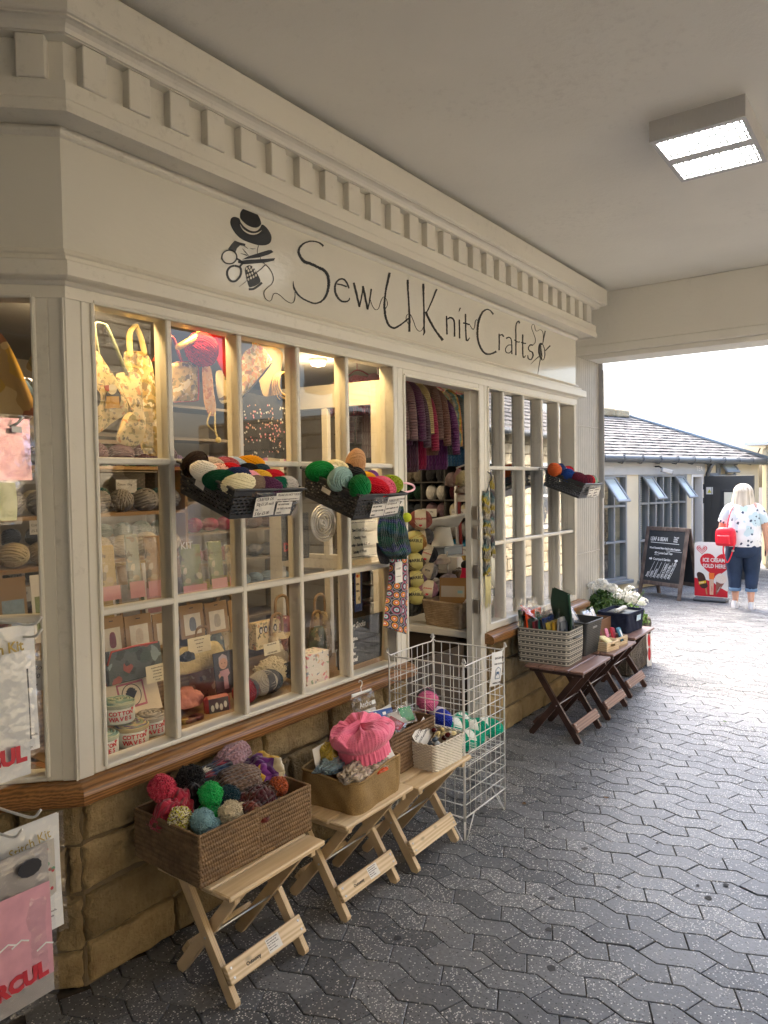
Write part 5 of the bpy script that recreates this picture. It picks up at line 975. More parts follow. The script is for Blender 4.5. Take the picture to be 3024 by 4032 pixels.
# ================================================================ goods on the dark stools
m, t, p = newmat('striped canvas'); tc = t.nodes.new('ShaderNodeTexCoord'); s = t.nodes.new('ShaderNodeSeparateXYZ'); t.links.new(tc.outputs['UV'], s.inputs[0])
v = mth(t, 'MULTIPLY', s.outputs[1], 6.); fr_ = mth(t, 'FRACT', v); fine = mth(t, 'GREATER_THAN', mth(t, 'SINE', mth(t, 'MULTIPLY', s.outputs[1], 6.283*18)), .35)
zz = mth(t, 'MULTIPLY', mth(t, 'COMPARE', fr_, .5, .16), mth(t, 'GREATER_THAN', mth(t, 'ADD', mth(t, 'SINE', mth(t, 'MULTIPLY', s.outputs[0], 6.283*40)), mth(t, 'MULTIPLY', mth(t, 'ABSOLUTE', mth(t, 'SUBTRACT', fr_, .5)), 6.)), -.25))
dk = mth(t, 'MAXIMUM', mth(t, 'MULTIPLY', fine, mth(t, 'SUBTRACT', 1., mth(t, 'COMPARE', fr_, .5, .17))), zz); t.links.new(mixc(t, dk, (.46, .43, .36), (.075, .073, .068)), p.inputs['Base Color']); p.inputs['Roughness'].default_value = .85; M_strp = m
SBK = empty('striped_basket', 'large grey and cream striped canvas basket packed with felt sheets', 'basket', (4.565, 1.965, .475), R(2)); g = MB(); woven(g, .29, .36, .225, lambda S, Z: .003*np.sin(S*17)*np.sin(Z*12), res=.008, cr_=.035, taper=.03, bulge=.004); g.build('body', M_strp, SBK)
g = MB(); g.tube([(.147, -.07, .175), (.158, -.05, .177), (.158, .05, .177), (.147, .07, .175)], .010, 6, flat=.3); g.tube([(-.07, -.182, .17), (-.05, -.192, .172), (.05, -.192, .172), (.07, -.182, .17)], .010, 6, flat=.3); g.build('handle', M_black, SBK)
sb = lambda x, y, z: (4.565+x, 1.965+y, .475+z)
felt = ['#39463a', '#a8552c', '#26303c', '#e8501c', '#26302c', '#4a5440', '#8c3038', '#2f7a72', '#28468a', '#7c6c58', '#22262e', '#6c6450', '#c0a848', '#c89a2c', '#9a9ca0', '#5a6068', '#262a34']
fn = ['moss grey', 'rust', 'slate', 'bright orange', 'charcoal green', 'olive', 'brick red', 'teal', 'royal blue', 'taupe', 'black', 'khaki', 'straw yellow', 'mustard', 'light grey', 'mid grey', 'ink blue']
for k, (c_, n_) in enumerate(zip(felt, fn)):
    y = .155-.0175*k; hh = .27+.02*math.sin(k*1.9)+(.05 if k in (0, 3) else 0); e = empty('felt_pack', n_+' felt sheets in a clear sleeve standing in the striped basket', 'felt pack', mx=rotm(sb(-.11, y, .06), R(90-6+8*math.sin(k)), R(rnd.uniform(-2, 2)), 0), group='packs of felt in the striped basket')
    g = MB(); g.grid([[(.22*i/6, (hh-.05)*j/5, .004*math.sin(i*1.7+k)) for j in range(6)] for i in range(7)]); g.grid([[(.22*i/6, (hh-.05)*j/5, .012+.004*math.sin(i*1.7+k)) for j in range(6)] for i in range(7)], flip=True); g.add([(0, 0, 0), (0, hh-.05, 0), (0, hh-.05, .012), (0, 0, .012), (.22, 0, 0), (.22, hh-.05, 0), (.22, hh-.05, .012), (.22, 0, .012)], [(0, 1, 2, 3), (4, 5, 6, 7), (1, 5, 6, 2)]); g.build('felt', M_cloth, e, smooth=False, color=C(c_))
    g = MB(); g.grid([[(-.004+.228*i/7, (hh+.02)*j/6, -.004+.006*fbm(i*.7, j*.7, k)+(.012*math.sin(i*1.3+k) if j > 4 else 0)) for j in range(7)] for i in range(8)]); g.build('sleeve', M_film, e)
GP = empty('felt_pack', 'tall dark green pack in shiny film standing up out of the striped basket', 'felt pack', mx=rotm(sb(.01, -.145, .16), R(80), R(-8), R(60))); g = MB(); g.grid([[(.17*i/6, .30*j/8, .012*math.sin(j*.9)) for j in range(9)] for i in range(7)]); g.grid([[(.17*i/6, .30*j/8, -.014+.012*math.sin(j*.9)) for j in range(9)] for i in range(7)], flip=True); g.tube([(0, 0, -.007), (-.002, .15, .0), (0, .30, -.005)], .009, 8); g.build('felt', M_cloth, GP, color=C('#2a4a38')); g = MB(); g.grid([[(-.008+.19*i/9, .315*j/10, .018+.012*math.sin(j*.9)+.012*fbm(i*.6, j*.6, 4)) for j in range(11)] for i in range(10)]); g.build('sleeve', M_film, GP)
g = MB(); g.prism([(.03, .05), (.12, .03), (.14, .18), (.05, .20)], .001, lambda x, y, h: (x, y, .016+.012*math.sin(y/.30*8*.9)+h)); g.build('leaflet', M_card, GP, smooth=False)
for lab, c, col, sz, rot in (('clear bag of dark felt flopping over the left end of the striped basket', sb(-.16, .15, .12), '#54604e', (.20, .25), (72, 6, -35)), ('clear bag with hot pink felt at the back of the striped basket', sb(-.10, .13, .20), '#d8337c', (.14, .16), (70, 0, -10)), ('bright orange felt bag lying over the striped basket', sb(-.06, .06, .27), '#f0561c', (.15, .10), (30, -18, 50))): packet(lab, rotm(c, *[R(q) for q in rot]), *sz, col, 'felt_bag', .03)
def wov(S, Z):
    cx_ = np.floor(Z/.0125).astype(int); u = S/.011+cx_*.5; return .0028*np.abs(np.sin(np.pi*u))*np.abs(np.sin(np.pi*Z/.0125))**.7-.001
BK = empty('black_basket', 'tall black plastic woven basket between the striped basket and the pine crates', 'basket', (4.885, 1.90, .475), R(-3)); g = MB(); woven(g, .27, .25, .225, wov, res=.0028, zres=.002, cr_=.02, taper=.18); pts, nr, l = ring_path(.275, .255, .02); g.tube(np.concatenate([pts, np.full((len(pts), 1), .226)], 1)[:-1], .006, 6, closed=True); g.build('body', M_dark, BK)
g = MB(); g.box((-.035, -.1265, .178), (.035, -.122, .192), bev=.003); g.build('hand_hold', pm('seen through slot', (.25, .25, .25), .7), BK, smooth=False)
packet('clear packet of grey fabric lying in the black basket', rotm((4.82, 1.85, .655), R(25), 0, R(30)), .16, .14, '#8a8a90'); packet('white card packet leaning out of the black basket', rotm((4.86, 1.97, .66), R(48), 0, R(-20)), .15, .17, '#d8d0c8'); packet('pale lilac packet at the back of the black basket', rotm((4.93, 1.99, .68), R(70), 0, 0), .10, .14, '#c8a8b8')
def crate(label, c, rz):
    e = empty('pine_crate', label, 'crate', c, R(rz)); W, D, H = .16, .12, .062
    for a, b in (((-W/2, -D/2, 0), (-W/2+.008, D/2, H)), ((W/2-.008, -D/2, 0), (W/2, D/2, H)), ((-W/2+.008, D/2-.007, 0), (W/2-.008, D/2, H*.9))): g = MB(); g.box(a, b, bev=.001); g.build('side_board', M_pine, e, smooth=False)
    g = MB()
    for a, b in (((-W/2+.008, -D/2, 0), (W/2-.008, -D/2+.007, H*.42)), ((-W/2+.008, -D/2, H*.74), (W/2-.008, -D/2+.007, H)), ((-W/2+.008, -D/2, H*.42), (-.03, -D/2+.007, H*.74)), ((.03, -D/2, H*.42), (W/2-.008, -D/2+.007, H*.74))): g.box(a, b)
    g.build('handle_board', M_pine, e, smooth=False); g = MB(); g.box((-W/2+.008, -D/2+.007, .004), (W/2-.008, D/2-.007, .010)); g.build('floor', M_pine, e, smooth=False); return e
crate('small pine crate of patterned fabric at the front of the middle dark stool', (5.05, 1.765, .475), -12); crate('small pine crate holding pink and blue fabric packs on the middle dark stool', (5.24, 1.765, .475), -12)
for lab, c, col, rot in (('folded cream fabric printed with red leaves in the left pine crate', (5.0, 1.73, .515), '#e0d4a0', (25, 8, -12)), ('rose pink folded fabric standing in the pine crate', (5.15, 1.79, .50), '#e090ac', (75, 10, 10)), ('scarlet folded fabric between the pink and blue ones in the pine crate', (5.22, 1.775, .50), '#c03848', (75, 12, 5)), ('blue floral fabric pack with white label in the pine crate', (5.23, 1.72, .50), '#3f7a96', (68, 6, 6)), ('maroon and gold folded fabrics behind the pink one in the pine crate', (5.11, 1.82, .49), '#7a3434', (75, -8, 15))):
    e = empty('folded_fabric', lab, 'fabric', mx=rotm(c, *[R(q) for q in rot])); g = MB(); g.box((0, 0, 0), (.09, .10, .018), bev=.008); g.build('cloth', pm('print '+col, C(col), .85, var=.35, vs=70), e, smooth='auto')
    if 'label' in lab: sheet('paper_label', .04, .055, Matrix.Translation((.025, .025, .0185)), M_white, e)
def chunky(S, Z): return .004*np.abs(np.sin(np.pi*(S/.012+Z/.012*.5)))*np.abs(np.sin(np.pi*Z/.011))+.002*np.sin(S*80+Z*50)
NB = empty('navy_basket', 'navy blue woven basket of small packets on the farthest dark stool', 'basket', (5.80, 1.90, .475), R(-4)); g = MB(); woven(g, .33, .25, .15, chunky, res=.0035, zres=.0028, cr_=.02, taper=.10); rim_twist(g, .33, .25, .15, .02, .008); g.build('body', pm('navy cord', C('#1e2740'), .9, var=.3, vs=60), NB)
sheet('label_pocket', .085, .045, frame((-.035, -.137, .085), (1, 0, 0), (0, -.1, 1)), pm('pale label', C('#b8d4e4'), .4, var=.2, vs=60), NB)
tag(MB().tube(np.stack([np.linspace(5.70, 5.90, 60), 1.90+.012*np.sin(np.linspace(0, 60, 60)), .632+.008*np.abs(np.sin(np.linspace(0, 28, 60)))], -1), .013, 6).build('lace_trim', M_white), 'white scalloped lace trim lying across the navy basket', 'trim'); tag(MB().box((5.66, 1.80, .60), (5.95, 2.0, .612)).build('dark_packets', pm('dark packets', (.06, .07, .06), .5, var=.4, vs=60)), 'dark packets filling the navy basket under the white lace', 'packet')
BX = empty('cardboard_tray', 'brown cardboard tray of white packets behind the navy basket', 'box', (5.48, 2.02, .475)); g = MB(); 
for a, b in (((-.14, -.1, 0), (.14, -.095, .13)), ((-.14, .095, 0), (.14, .1, .13)), ((-.14, -.095, 0), (-.135, .095, .13)), ((.135, -.095, 0), (.14, .095, .13)), ((-.135, -.095, 0), (.135, .095, .005))): g.box(a, b)
g.build('body', pm('brown card', C('#7c5a40'), .8), BX, smooth=False)
for k, (x, rx, col) in enumerate(((5.38, 60, '#e8e8ec'), (5.45, 50, '#d8dce4'), (5.53, 66, '#f0ece8'))): packet(('white paper pattern packet at the left of the cardboard tray', 'clear packet in the middle of the cardboard tray', 'white label card at the right of the cardboard tray')[k], rotm((x-.05, 1.98, .55), R(rx), 0, R(-15+12*k)), .11, .14, col)

# ================================================================ geraniums, trough and leaning board
TR = empty('stone_trough', 'weathered stone trough under the white geraniums at the end of the shop', 'planter', (6.44, 2.16, 0)); g = MB(); stone_wall(g, (-.27, -.20), (1, 0), .62, 0, .42, 41, rows=[.42], lens=(.9, 1.), res=.03, mort=False); stone_wall(g, (-.27, .2), (0, -1), .4, 0, .42, 42, rows=[.42], lens=(.9, 1.), res=.03, mort=False); stone_wall(g, (.35, -.2), (0, 1), .4, 0, .42, 43, rows=[.42], lens=(.9, 1.), res=.03, mort=False); g.box((-.26, -.19, .0), (.34, .2, .40)); g.build('body', stone('dark trough stone', (.07, .055, .04), (.16, .13, .095)), TR)
GE = empty('white_geranium', 'bushy white flowering geraniums over fresh green leaves beside the shutter', 'plant', (6.33, 2.17, .42))
rg = np.random.default_rng(5); g = MB(); M_leaf = pm('geranium leaf', (.055, .12, .022), .5, var=.45, vs=25); M_leaf2 = pm('lime leaf', (.14, .26, .035), .5, var=.4, vs=25)
def crown(n, c, r, m_, sz):
    for i in range(n):
        d = rg.normal(size=3); d /= np.linalg.norm(d); d[2] = abs(d[2])*.9-.15; q = np.array(c)+d*np.array(r)*(rg.random()**.35); nn = d+rg.normal(size=3)*.5; nn /= np.linalg.norm(nn); a = np.cross(nn, rg.normal(size=3)); a /= np.linalg.norm(a); b = np.cross(nn, a); k = sz*(.6+.8*rg.random())
        P = [q+k*(math.cos(t_)*a*(1 if j % 2 else .8)+math.sin(t_)*b*(1 if j % 2 else .8))+nn*(.25*k if j % 2 else 0) for j, t_ in enumerate(np.linspace(0, 6.28, 8, endpoint=False))]; g.add([q-nn*.15*k]+P, [(0, j+1, (j+1) % 8+1) for j in range(8)], m_)
crown(1100, (-.12, .02, .08), (.30, .24, .28), 0, .024); crown(900, (.18, -.05, .0), (.26, .22, .19), 1, .015)
for k in range(40):
    d = rg.normal(size=2)*.12; g.tube([(d[0]*.3, d[1]*.3, -.05), (d[0]*.7, d[1]*.7, .12), (d[0]*1.2-.05, d[1]*1.2, .3)], .003, 4, 0)
g.build('foliage', [M_leaf, M_leaf2], GE, smooth=False)
M_pet = pm('white petal', (.82, .82, .78), .6, var=.1)
for k in range(30):
    th_ = rg.random()*6.28; u = rg.random(); cx_ = -.34+.74*u; cz = (.35-.24*u)*(.7+.35*rg.random()); c = np.array([cx_, -.06+rg.normal()*.10-.06*u, cz+.03]); g = MB(); rr = .030+.016*rg.random()
    for i in range(26):
        d = rg.normal(size=3); d /= np.linalg.norm(d); d[2] = d[2]*.7+.2; q = c+d*rr; a = np.cross(d, rg.normal(size=3)); a /= np.linalg.norm(a)+1e-9; b = np.cross(d, a); s_ = .013
        for j in range(5):
            t0, t1 = j*1.2566, j*1.2566+.9; g.add([q, q+s_*(math.cos(t0)*a+math.sin(t0)*b)+d*.003, q+s_*1.25*(math.cos((t0+t1)/2)*a+math.sin((t0+t1)/2)*b)+d*.004, q+s_*(math.cos(t1)*a+math.sin(t1)*b)+d*.003], [(0, 1, 2, 3)])
    g.build('flower_head', M_pet, GE, smooth=False)
LB = empty('leaning_board', 'small white board with a red printed heart leaning on the stone trough', 'sign', mx=frame((6.62, 1.94, .0), (.86, -.5, 0), (.02, .02, 1))); sheet('panel', .055, .34, Matrix.Identity(4), M_white, LB, .004); g = MB(); 
for z in (.03, .15): g.prism(el((.0275, z+.08), .016, .06, n=16)[:-1], .0006, lambda x, y, h: (x, y, .0041+h))
g.build('red_print', pm('print red', C('#c8202e'), .5), LB, smooth=False)

# ================================================================ things hung at the doorway
def P3(x, y, ox, oy, s_, ax, val): return pix(ox+x/s_, oy+y/s_, ax, val)
D1 = lambda x, y, yv: P3(x, y, 1480, 1830, 3.19, 1, yv)
SN = empty('knitted_snood', 'teal green and violet ribbed snood hanging below the basket by the doorway', 'scarf', (0, 0, 0)); M_sn = knit('knit snood', (0, 0, 0), 26, 30, [C('#0f5a4a'), C('#14463f'), C('#3a3f86'), C('#0f6a52'), C('#2a5a78'), C('#123a38')], strength=1.)
def drape(nm, mt, parent, outline_l, outline_r, yv, th, seed, nu=36, nv=60, ridg=6, amp=.012):
    L = cr_spline(outline_l, 10); Rr = cr_spline(outline_r, 10); g = MB(); k = np.linspace(0, 1, nv); li = np.array([np.interp(k, np.linspace(0, 1, len(L)), L[:, j]) for j in range(2)]).T; ri = np.array([np.interp(k, np.linspace(0, 1, len(Rr)), Rr[:, j]) for j in range(2)]).T; P = np.zeros((nu, nv, 3)); Q = np.zeros((nu, nv, 3))
    for i in range(nu):
        u = i/(nu-1)
        for j in range(nv):
            c = li[j]*(1-u)+ri[j]*u; v3 = D1(c[0], c[1], yv); b = math.sin(math.pi*u)**.6; z_ = amp*math.sin(ridg*math.pi*u+3*k[j]+seed)+amp*1.3*fbm(u*3, k[j]*4, seed); P[i, j] = (v3.x, v3.y-th*b-z_*b, v3.z); Q[i, j] = (v3.x, v3.y+th*b*.6, v3.z)
    uv = np.stack(np.meshgrid(np.linspace(0, 1, nu), np.linspace(0, 1, nv), indexing='ij'), -1); g.grid(P, uv=uv); g.grid(Q, uv=uv, flip=True); return g.build(nm, mt, parent)
drape('body', M_sn, SN, [(215, 520), (60, 640), (20, 860), (60, 1060), (190, 1190)], [(235, 520), (320, 700), (385, 900), (415, 1090), (290, 1170)], 2.12, .05, 1)
SK = tag(drape('knitted_sock', K_('sock grey', '#3c4150', 20, 24), None, [(10, 980), (15, 1120), (60, 1240)], [(60, 1000), (150, 1150), (130, 1250)], 2.17, .02, 2, 20, 30), 'dark grey knitted sock hanging beside the teal snood', 'sock')
m, t, p = newmat('hexagon print'); tc = t.nodes.new('ShaderNodeTexCoord'); mp = nd(t, 'ShaderNodeMapping', Scale=(3.2, 8.5, 1)); t.links.new(tc.outputs['UV'], mp.inputs[0]); vo = nd(t, 'ShaderNodeTexVoronoi', Scale=1., Randomness=.25); vo.voronoi_dimensions = '2D'; t.links.new(mp.outputs[0], vo.inputs[0])
s = t.nodes.new('ShaderNodeSeparateXYZ'); t.links.new(vo.outputs['Color'], s.inputs[0]); rr = mth(t, 'ADD', vo.outputs['Distance'], 0.)
r1 = ramp(t, [(0, C('#d8c8b8')), (.12, C('#c43a48')), (.22, C('#d89a3c')), (.34, C('#3a3440')), (.48, C('#8c8a94')), (.56, C('#302c36'))], 'CONSTANT'); r2 = ramp(t, [(0, C('#d05068')), (.10, C('#a8c4d0')), (.24, C('#3a3440')), (.40, C('#a03a5c')), (.50, C('#7c8090')), (.58, C('#2c2830'))], 'CONSTANT'); t.links.new(rr, r1.inputs[0]); t.links.new(rr, r2.inputs[0])
t.links.new(mixc(t, mth(t, 'GREATER_THAN', s.outputs[0], .5), r1.outputs[0], r2.outputs[0]), p.inputs['Base Color']); p.inputs['Roughness'].default_value = .8
HX = empty('patchwork_bag', 'long dark bag printed with crochet hexagon flowers hanging under the teal snood', 'bag', (0, 0, 0)); drape('body', m, HX, [(180, 1180), (150, 1500), (120, 1760), (90, 2030)], [(400, 1170), (400, 1500), (395, 1800), (385, 2130)], 2.15, .018, 3, 24, 40, 2, .006)
q = D1(245, 1490, 2.10); TG = sheet('swing_tag', .062, .104, frame(q, (1, 0, .0), (.05, 0, 1)), M_card, HX); text('writing', 'A GIFT', .013, Matrix.Translation((.01, .066, .0008)), M_ink, TG); text('writing', 'made by hand', .0065, Matrix.Translation((.010, .03, .0008)), M_ink, TG)
HG = empty('coat_hanger', 'pale pink plastic baby hanger sticking out beside the basket at the doorway', 'hanger', (0, 0, 0)); g = MB(); g.tube(cr_spline([D1(*q_, 2.08) for q_ in ((330, 235), (380, 230), (455, 250), (485, 290), (460, 320), (400, 340), (330, 350))], 5), .0055, 6); g.build('bar', pm('pink plastic', C('#f0c0d0'), .35), HG)
RD = empty('felt_ball_wand', 'lime green felt ball on a pale rod beside the doorway yarn', 'wand', (0, 0, 0)); q = D1(388, 662, 2.2); g = MB(); g.ball(q, .026, 18, 12); g.build('ball', pm('lime felt', C('#b8c832'), .95, bs=.5, bscale=200), RD); g = MB(); g.tube([(q.x, q.y, q.z-.02), (q.x, q.y, q.z-.15), (q.x, q.y+.01, q.z-.3)], .005, 6); g.build('rod', M_card, RD)
def cscarf(label, x, yv, z0, z1, w_, cols, seed):
    e = empty('crochet_scarf', label, 'scarf', (x, yv, z0)); L = z0-z1; g = MB(); P = [[((u-.5)*w_*(1+.12*math.sin(v*23+seed))+.006*math.sin(v*9+seed), -.012-.010*math.sin(math.pi*u)-.006*math.sin(v*55+u*9), -v*L) for v in np.linspace(0, 1, 60)] for u in np.linspace(0, 1, 12)]; g.grid(P); g.grid([[(a, b+.014, c) for a, b, c in r_] for r_ in P], flip=True); g.build('body', knit('knit '+label[:12], (0, 0, 0), 7, 40, cols, strength=1., mottle=.4), e)
    g = MB(); rg = np.random.default_rng(seed)
    for k in range(16): a = (k/15-.5)*w_; g.tube([(a, -.012, -L+.01), (a+.004*rg.normal(), -.015, -L-.08), (a+.008*rg.normal(), -.012, -L-.17-.03*rg.random())], .0022, 4)
    g.build('fringe', pm('fringe '+str(seed), C(('#d8cf9c', '#dcdcd0')[seed % 2]), .9), e); return e
CS = [C('#a8a090'), C('#8a8478'), C('#b09a2c'), C('#c8c0b0'), C('#6c6a68'), C('#5a8a8c'), C('#b8a428')]
cscarf('grey mustard and teal crochet scarf hanging at the left on the right door post', 4.155, YF-.004, 1.60, 1.06, .065, CS, 4); cscarf('shorter cream and teal crochet scarf hanging at the right on the door post', 4.225, YF-.004, 1.70, 1.17, .04, [C('#c8c4b8'), C('#6c5a60'), C('#4a7a80'), C('#d0ccc0'), C('#b8a030')], 5)
g = MB(); g.tube(cr_spline([(4.185, YF-.005, 1.72), (4.185, YF-.03, 1.70), (4.185, YF-.032, 1.67), (4.185, YF-.02, 1.66)], 5), .003, 6); g.tube([(4.185, YF-.02, 1.66), (4.17, YF-.02, 1.63), (4.155, YF-.018, 1.60)], .004, 5); tag(g.build('wire_hook', M_dark), 'dark wire hook holding the crochet scarves on the door post', 'hook')
for k, mx_ in enumerate((mx1, mx2, mx3)):
    W = (.345, .335, .345)[k]
    for x in (.06, W-.06):
        a = mx_ @ Vector((x, .30, .105)); g = MB(); g.tube(cr_spline([(a.x, a.y-.008, a.z-.02), (a.x, a.y-.008, a.z+.012), (a.x, YF-.004, a.z+.022), (a.x, YF-.003, 1.735)], 5), .003, 6); g.build('wire_hanger', M_dark, (B1, B2, B3)[k]).matrix_parent_inverse = mx_.inverted()

# ================================================================ packets on the display rack at the near left
LR = empty('display_rack', 'wire display rack of hanging craft packets at the near left corner', 'rack', (.62, 1.60, 0)); g = MB()
for x in (-.32, -.20, -.08, .04, .13): wire(g, (x, 0, .05), (x, 0, 1.95), .003)
for k in range(14): wire(g, (-.34, 0, .1+k*.14), (.14, 0, .1+k*.14), .003)
for z in (.0,): g.box((-.34, -.12, .0), (.14, .12, .03), bev=.004)
g.build('grid', M_dark, LR)
for hx_, hz_ in ((.155, 1.385), (.155, 1.36), (.10, .965), (.14, .99), (.04, .935), (.13, 1.79), (.05, 1.78)):
    g = MB(); g.tube(cr_spline([(hx_, 0, hz_-.01), (hx_+.01, -.07, hz_-.012), (hx_+.02, -.135, hz_-.01), (hx_+.03, -.15, hz_+.006)], 5), .0028, 6); g.build('hook', M_chrome, LR)
g = MB(); g.box((-.10, -.215, .0), (.042, -.16, .86), bev=.003); g.build('side_board', pm('tan hardboard', C('#9a7440'), .6, var=.2), LR, smooth=False)
def rpk(label, x1, z1, w_, h_, y, back, tilt=0, extra=None, film=True):
    """flat hang-packet whose right top corner is at x1, z1"""
    e = empty('craft_packet', label, 'packet', mx=frame((x1-w_, y, z1-h_), (1, 0, .0), (R(tilt), .03, 1))); g = MB(); n_ = 8
    g.grid([[(w_*i/n_, h_*j/n_, .002+.005*math.sin(i*1.1+x1*40)*math.sin(math.pi*j/n_)) for j in range(n_+1)] for i in range(n_+1)]); g.grid([[(w_*i/n_, h_*j/n_, -.004) for j in range(n_+1)] for i in range(n_+1)], flip=True); g.build('sleeve', back, e)
    if film: g = MB(); g.grid([[(-.006+(w_+.012)*i/n_, -.008+(h_+.014)*j/n_, .010+.006*math.sin(i*1.1+x1*40)*math.sin(math.pi*j/n_)+.003*fbm(i, j, x1*9)) for j in range(n_+1)] for i in range(n_+1)]); g.build('film', M_film, e)
    if extra: extra(e, w_, h_)
    return e
M_foilp = pm('pink foil', C('#caa0a8'), .18, metal=.85, var=.3, vs=14, bs=.8, bscale=22); M_foils = pm('silver foil', C('#d0d0d0'), .2, metal=.9, var=.2, vs=14, bs=.8, bscale=22); M_pvc = pm('cloudy pvc', C('#d6d8a4'), .25, var=.2)
rpk('crinkled pink foil packet at the top of the near left rack', .808, 1.795, .16, .125, 1.475, M_foilp, extra=lambda e, w_, h_: sheet('price_sticker', .02, .012, Matrix.Translation((w_-.045, h_-.03, .016)), M_white, e)); rpk('silver foil packet hanging behind the pink foil one', .79, 1.685, .15, .03, 1.495, M_foils); rpk('cloudy yellowish packet below the foil packets on the near left rack', .765, 1.665, .14, .075, 1.46, M_pvc)
def kitx(e, w_, h_):
    text('title', 'Cross Stitch Kit', .030, Matrix.Translation((w_-.205, h_-.055, .0145)) @ Matrix.Rotation(R(2), 4, 'Z'), pm('gold print two', C('#b0984c'), .5), e, bold=.0007, sx=.9); g = MB(); mk = lambda x, y, h: (x, y, .0135+h); X, Y = w_-.075, h_-.235
    for a, b in (((0, 0), (.052, .004)), ((0, .142), (.052, .146)), ((0, .004), (.004, .142)), ((.048, .004), (.052, .142))): g.prism([(X+a[0], Y+a[1]), (X+b[0], Y+a[1]), (X+b[0], Y+b[1]), (X+a[0], Y+b[1])], .0004, mk, 0)
    for k in range(4):
        y = Y+.014+.033*k; g.prism([(X+.018, y+.014), (X+.034, y+.014), (X+.037, y+.026), (X+.030, y+.022), (X+.026, y+.028), (X+.022, y+.022), (X+.015, y+.026)], .0005, mk, 1); g.prism([(X+.0245, y), (X+.0275, y), (X+.0275, y+.013), (X+.0245, y+.013)], .0005, mk, 2); g.prism([(X+.0275, y+.002), (X+.037, y+.009), (X+.034, y+.003)], .0005, mk, 2); g.prism([(X+.0245, y+.002), (X+.015, y+.009), (X+.018, y+.003)], .0005, mk, 2)
    g.build('chart', [M_ink, pm('tulip red', C('#b84a64'), .6), pm('tulip green', C('#5a8a6a'), .6)], e, smooth=False)
    for i, s_ in enumerate(('For This Kit Design', 'Including Fabric, Threads,', 'Needle and Chart', 'For This Thin Design')): text('writing', s_, .0075, Matrix.Translation((w_-.085, h_*.17-.012*i, .0135)), M_ink, e)
rpk('white cross stitch kit packet with a tulip strip chart on the near left rack', .813, 1.372, .24, .262, 1.49, M_white, extra=kitx); rpk('white packet hanging behind the tulip kit on the near left rack', .82, 1.36, .24, .25, 1.515, M_white)
M_red = pm('bold red print', C('#c0303c'), .5)
rpk('white bag with big red capital letters overlapping the tulip kit', .768, 1.325, .20, .245, 1.445, pm('shiny white bag', (.7, .71, .7), .25, var=.1), extra=lambda e, w_, h_: text('lettering', 'RCUL', .042, Matrix.Translation((w_-.12, .035, .015)), M_red, e, bold=.0025))
def kit2(e, w_, h_):
    text('title', 'Stitch Kit', .030, Matrix.Translation((w_-.115, h_-.055, .0145)) @ Matrix.Rotation(R(10), 4, 'Z'), pm('gold print two', C('#b0984c'), .5), e, sx=.8); g = MB(); rg = random.Random(3); mk = lambda x, y, h: (x, y, .0135+h); g.prism([(w_-.075, .06), (w_-.02, .085), (w_-.02, .20), (w_-.075, .20)], .0003, mk, 0)
    for k in range(26): x, y = w_-.072+.048*rg.random(), .085+.11*rg.random(); g.prism(el((x, y), .004, .004, n=7)[:-1], .0006, mk, 1+k % 2)
    g.build('chart', [pm('chart grey', C('#b8b2a6'), .7), M_red, pm('tulip green', C('#5a8a6a'), .6)], e, smooth=False)
    for i in range(3): text('writing', ('Contains fabric, threads,', 'needle and chart with', 'full instructions')[i], .0065, Matrix.Translation((w_-.085, .045-.011*i, .0135)), M_ink, e)
rpk('white stitch kit packet with a rose chart on the lower rack hooks', .862, .948, .20, .245, 1.505, M_white, extra=kit2)
def pinkx(e, w_, h_):
    g = MB(); mk = lambda x, y, h: (x, y, .0135+h); g.prism([(w_-.11, h_-.06)]+[(w_-.055+.026*math.cos(a), h_-.032+.014*math.sin(a)) for a in np.linspace(-2.6, 2.6, 14)], .0003, mk) if False else g.prism([(w_-.045+.024*math.cos(a)*(1+.05*(i % 2)), h_-.032+.017*math.sin(a)*(1+.05*(i % 2))) for i, a in enumerate(np.linspace(0, 6.28, 24, endpoint=False))], .0003, mk); g.build('round_label', M_ink, e, smooth=False)
    g = MB(); g.prism([(0, .045), (w_-.006, .045), (w_-.006, h_-.075), (0, h_-.07)], .0004, mk); 
    g.build('panel', pm('pink panel', C('#cf98a4'), .5, var=.3, vs=25), e, smooth=False); g = MB(); rgq = random.Random(8)
    for k in range(9): x = .02+rgq.random()*(w_-.06); y = .08+rgq.random()*.12; ribbon(g, np.array([(x, y), (x+.02, y+.008), (x+.035, y)]), .003, lambda x, y, h: (x, y, .0143+h))
    g.build('wavy_print', M_white, e, smooth=False); text('lettering', 'RCUL', .042, Matrix.Translation((w_-.125, .045, .0158)) @ Matrix.Rotation(R(3), 4, 'Z'), M_red, e, bold=.0025)
rpk('clear packet with a pink panel and red capital letters low on the near left rack', .808, .918, .20, .31, 1.455, M_pvc if False else pm('grey card back', C('#a09a94'), .5), extra=pinkx)
for k, (x1, z1, lab) in enumerate(((.745, .985, 'white boxed kit edge behind the lower hooks of the near left rack'), (.70, .965, 'second white boxed kit edge farther left on the near left rack'))): rpk(lab, x1, z1, .05, .09, 1.56, M_card, film=False, tilt=6)

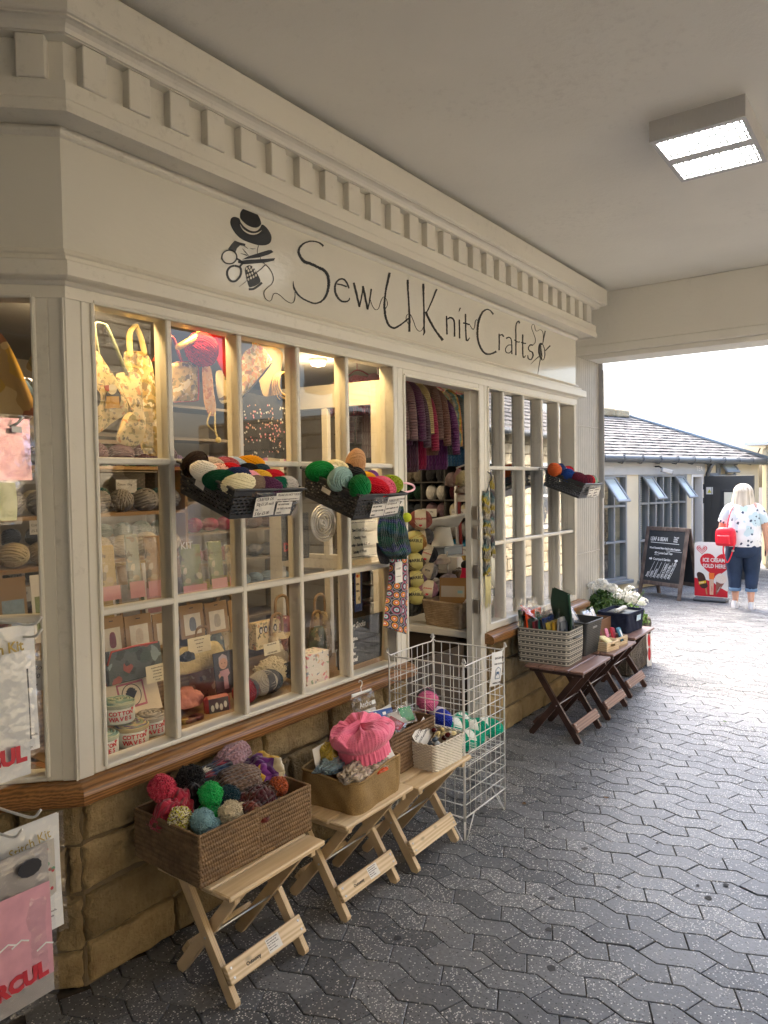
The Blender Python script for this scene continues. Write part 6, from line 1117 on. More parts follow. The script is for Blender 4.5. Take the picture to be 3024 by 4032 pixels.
m, t, p = newmat('trodden gum'); p.inputs['Base Color'].default_value = (.055, .055, .055, 1); p.inputs['Roughness'].default_value = .8
g = MB(); rgp = random.Random(12)
for k in range(46):
    x, y = 1.9+rgp.random()*4.6, -.4+rgp.random()*2.3; r0 = .006+.011*rgp.random(); n_ = 11; P = [(x+r0*(.8+.4*rgp.random())*math.cos(q_), y+r0*(.7+.4*rgp.random())*math.sin(q_), .0016) for q_ in np.linspace(0, 6.28, n_, endpoint=False)]; g.add(P+[(x, y, .0024)], [(j, (j+1) % n_, n_) for j in range(n_)])
tag(g.build('gum_spots', m), 'dark trodden gum spots dotted over the paving', 'gum', kind='stuff')
for k, (x, y, rz, lab) in enumerate(((3.42, 1.62, .4, 'small curled brown leaf on the paving beside the wire bin'), (3.72, 1.30, 2., 'small brown leaf on the paving in front of the doorway'), (5.35, 1.05, 1.1, 'tiny green weed sprig in a paving joint beyond the dark stools'))):
    e = empty('fallen_leaf', lab, 'leaf', (x, y, .003), rz); g = MB(); g.grid([[(.018*(i/5-.5)*2*(1-abs(j/3-.5)*.7), .012*(j/3-.5)*2*math.sin(math.pi*(i+.6)/6.2), .004+.007*abs(i/5-.5)+.004*abs(j/3-.5)) for j in range(4)] for i in range(6)]); g.build('blade', pm(('dry leaf', 'dry leaf', 'weed green')[k], ((.13, .07, .03), (.13, .07, .03), (.06, .13, .02))[k], .8, var=.3), e)
# ================================================================ inside the shop
WL = lambda x, y, yv: pix(380+x/1.0943, 1800+y/1.0943, 1, yv)      # survey of the lower panes
WU = lambda x, y, yv: pix(350+x/1.19, 1200+y/1.19, 1, yv)          # survey of the upper panes
M_kraft2 = pm('brown board', C('#8c7048'), .75, var=.15)
M_ply = wood('display ply', (.16, .10, .05), (.28, .19, .10), (1, 10, 10), .5, False)
g = MB(); g.box((1.36, 2.335, .66), (3.20, 2.98, .70)); g.box((1.36, 2.98, .05), (3.20, 3.0, .70)); g.build('display_shelf', M_ply, SHOP, smooth=False)
g = MB(); g.prism([(.80, 2.98), (1.33, 2.42), (1.33, 3.3), (.80, 3.3)], .04, lambda x, y, h: (x, y, .66+h)); g.build('display_shelf', M_ply, SHOP, smooth=False)
g = MB(); g.box((4.11, 2.335, .655), (5.77, 2.95, .70), bev=.003); g.build('display_shelf', M_paint2, SHOP, smooth=False); g = MB(); g.box((4.14, 2.34, .05), (4.16, 2.94, .654)); g.box((3.262, 2.345, .02), (4.09, 2.36, .62)); g.build('door_panel', pm('dark brown panel', (.05, .036, .026), .6, var=.2), SHOP, smooth=False)
# warm display spotlights at the head of the window
for k, x in enumerate((1.60, 2.05, 2.62, 3.02)):
    SPT = empty('display_spotlight', ('small warm spotlight above the puffin apron in the window', 'small warm spotlight above the sheep bag in the window', 'small warm spotlight above the tote bag in the window', 'small warm spotlight beside the open glazed door in the window')[k], 'light', (x, 2.375, 2.40), group='display spotlights')
    g = MB(); g.lathe([(.0, .06), (.014, .06), (.03, .0), (.027, -.004), (.0, .008)], 16); g.tube([(0, 0, .06), (0, 0, .16), (0, 0, .26)], .004, 6); g.build('shade', M_steel, SPT); g = MB(); g.ball((0, 0, -.004), .016, 12, 8); g.build('bulb', emat('warm bulb', (1., .66, .27), 14.), SPT)
    ld = bpy.data.lights.new('spot_glow', 'SPOT'); lo = bpy.data.objects.new('spot_glow', ld); COL.objects.link(lo); lo.parent = SPT; lo.location = (0, 0, -.03); ld.energy = (2.7, 2.7, 2.6, 2.2)[k]; ld.color = (1., .66, .28); ld.shadow_soft_size = .03; ld.spot_size = R(150); ld.spot_blend = .8; lo.rotation_euler = (R(14), 0, 0)
def print_mat(name, base, spots, scale=26, amt=.45):
    if name in MATS: return MATS[name]
    m, t, p = newmat(name); tc = t.nodes.new('ShaderNodeTexCoord'); vo = nd(t, 'ShaderNodeTexVoronoi', Scale=scale); n = nd(t, 'ShaderNodeTexNoise', Scale=scale*.9, Detail=3.); t.links.new(tc.outputs['Object'], n.inputs[0]); nv = nd(t, 'ShaderNodeTexNoise', Scale=scale*.7, Detail=3.); t.links.new(tc.outputs['Object'], nv.inputs[0]); t.links.new(mixc(t, .03, tc.outputs['Object'], nv.outputs['Color'], 'LINEAR_LIGHT'), vo.inputs[0]); s = t.nodes.new('ShaderNodeSeparateXYZ'); t.links.new(vo.outputs['Color'], s.inputs[0])
    r = ramp(t, [(i/len(spots), C(c)) for i, c in enumerate(spots)], 'CONSTANT'); t.links.new(s.outputs[0], r.inputs[0]); nb = nd(t, 'ShaderNodeTexNoise', Scale=scale*.35, Detail=2.); t.links.new(tc.outputs['Object'], nb.inputs[0]); f = mth(t, 'MULTIPLY', mth(t, 'LESS_THAN', mth(t, 'ADD', vo.outputs['Distance'], mth(t, 'MULTIPLY', mth(t, 'SUBTRACT', n.outputs[0], .5), 1.3)), amt), mth(t, 'MULTIPLY_ADD', nb.outputs[0], .7, .35)); t.links.new(mixc(t, f, C(base), r.outputs[0]), p.inputs['Base Color']); p.inputs['Roughness'].default_value = .85; MATS[name] = m; return m
M_puf = print_mat('puffin print', '#cdb98a', ['#26242a', '#6a6a48', '#b86a34', '#3a3844', '#c8b88c', '#8a8458'], 52, .42); M_shp = print_mat('sheep print', '#c4a868', ['#8a7a44', '#e8dcc0', '#3a2c24', '#a08448', '#efe6d0', '#6a6a38'], 46, .55)
def hung(nm, label, cat, f, out, yv, mt, th=.012, wav=.010, seed=0, parent=None):
    """cloth panel hung in the window: outline surveyed in the pane, given thickness and folds"""
    P = [f(x, y, yv) for x, y in cr_spline(out, 4, True)]; c = sum((Vector(q) for q in P), Vector())/len(P); e = parent or empty(nm, label, cat, c); g = MB(); n = len(P); off = c if parent is None else Vector(parent.location)
    for sgn in (-1, 1):
        V = []; F = []; K = 5
        for i, q in enumerate(P):
            for k in range(K):
                u = 1-k/K; v = c+(q-c)*u; b = (1-u**3); V.append((v.x-off.x, v.y-off.y+sgn*th*b+wav*math.sin((v.x-c.x)*55+seed+(v.z-c.z)*9)*(.5+u*.5), v.z-off.z))
        V.append((c.x-off.x, c.y-off.y+sgn*th, c.z-off.z))
        for i in range(n):
            j = (i+1) % n
            for k in range(K-1): F.append((i*K+k, j*K+k, j*K+k+1, i*K+k+1))
            F.append((i*K+K-1, j*K+K-1, n*K))
        g.add(V, F)
    g.build('body', mt, e); return e
def strap(e, f, pts, yv, w_, mt):
    P = [f(x, y, yv) for x, y in pts]; o = Vector(e.location); g = MB(); g.tube(cr_spline([Vector(q)-o for q in P], 5), w_, 6, flat=.35); return g.build('strap', mt, e)
M_ystr = pm('cream tape', C('#e0cc88'), .85, var=.1); M_gstr = pm('sage tape', C('#8c9684'), .85, var=.1)
A1 = hung('puffin_apron', 'cream apron printed with a puffin in a yellow jumper at the left of the window', 'apron', WU, [(-40, 215), (15, 205), (50, 220), (110, 330), (188, 475), (130, 540), (60, 590), (-30, 600)], 2.42, M_puf, seed=1); strap(A1, WU, [(10, 60), (16, 140), (18, 215)], 2.41, .014, M_ystr)
g = MB(); o = Vector(A1.location)
def dab(mi, pts): g.prism([((lambda v: (v.x-o.x, v.z-o.z))(WU(x, y, 2.40))) for x, y in pts], .002, lambda x, y, h: (x, 2.388-o.y-h-.004*mi*.1, y), mi)
dab(0, el((104, 440), 36, 52, n=20)[:-1]); dab(1, [(72, 430), (130, 430), (134, 485), (66, 488)]); dab(2, el((98, 398), 22, 24, n=16)[:-1]); dab(3, [(60, 380), (82, 378), (84, 408), (66, 402)]); dab(0, el((102, 392), 3, 3, n=8)[:-1]); dab(0, el((25, 440), 20, 40, n=16)[:-1])
g.build('puffin_print', [M_ink, pm('mustard print', C('#c09030'), .8), pm('cream print', C('#e4d8b8'), .8), pm('beak print', C('#b8482c'), .8)], A1, smooth=False)
A2 = hung('oven_glove', 'double oven glove printed with small puffins hung from a sage strap', 'oven glove', WU, [(130, 325), (240, 330), (250, 480), (265, 560), (240, 650), (170, 660), (125, 630), (150, 560), (190, 480), (150, 400)], 2.47, M_puf, .02, .006, 2); strap(A2, WU, [(80, 95), (35, 85), (25, 110), (45, 240), (60, 330)], 2.47, .013, M_gstr); strap(A2, WU, [(80, 95), (110, 160), (180, 330)], 2.465, .012, M_gstr)
A3 = hung('sheep_apron', 'cream apron printed with sheep hanging behind the oven glove from yellow tapes', 'apron', WU, [(155, 240), (220, 215), (300, 270), (320, 420), (335, 560), (330, 700), (250, 680), (230, 560), (190, 380)], 2.53, M_shp, .015, .014, 3); strap(A3, WU, [(218, 95), (190, 140), (195, 250)], 2.525, .020, M_ystr); strap(A3, WU, [(218, 95), (245, 160), (262, 240)], 2.52, .018, M_ystr)
A4 = hung('sheep_bag', 'red edged lunch bag printed with rows of sheep hanging behind the second pane', 'bag', WU, [(400, 270), (450, 265), (500, 272), (512, 300), (512, 430), (495, 450), (420, 455), (390, 445), (385, 300)], 2.50, M_shp, .03, .003, 4); strap(A4, WU, [(300, 265), (345, 190), (390, 150), (420, 230), (435, 265)], 2.50, .010, pm('rust tape', C('#a03c2c'), .8)); strap(A4, WU, [(398, 272), (450, 266), (500, 273), (513, 300), (513, 430), (496, 451), (400, 456)], 2.475, .005, pm('rust tape', C('#a03c2c'), .8))
q = WU(530, 210, 2.44); YR = yball('huge scarlet ball of yarn with wooden needles hanging behind the second pane', '#b0161c', Matrix.Translation(q) @ Matrix.Scale(1.15, 4) @ Matrix.Diagonal((.78, 1.05, 1.1, 1)), big=1); g = MB(); a, b = WU(408, 205, 2.40), WU(480, 165, 2.42); g.tube([a, a+(b-a)*.15, b, b+(b-a)*.6], [.004, .013, .014, .014], 10)
a, b = WU(515, 110, 2.44), WU(520, 160, 2.44); g.tube([a, (a+b)/2, b], .012, 10); ND = g.build('knitting_needle', pm('pale wood', C('#c89a4c'), .45), YR); ND.matrix_parent_inverse = YR.matrix_world.inverted()
hung('red_scarf', 'chunky dark red knitted scarf hanging beside the huge ball of yarn', 'scarf', WU, [(570, 115), (640, 120), (665, 140), (662, 280), (640, 345), (615, 300), (590, 230), (575, 170)], 2.50, knit('knit dark red', C('#8e1420'), 10, 14, strength=1.), .02, .01, 5)
A5 = hung('drawstring_bag', 'narrow peach striped drawstring bag hanging with a knotted cord', 'bag', WU, [(530, 285), (570, 280), (585, 400), (598, 505), (565, 520), (540, 470), (532, 380)], 2.46, print_mat('peach stripe', '#d8a878', ['#c07850', '#d8b890'], 60, .5), .02, .004, 6)
for dx in (-12, 10): strap(A5, WU, [(580+dx, 505), (575+dx*1.6, 560), (595, 600), (606, 632)], 2.45, .005, M_ystr)
q = WU(606, 634, 2.45)-Vector(A5.location); g = MB(); g.ball(q, .013, 10, 8); g.build('knot', M_ystr, A5)
A6 = hung('zip_pouch', 'diagonal sheep print pouch with a striped zip hanging in the third pane', 'bag', WU, [(718, 240), (760, 200), (790, 180), (858, 250), (850, 275), (725, 425), (716, 380)], 2.44, print_mat('sheep jumper print', '#d6c49a', ['#a83c2c', '#c89a30', '#6a6a34', '#e8dcc0', '#8a4a2c', '#d87a40'], 50, .6), .012, .004, 7); strap(A6, WU, [(856, 275), (800, 345), (725, 430)], 2.425, .008, M_ink)
hung('cream_tote', 'cream tote bag printed with black tools hanging behind the red scarf', 'bag', WU, [(600, 310), (660, 330), (662, 440), (620, 460), (596, 400)], 2.58, print_mat('tool print', '#d8caa4', ['#26242a', '#5a3a2c'], 22, .3), .015, .005, 8); hung('canvas_tote', 'plain canvas tote with black handles hanging behind the sheep pouch', 'bag', WU, [(760, 170), (800, 190), (900, 210), (905, 300), (890, 410), (820, 430), (790, 340)], 2.58, pm('canvas', C('#a8946c'), .9), .015, .006, 9)
SSg = hung('star_cloth', 'black fabric sprinkled with pink and silver stars hanging in the third pane', 'fabric', WU, [(716, 435), (830, 430), (945, 430), (945, 580), (945, 712), (830, 716), (716, 716)], 2.54, pm('black fabric', (.02, .021, .026), .8), .003, .004, 10); g = MB(); rg = random.Random(6); o = Vector(SSg.location)
for k in range(120):
    x, y = 722+218*rg.random(), 470+(240*rg.random())*(1 if rg.random() < .6 else .6); v = WU(x, y, 2.525); s_ = .0055*(.7+.6*rg.random()); r0 = rg.random()*6; g.prism([(v.x-o.x+s_*(1 if i % 2 == 0 else .42)*math.cos(r0+i*.6283), v.z-o.z+s_*(1 if i % 2 == 0 else .42)*math.sin(r0+i*.6283)) for i in range(10)], .001, lambda a, b, h: (a, 2.524-o.y-h, b), rg.randrange(3))
g.build('star_print', [pm('star pink', C('#d88a94'), .6), pm('star silver', C('#c8c8c4'), .5), pm('star peach', C('#c8a088'), .6)], SSg, smooth=False)
HP = empty('embroidery_hoops', 'pale wooden embroidery hoops hanging at the right of the third pane', 'hoops', WU(918, 370, 2.52)); 
for k in range(4):
    g = MB(); g.tube([( .045*(1+.12*k)*math.cos(a)+.004*k, .012*k, (.055+.008*k)*math.sin(a)-.006*k) for a in np.linspace(0, 6.28, 36, endpoint=False)], .005, 6, closed=True); g.build('hoop', pm('hoop wood', C('#c8a468'), .5), HP)
# spiral spinner, notices and cards stuck inside the panes
q = P3(952, 762, 700, 1600, 1.659, 1, 2.36); SP = empty('wind_spinner', 'silver spiral wind spinner hanging below the second hanging basket', 'ornament', q); g = MB()
for k in range(7): r0 = .012+.0125*k; g.tube([(r0*math.cos(a), .006*math.sin(a+k), r0*math.sin(a)) for a in np.linspace(0, 6.28, 40, endpoint=False)], .0048, 6, closed=True)
g.build('spiral', M_steel, SP); g = MB(); g.tube([(0, 0, .09), (0, 0, .2), (0, 0, .3)], .001, 4); g.build('thread', M_ink, SP)
BS = tag(sheet('black_sign', .19, .22, frame((2.50, 2.40, 1.30), (1, 0, 0), (0, 0, 1)), M_black, None), 'black sign with red letters partly hidden behind the spiral wind spinner', 'sign'); text('lettering', 'PARIS', .055, Matrix.Translation((.01, .045, .0008)), M_red, BS, bold=.002) if False else text('lettering', 'DINA', .055, Matrix.Translation((.012, .045, .0008)), M_red, BS, bold=.002)
NT2 = tag(sheet('opening_hours', .30, .20, frame((2.815, 2.30, 1.272), (1, 0, 0), (0, 0, 1)), pm('cream card', C('#d6ceb4'), .7), None), 'cream card with the shop opening hours fixed inside the pane below the second basket', 'notice')
for s_, z, k in (('Sew U knit Crafts', .142, .0235), ('Opening Hours', .105, .0235), ('Monday - Saturday 10.00 am', .068, .0205), ('Sunday 11.00 am', .032, .0225)): text('writing', s_, k, Matrix.Translation((.15, z, .0009)), M_ink, NT2, 'CENTER', sx=.72, bold=.0006)
g = MB(); 
for z in (.012, .186): ribbon(g, np.array([(.01+.28*i/40, z+.003*(i % 2)) for i in range(41)]), .0025, lambda x, y, h: (x, y, .0006+h))
g.build('border_print', M_ink, NT2, smooth=False)
VS = tag(sheet('card_payment_sticker', .062, .215, frame((2.90, 2.29, 1.01), (1, 0, 0), (0, 0, 1)), pm('sticker navy', C('#1e3464'), .4), None), 'navy card payment sticker on the lower right pane of the main window', 'sign'); sheet('white_field', .036, .16, Matrix.Translation((.012, .04, .0006)), pm('sticker buff', C('#d6c49a'), .5), VS)
for s_, z in (('VISA', .135), ('VISA', .10)): text('lettering', s_, .0135, Matrix.Translation((.0135, z, .0014)), M_ink, VS, bold=.0006)
g = MB(); g.prism(el((.024, .18), .008, .008, n=14)[:-1], .001, lambda x, y, h: (x, y, .0012+h), 0); g.prism(el((.036, .18), .008, .008, n=14)[:-1], .001, lambda x, y, h: (x, y, .0014+h), 1); 
for k in range(3): ribbon(g, np.array([(.024+.006*k+.004*math.cos(a), .065+(.006+.004*k)*math.sin(a)) for a in np.linspace(-1, 1, 8)]), .002, lambda x, y, h: (x, y, .0014+h), 2)
g.build('card_marks', [pm('disc red', C('#c8402c'), .5), pm('disc amber', C('#d89a2c'), .5), M_ink], VS, smooth=False)
KB = tag(sheet('chalk_sign', .36, .24, frame((2.80, 2.325, .735), (1, 0, 0), (0, -.06, 1)), pm('slate sign', (.035, .04, .042), .5), None, .006), 'dark sign with chalk lettering about knitting socks standing in the right corner of the window', 'sign')
for s_, z, k in (('Knitting Socks', .192, .040), ('takes time', .158, .026), ('and dedication.', .128, .026), ('After all...', .088, .038), ('you hate to be', .052, .024), ('to lose one!', .018, .034)): text('writing', s_, k, Matrix.Translation((.012, z, .0065)), M_white, KB, shear=.15, sx=.85, bold=.0014)
# window display, lower panes ------------------------------------------------
def stand(label, nm, cat, x0, y0, x1, y1, yv, mt, th=.006, f=WL, lean=.0, group=None):
    a, b = f(x0, y0, yv), f(x1, y1, yv); w_, h_ = b.x-a.x, a.z-f(x0, y1, yv).z; e = empty(nm, label, cat, mx=frame((a.x, yv, a.z-h_), (1, 0, 0), (0, lean, 1)), group=group); g = MB(); g.box((0, -0, 0), (w_, h_, th), bev=.002); g.build('card', mt, e, smooth=False); return e, w_, h_
M_kraft = pm('kraft', C('#9a7c54'), .8, var=.12); M_pinkc = pm('pink card', C('#c89090'), .7)
def picture(e, x, y, w_, h_, col, th=.0062, blob=None): 
    s_ = sheet('picture', w_, h_, Matrix.Translation((x, y, th)), pm('picture '+col, C(col), .6, var=.2, vs=40), e)
    if blob:
        g = MB(); g.prism(cr_spline([(w_*a, h_*b) for a, b in ((.35, .2), (.65, .2), (.7, .5), (.62, .8), (.38, .8), (.3, .5))], 3, True), .0005, lambda u, v, h: (u, v, .0007+h)); g.build('motif', pm('motif '+blob, C(blob), .7, var=.3, vs=60), s_, smooth=False)
    return s_
for k, (x0, x1, y0, y1, bl) in enumerate(((15, 125, 700, 870, '#7a3038'), (125, 245, 690, 845, '#c8b8a0'), (245, 345, 680, 830, '#b8a48c'), (360, 468, 645, 790, '#6a7078'), (470, 570, 632, 770, '#a8a090'), (572, 660, 620, 755, '#b8a890'))):
    e, w_, h_ = stand(('kraft embroidery kit with a dark red flower picture, leftmost in the window row', 'kraft embroidery kit with a pale rabbit picture, second in the window row', 'kraft embroidery kit beside the first window bar, third in the row', 'kraft embroidery kit with a grey robot picture in the second pane column', 'kraft embroidery kit with a pale bear picture beside the robot kit', 'kraft embroidery kit half hidden by the second window bar')[k], 'embroidery_kit', 'kit', x0, y0, x1, y1, 2.62, M_kraft, lean=.12, group='kraft embroidery kits in the window'); picture(e, w_*.16, h_*.10, w_*.68, h_*.62, '#d8d0bc', blob=bl)
    g = MB(); g.box((w_*.42, h_*.88, .0058), (w_*.58, h_*.91, .0064)); g.build('hang_slot', M_ink, e, smooth=False)
tall = (('tall clear packet with yellow felt kit at the far left of the window', 8, 100, 345, 610, '#b8a060'), ('tall clear packet printed with teal and dark bars behind the first pane', 125, 205, 290, 600, '#9aa090'), ('tall clear packet with orange button picture beside the first bar', 205, 300, 300, 590, '#a88860'), ('craft kit packet printed KIT with a grey cat in the second pane', 355, 475, 345, 600, '#7c8a5c'), ('craft kit packet with a girl picture in the second pane', 480, 560, 330, 570, '#7a8458'), ('craft kit packet at the second bar', 560, 600, 350, 560, '#a89878'))
for k, (lab, x0, x1, y0, y1, col) in enumerate(tall):
    a, b = WL(x0, y0, 2.60), WL(x1, y1, 2.60); w_, h_ = b.x-a.x, a.z-b.z; e = packet(lab, frame((a.x, 2.60, a.z-h_), (1, 0, 0), (0, .1, 1)), w_, h_, col, 'craft_kit', .03, print_mat('kit print '+str(k), col, ['#c8b48c', '#5a5648', '#d8ccb0', '#8a6a4c'], 24, .4)); sheet('pink_base_card', w_*.9, h_*.22, Matrix.Translation((w_*.05, .0, .017)), M_pinkc, e)
    if k == 3: text('lettering', 'KIT', .045, Matrix.Translation((.01, h_*.80, .02)), M_white, e)
g = MB(); g.box((1.40, 2.64, .70), (2.16, 2.95, .93)); g.build('display_step', M_ply, SHOP, smooth=False); g = MB(); g.box((1.42, 2.72, .931), (2.16, 2.95, 1.02)); g.build('display_step', M_ply, SHOP, smooth=False)
e, w_, h_ = stand('cream framed embroidery kit with a shell design at the bottom left of the window', 'embroidery_kit', 'kit', 50, 985, 285, 1150, 2.46, pm('kit cream', C('#cfc0a4'), .7), lean=.35); g = MB(); ribbon(g, np.array([(w_*.25, h_*.25), (w_*.25, h_*.88), (w_*.72, h_*.88), (w_*.72, h_*.25), (w_*.25, h_*.25)]), .010, lambda x, y, h: (x, y, .0062+h)); ribbon(g, np.array([(w_*.48+.042*math.cos(a), h_*.56+.042*math.sin(a)) for a in np.linspace(0, 6.28, 30)]), .003, lambda x, y, h: (x, y, .0062+h), 1)
for k in range(7): a = -.9+.3*k; ribbon(g, np.array([(w_*.48, h_*.45), (w_*.48+.030*math.sin(a), h_*.45+.045*math.cos(a))]), .008, lambda x, y, h: (x, y, .0066+h), 1)
g.build('shell_design', [pm('pink frame print', C('#a85a68'), .7), M_ink], e, smooth=False)
e, w_, h_ = stand('red rimmed pouch printed with a lighthouse and puffins at the left of the window', 'zip_pouch', 'bag', 35, 845, 275, 990, 2.50, print_mat('lighthouse print', '#4c5450', ['#2c302c', '#8a9a98', '#3a4a40', '#a84838', '#23262a'], 20, .5), .03, lean=.2); g = MB(); g.tube([(0, h_*.6, .03), (w_*.1, h_*.97, .03), (w_*.5, h_*1.0, .03), (w_*.95, h_*.98, .03)], .004, 6); g.build('red_zip', pm('rust tape', C('#a03c2c'), .8), e)
def note(label, x0, y0, x1, y1, yv, lines, size=.007):
    e, w_, h_ = stand(label, 'paper_note', 'notice', x0, y0, x1, y1, yv, pm('aged paper', C('#d8cca8'), .7), .001, lean=.1)
    for i, s_ in enumerate(lines): text('writing', s_, size, Matrix.Translation((w_/2, h_*(.8-.7*i/max(1, len(lines)-1)*1.), .0015)), M_ink, e, 'CENTER', sx=.9)
note('paper note about exclusive kits at the first window bar', 215, 905, 312, 980, 2.42, ('Exclusive to the shop', 'Embroidery kits', 'of local designs', 'all that is needed', '£22 each')); note('paper note about exclusive kits under the robot kit', 395, 785, 495, 855, 2.56, ('Exclusive to the shop', 'Embroidery kits', 'for this area', '£22 each')); note('small paper note lying on the cream fleece sheep', 722, 808, 792, 858, 2.40, ('WE HAVE MORE', 'COLOURS INSIDE'), .009); note('handwritten white card behind the cotton cakes', 288, 1118, 312, 1172, 2.44, ('EMPTY', 'TINS', '£2 each'), .010)
def cake(label, x, y, yv, k, c1, z=None):
    q = WL(x, y, yv); e = empty('yarn_cake', label, 'yarn', (q.x, q.y, z if z is not None else q.z), group='cotton yarn cakes in the window'); r = .062*k; hh = .088*k; g = MB(); g.lathe([(0, 0), (r*.96, 0), (r, .006), (r, hh*.72), (r*.98, hh*.73)], 30); g.build('paper_wrap', pm('wrap white', C('#c8ccc4'), .55, var=.1), e); g = MB(); rg = np.random.default_rng(int(x))
    for j in range(30): rr = r*(.15+.83*j/29); a = np.linspace(0, 6.28, 26, endpoint=False); g.tube(np.stack([rr*np.cos(a), rr*np.sin(a), hh*(.76+.13*math.sin(min(1, (1-j/29)*2.5)*1.57))+.004*np.sin(a*3+j)], -1), .0035, 5, closed=True, m=int(rg.integers(3)))
    for zz in np.linspace(.70, .80, 4): a = np.linspace(0, 6.28, 26, endpoint=False); g.tube(np.stack([r*.99*np.cos(a), r*.99*np.sin(a), np.full(26, hh*zz)], -1), .0035, 5, closed=True, m=1)
    g.build('yarn', [pm('cake '+c_, C(c_), .95, var=.2) for c_ in c1], e)
    for i, (s_, zz, sz) in enumerate((('COTTON', .40, .021), ('WAVES', .16, .023))):
        for j, ch in enumerate(s_):
            ang = R(-112+(j-len(s_)/2+.5)*sz*.72/r*57.3); mx = frame(((r+.0012)*math.cos(ang), (r+.0012)*math.sin(ang), hh*zz), (-math.sin(ang), math.cos(ang), 0), (0, 0, 1)); text('lettering', ch, sz*k, mx, M_red, e, 'CENTER', bold=.0007)
    ang = R(-70); g = MB(); g.prism([(0, -.006), (.007, .003), (.0035, .007), (0, .004), (-.0035, .007), (-.007, .003)], .0008, lambda x, y, h: ((r+.0008+h)*math.cos(ang)-x*math.sin(ang), (r+.0008+h)*math.sin(ang)+x*math.cos(ang), hh*.58+y)); g.build('heart', M_red, e, smooth=False)
cg = ['#7f9a8e', '#a8b09a', '#5f7f78']; cake('cotton yarn cake in the front of the bottom left corner pane', 150, 1185, 2.37, 1., ['#8a9a80', '#b8a880', '#7a7088'], .70); cake('cotton yarn cake with sea green yarn stacked on top of the others', 92, 1105, 2.40, .98, cg, .79); cake('cotton yarn cake with grey brown yarn beside the first window bar', 232, 1165, 2.41, .98, ['#8a8478', '#b0a898', '#6c665c'], .70); cake('cotton yarn cake cut off by the left window stile', 20, 1190, 2.37, .95, cg, .70)
e, w_, h_ = stand('photo card of a woman in a pale hat and pink scarf standing in the window', 'photo_card', 'picture', 512, 850, 605, 1035, 2.46, pm('photo dark', C('#34343a'), .4, var=.3, vs=20), .004, lean=.12); g = MB(); mk = lambda x, y, h: (x*w_, y*h_, .0042+h)
for mi, pts in ((1, el((.45, .72), .20, .13, n=20)[:-1]), (0, [(.24, .74), (.26, .88), (.45, .95), (.64, .88), (.67, .74), (.45, .79)]), (2, [(.25, .56), (.66, .58), (.72, .46), (.60, .40), (.62, .12), (.40, .12), (.40, .42), (.26, .46)]), (1, [(.20, .40), (.34, .46), (.36, .52), (.28, .54), (.18, .48)])): g.prism(pts, .0004+.0002*mi, mk, mi)
g.prism(el((.38, .73), .02, .012, n=8)[:-1], .0009, mk, 3); g.prism(el((.53, .73), .02, .012, n=8)[:-1], .0009, mk, 3); g.prism([(.39, .655), (.45, .645), (.51, .655), (.45, .632)], .0009, mk, 4); g.build('portrait', [pm('pale hat', C('#b0a0a4'), .8), pm('skin print', C('#c0947c'), .6), pm('scarf print', C('#b48c94'), .8), M_ink, pm('lip print', C('#9a4a48'), .6)], e, smooth=False)
TN = empty('penguin_tin', 'small red tin with penguins on its lid standing in the window', 'tin', mx=frame(WL(478, 1125, 2.40), (1, -.25, 0), (0, .15, 1))); g = MB(); g.box((0, 0, -.04), (.115, .085, 0), bev=.012); g.build('tin', pm('tin red', C('#8c3030'), .3), TN, smooth='auto'); sheet('lid_picture', .092, .062, Matrix.Translation((.011, .011, .0004)), pm('tin dark', C('#2c3034'), .35), TN); g = MB()
for k in range(4): g.prism(el((.027+.02*k, .034+.008*(k % 2)), .0075, .014, n=12)[:-1], .0008, lambda x, y, h: (x, y, .0011+h))
g.build('penguins', M_creamv, TN, smooth=False)
for lab, x, y, col, s_ in (('small open oval tin with maroon lining on the window shelf', 430, 1128, '#5a2830', (.07, .05, .018)), ('dark flat patterned tin at the front of the second pane', 400, 1170, '#6a4a40', (.08, .05, .018)), ('brass coloured trinket tin at the first bar', 378, 1118, '#8a7440', (.035, .035, .02))):
    q = WL(x, y, 2.39); t_ = empty('small_tin', lab, 'tin', (q.x, 2.39, .70)); g = MB(); g.lathe([(0, 0), (.95, 0), (1, .1), (1, .85), (.92, 1), (0, 1)], 24); g.V[-1] *= [s_[0]/2, s_[1]/2, s_[2]]; g.build('tin', pm('tin '+col, C(col), .35, metal=.3, var=.4, vs=60), t_)
knit_blob('pink_wool', pm('wool pink', C('#c08478'), .95, bs=.6, bscale=120), None, .13, .09, .07, 31, mx=Matrix.Translation(WL(395, 1065, 2.50))); tag(bpy.data.objects['pink_wool'], 'loose bundle of dusty pink wool behind the small tins', 'wool')
fb = tag(knit_blob('fleece', pm('cream fleece', C('#c9b680'), .95, bs=1., bscale=90, var=.3, vs=40), None, .34, .05, .11, 32, mx=Matrix.Translation(WL(440, 905, 2.58)), lump=.15), 'cream fleece cloth draped over the display step in the second pane', 'fabric'); kb = tag(knit_blob('black_wool', pm('wool black', C('#22262a'), .95, bs=.8, bscale=120), None, .07, .05, .035, 33, mx=Matrix.Translation(WL(390, 873, 2.50))), 'small clump of black wool on the cream fleece', 'wool')
SHP = empty('toy_sheep', 'cream curly fleece toy sheep with a black face lying in the third pane', 'toy', WL(755, 925, 2.50)); pom('fleece', None, (0, 0, 0), .085, '#d6cbac', n=1100, parent=SHP, seed=3).scale = (1.15, .8, .8); g = MB(); g.ball((.075, -.055, .0), (.036, .04, .042), 18, 12); g.ball((.045, -.05, .03), (.018, .008, .010)); g.ball((.108, -.05, .025), (.018, .008, .010)); g.build('face', pm('wool black', C('#22262a'), .95, bs=.8, bscale=120), SHP)
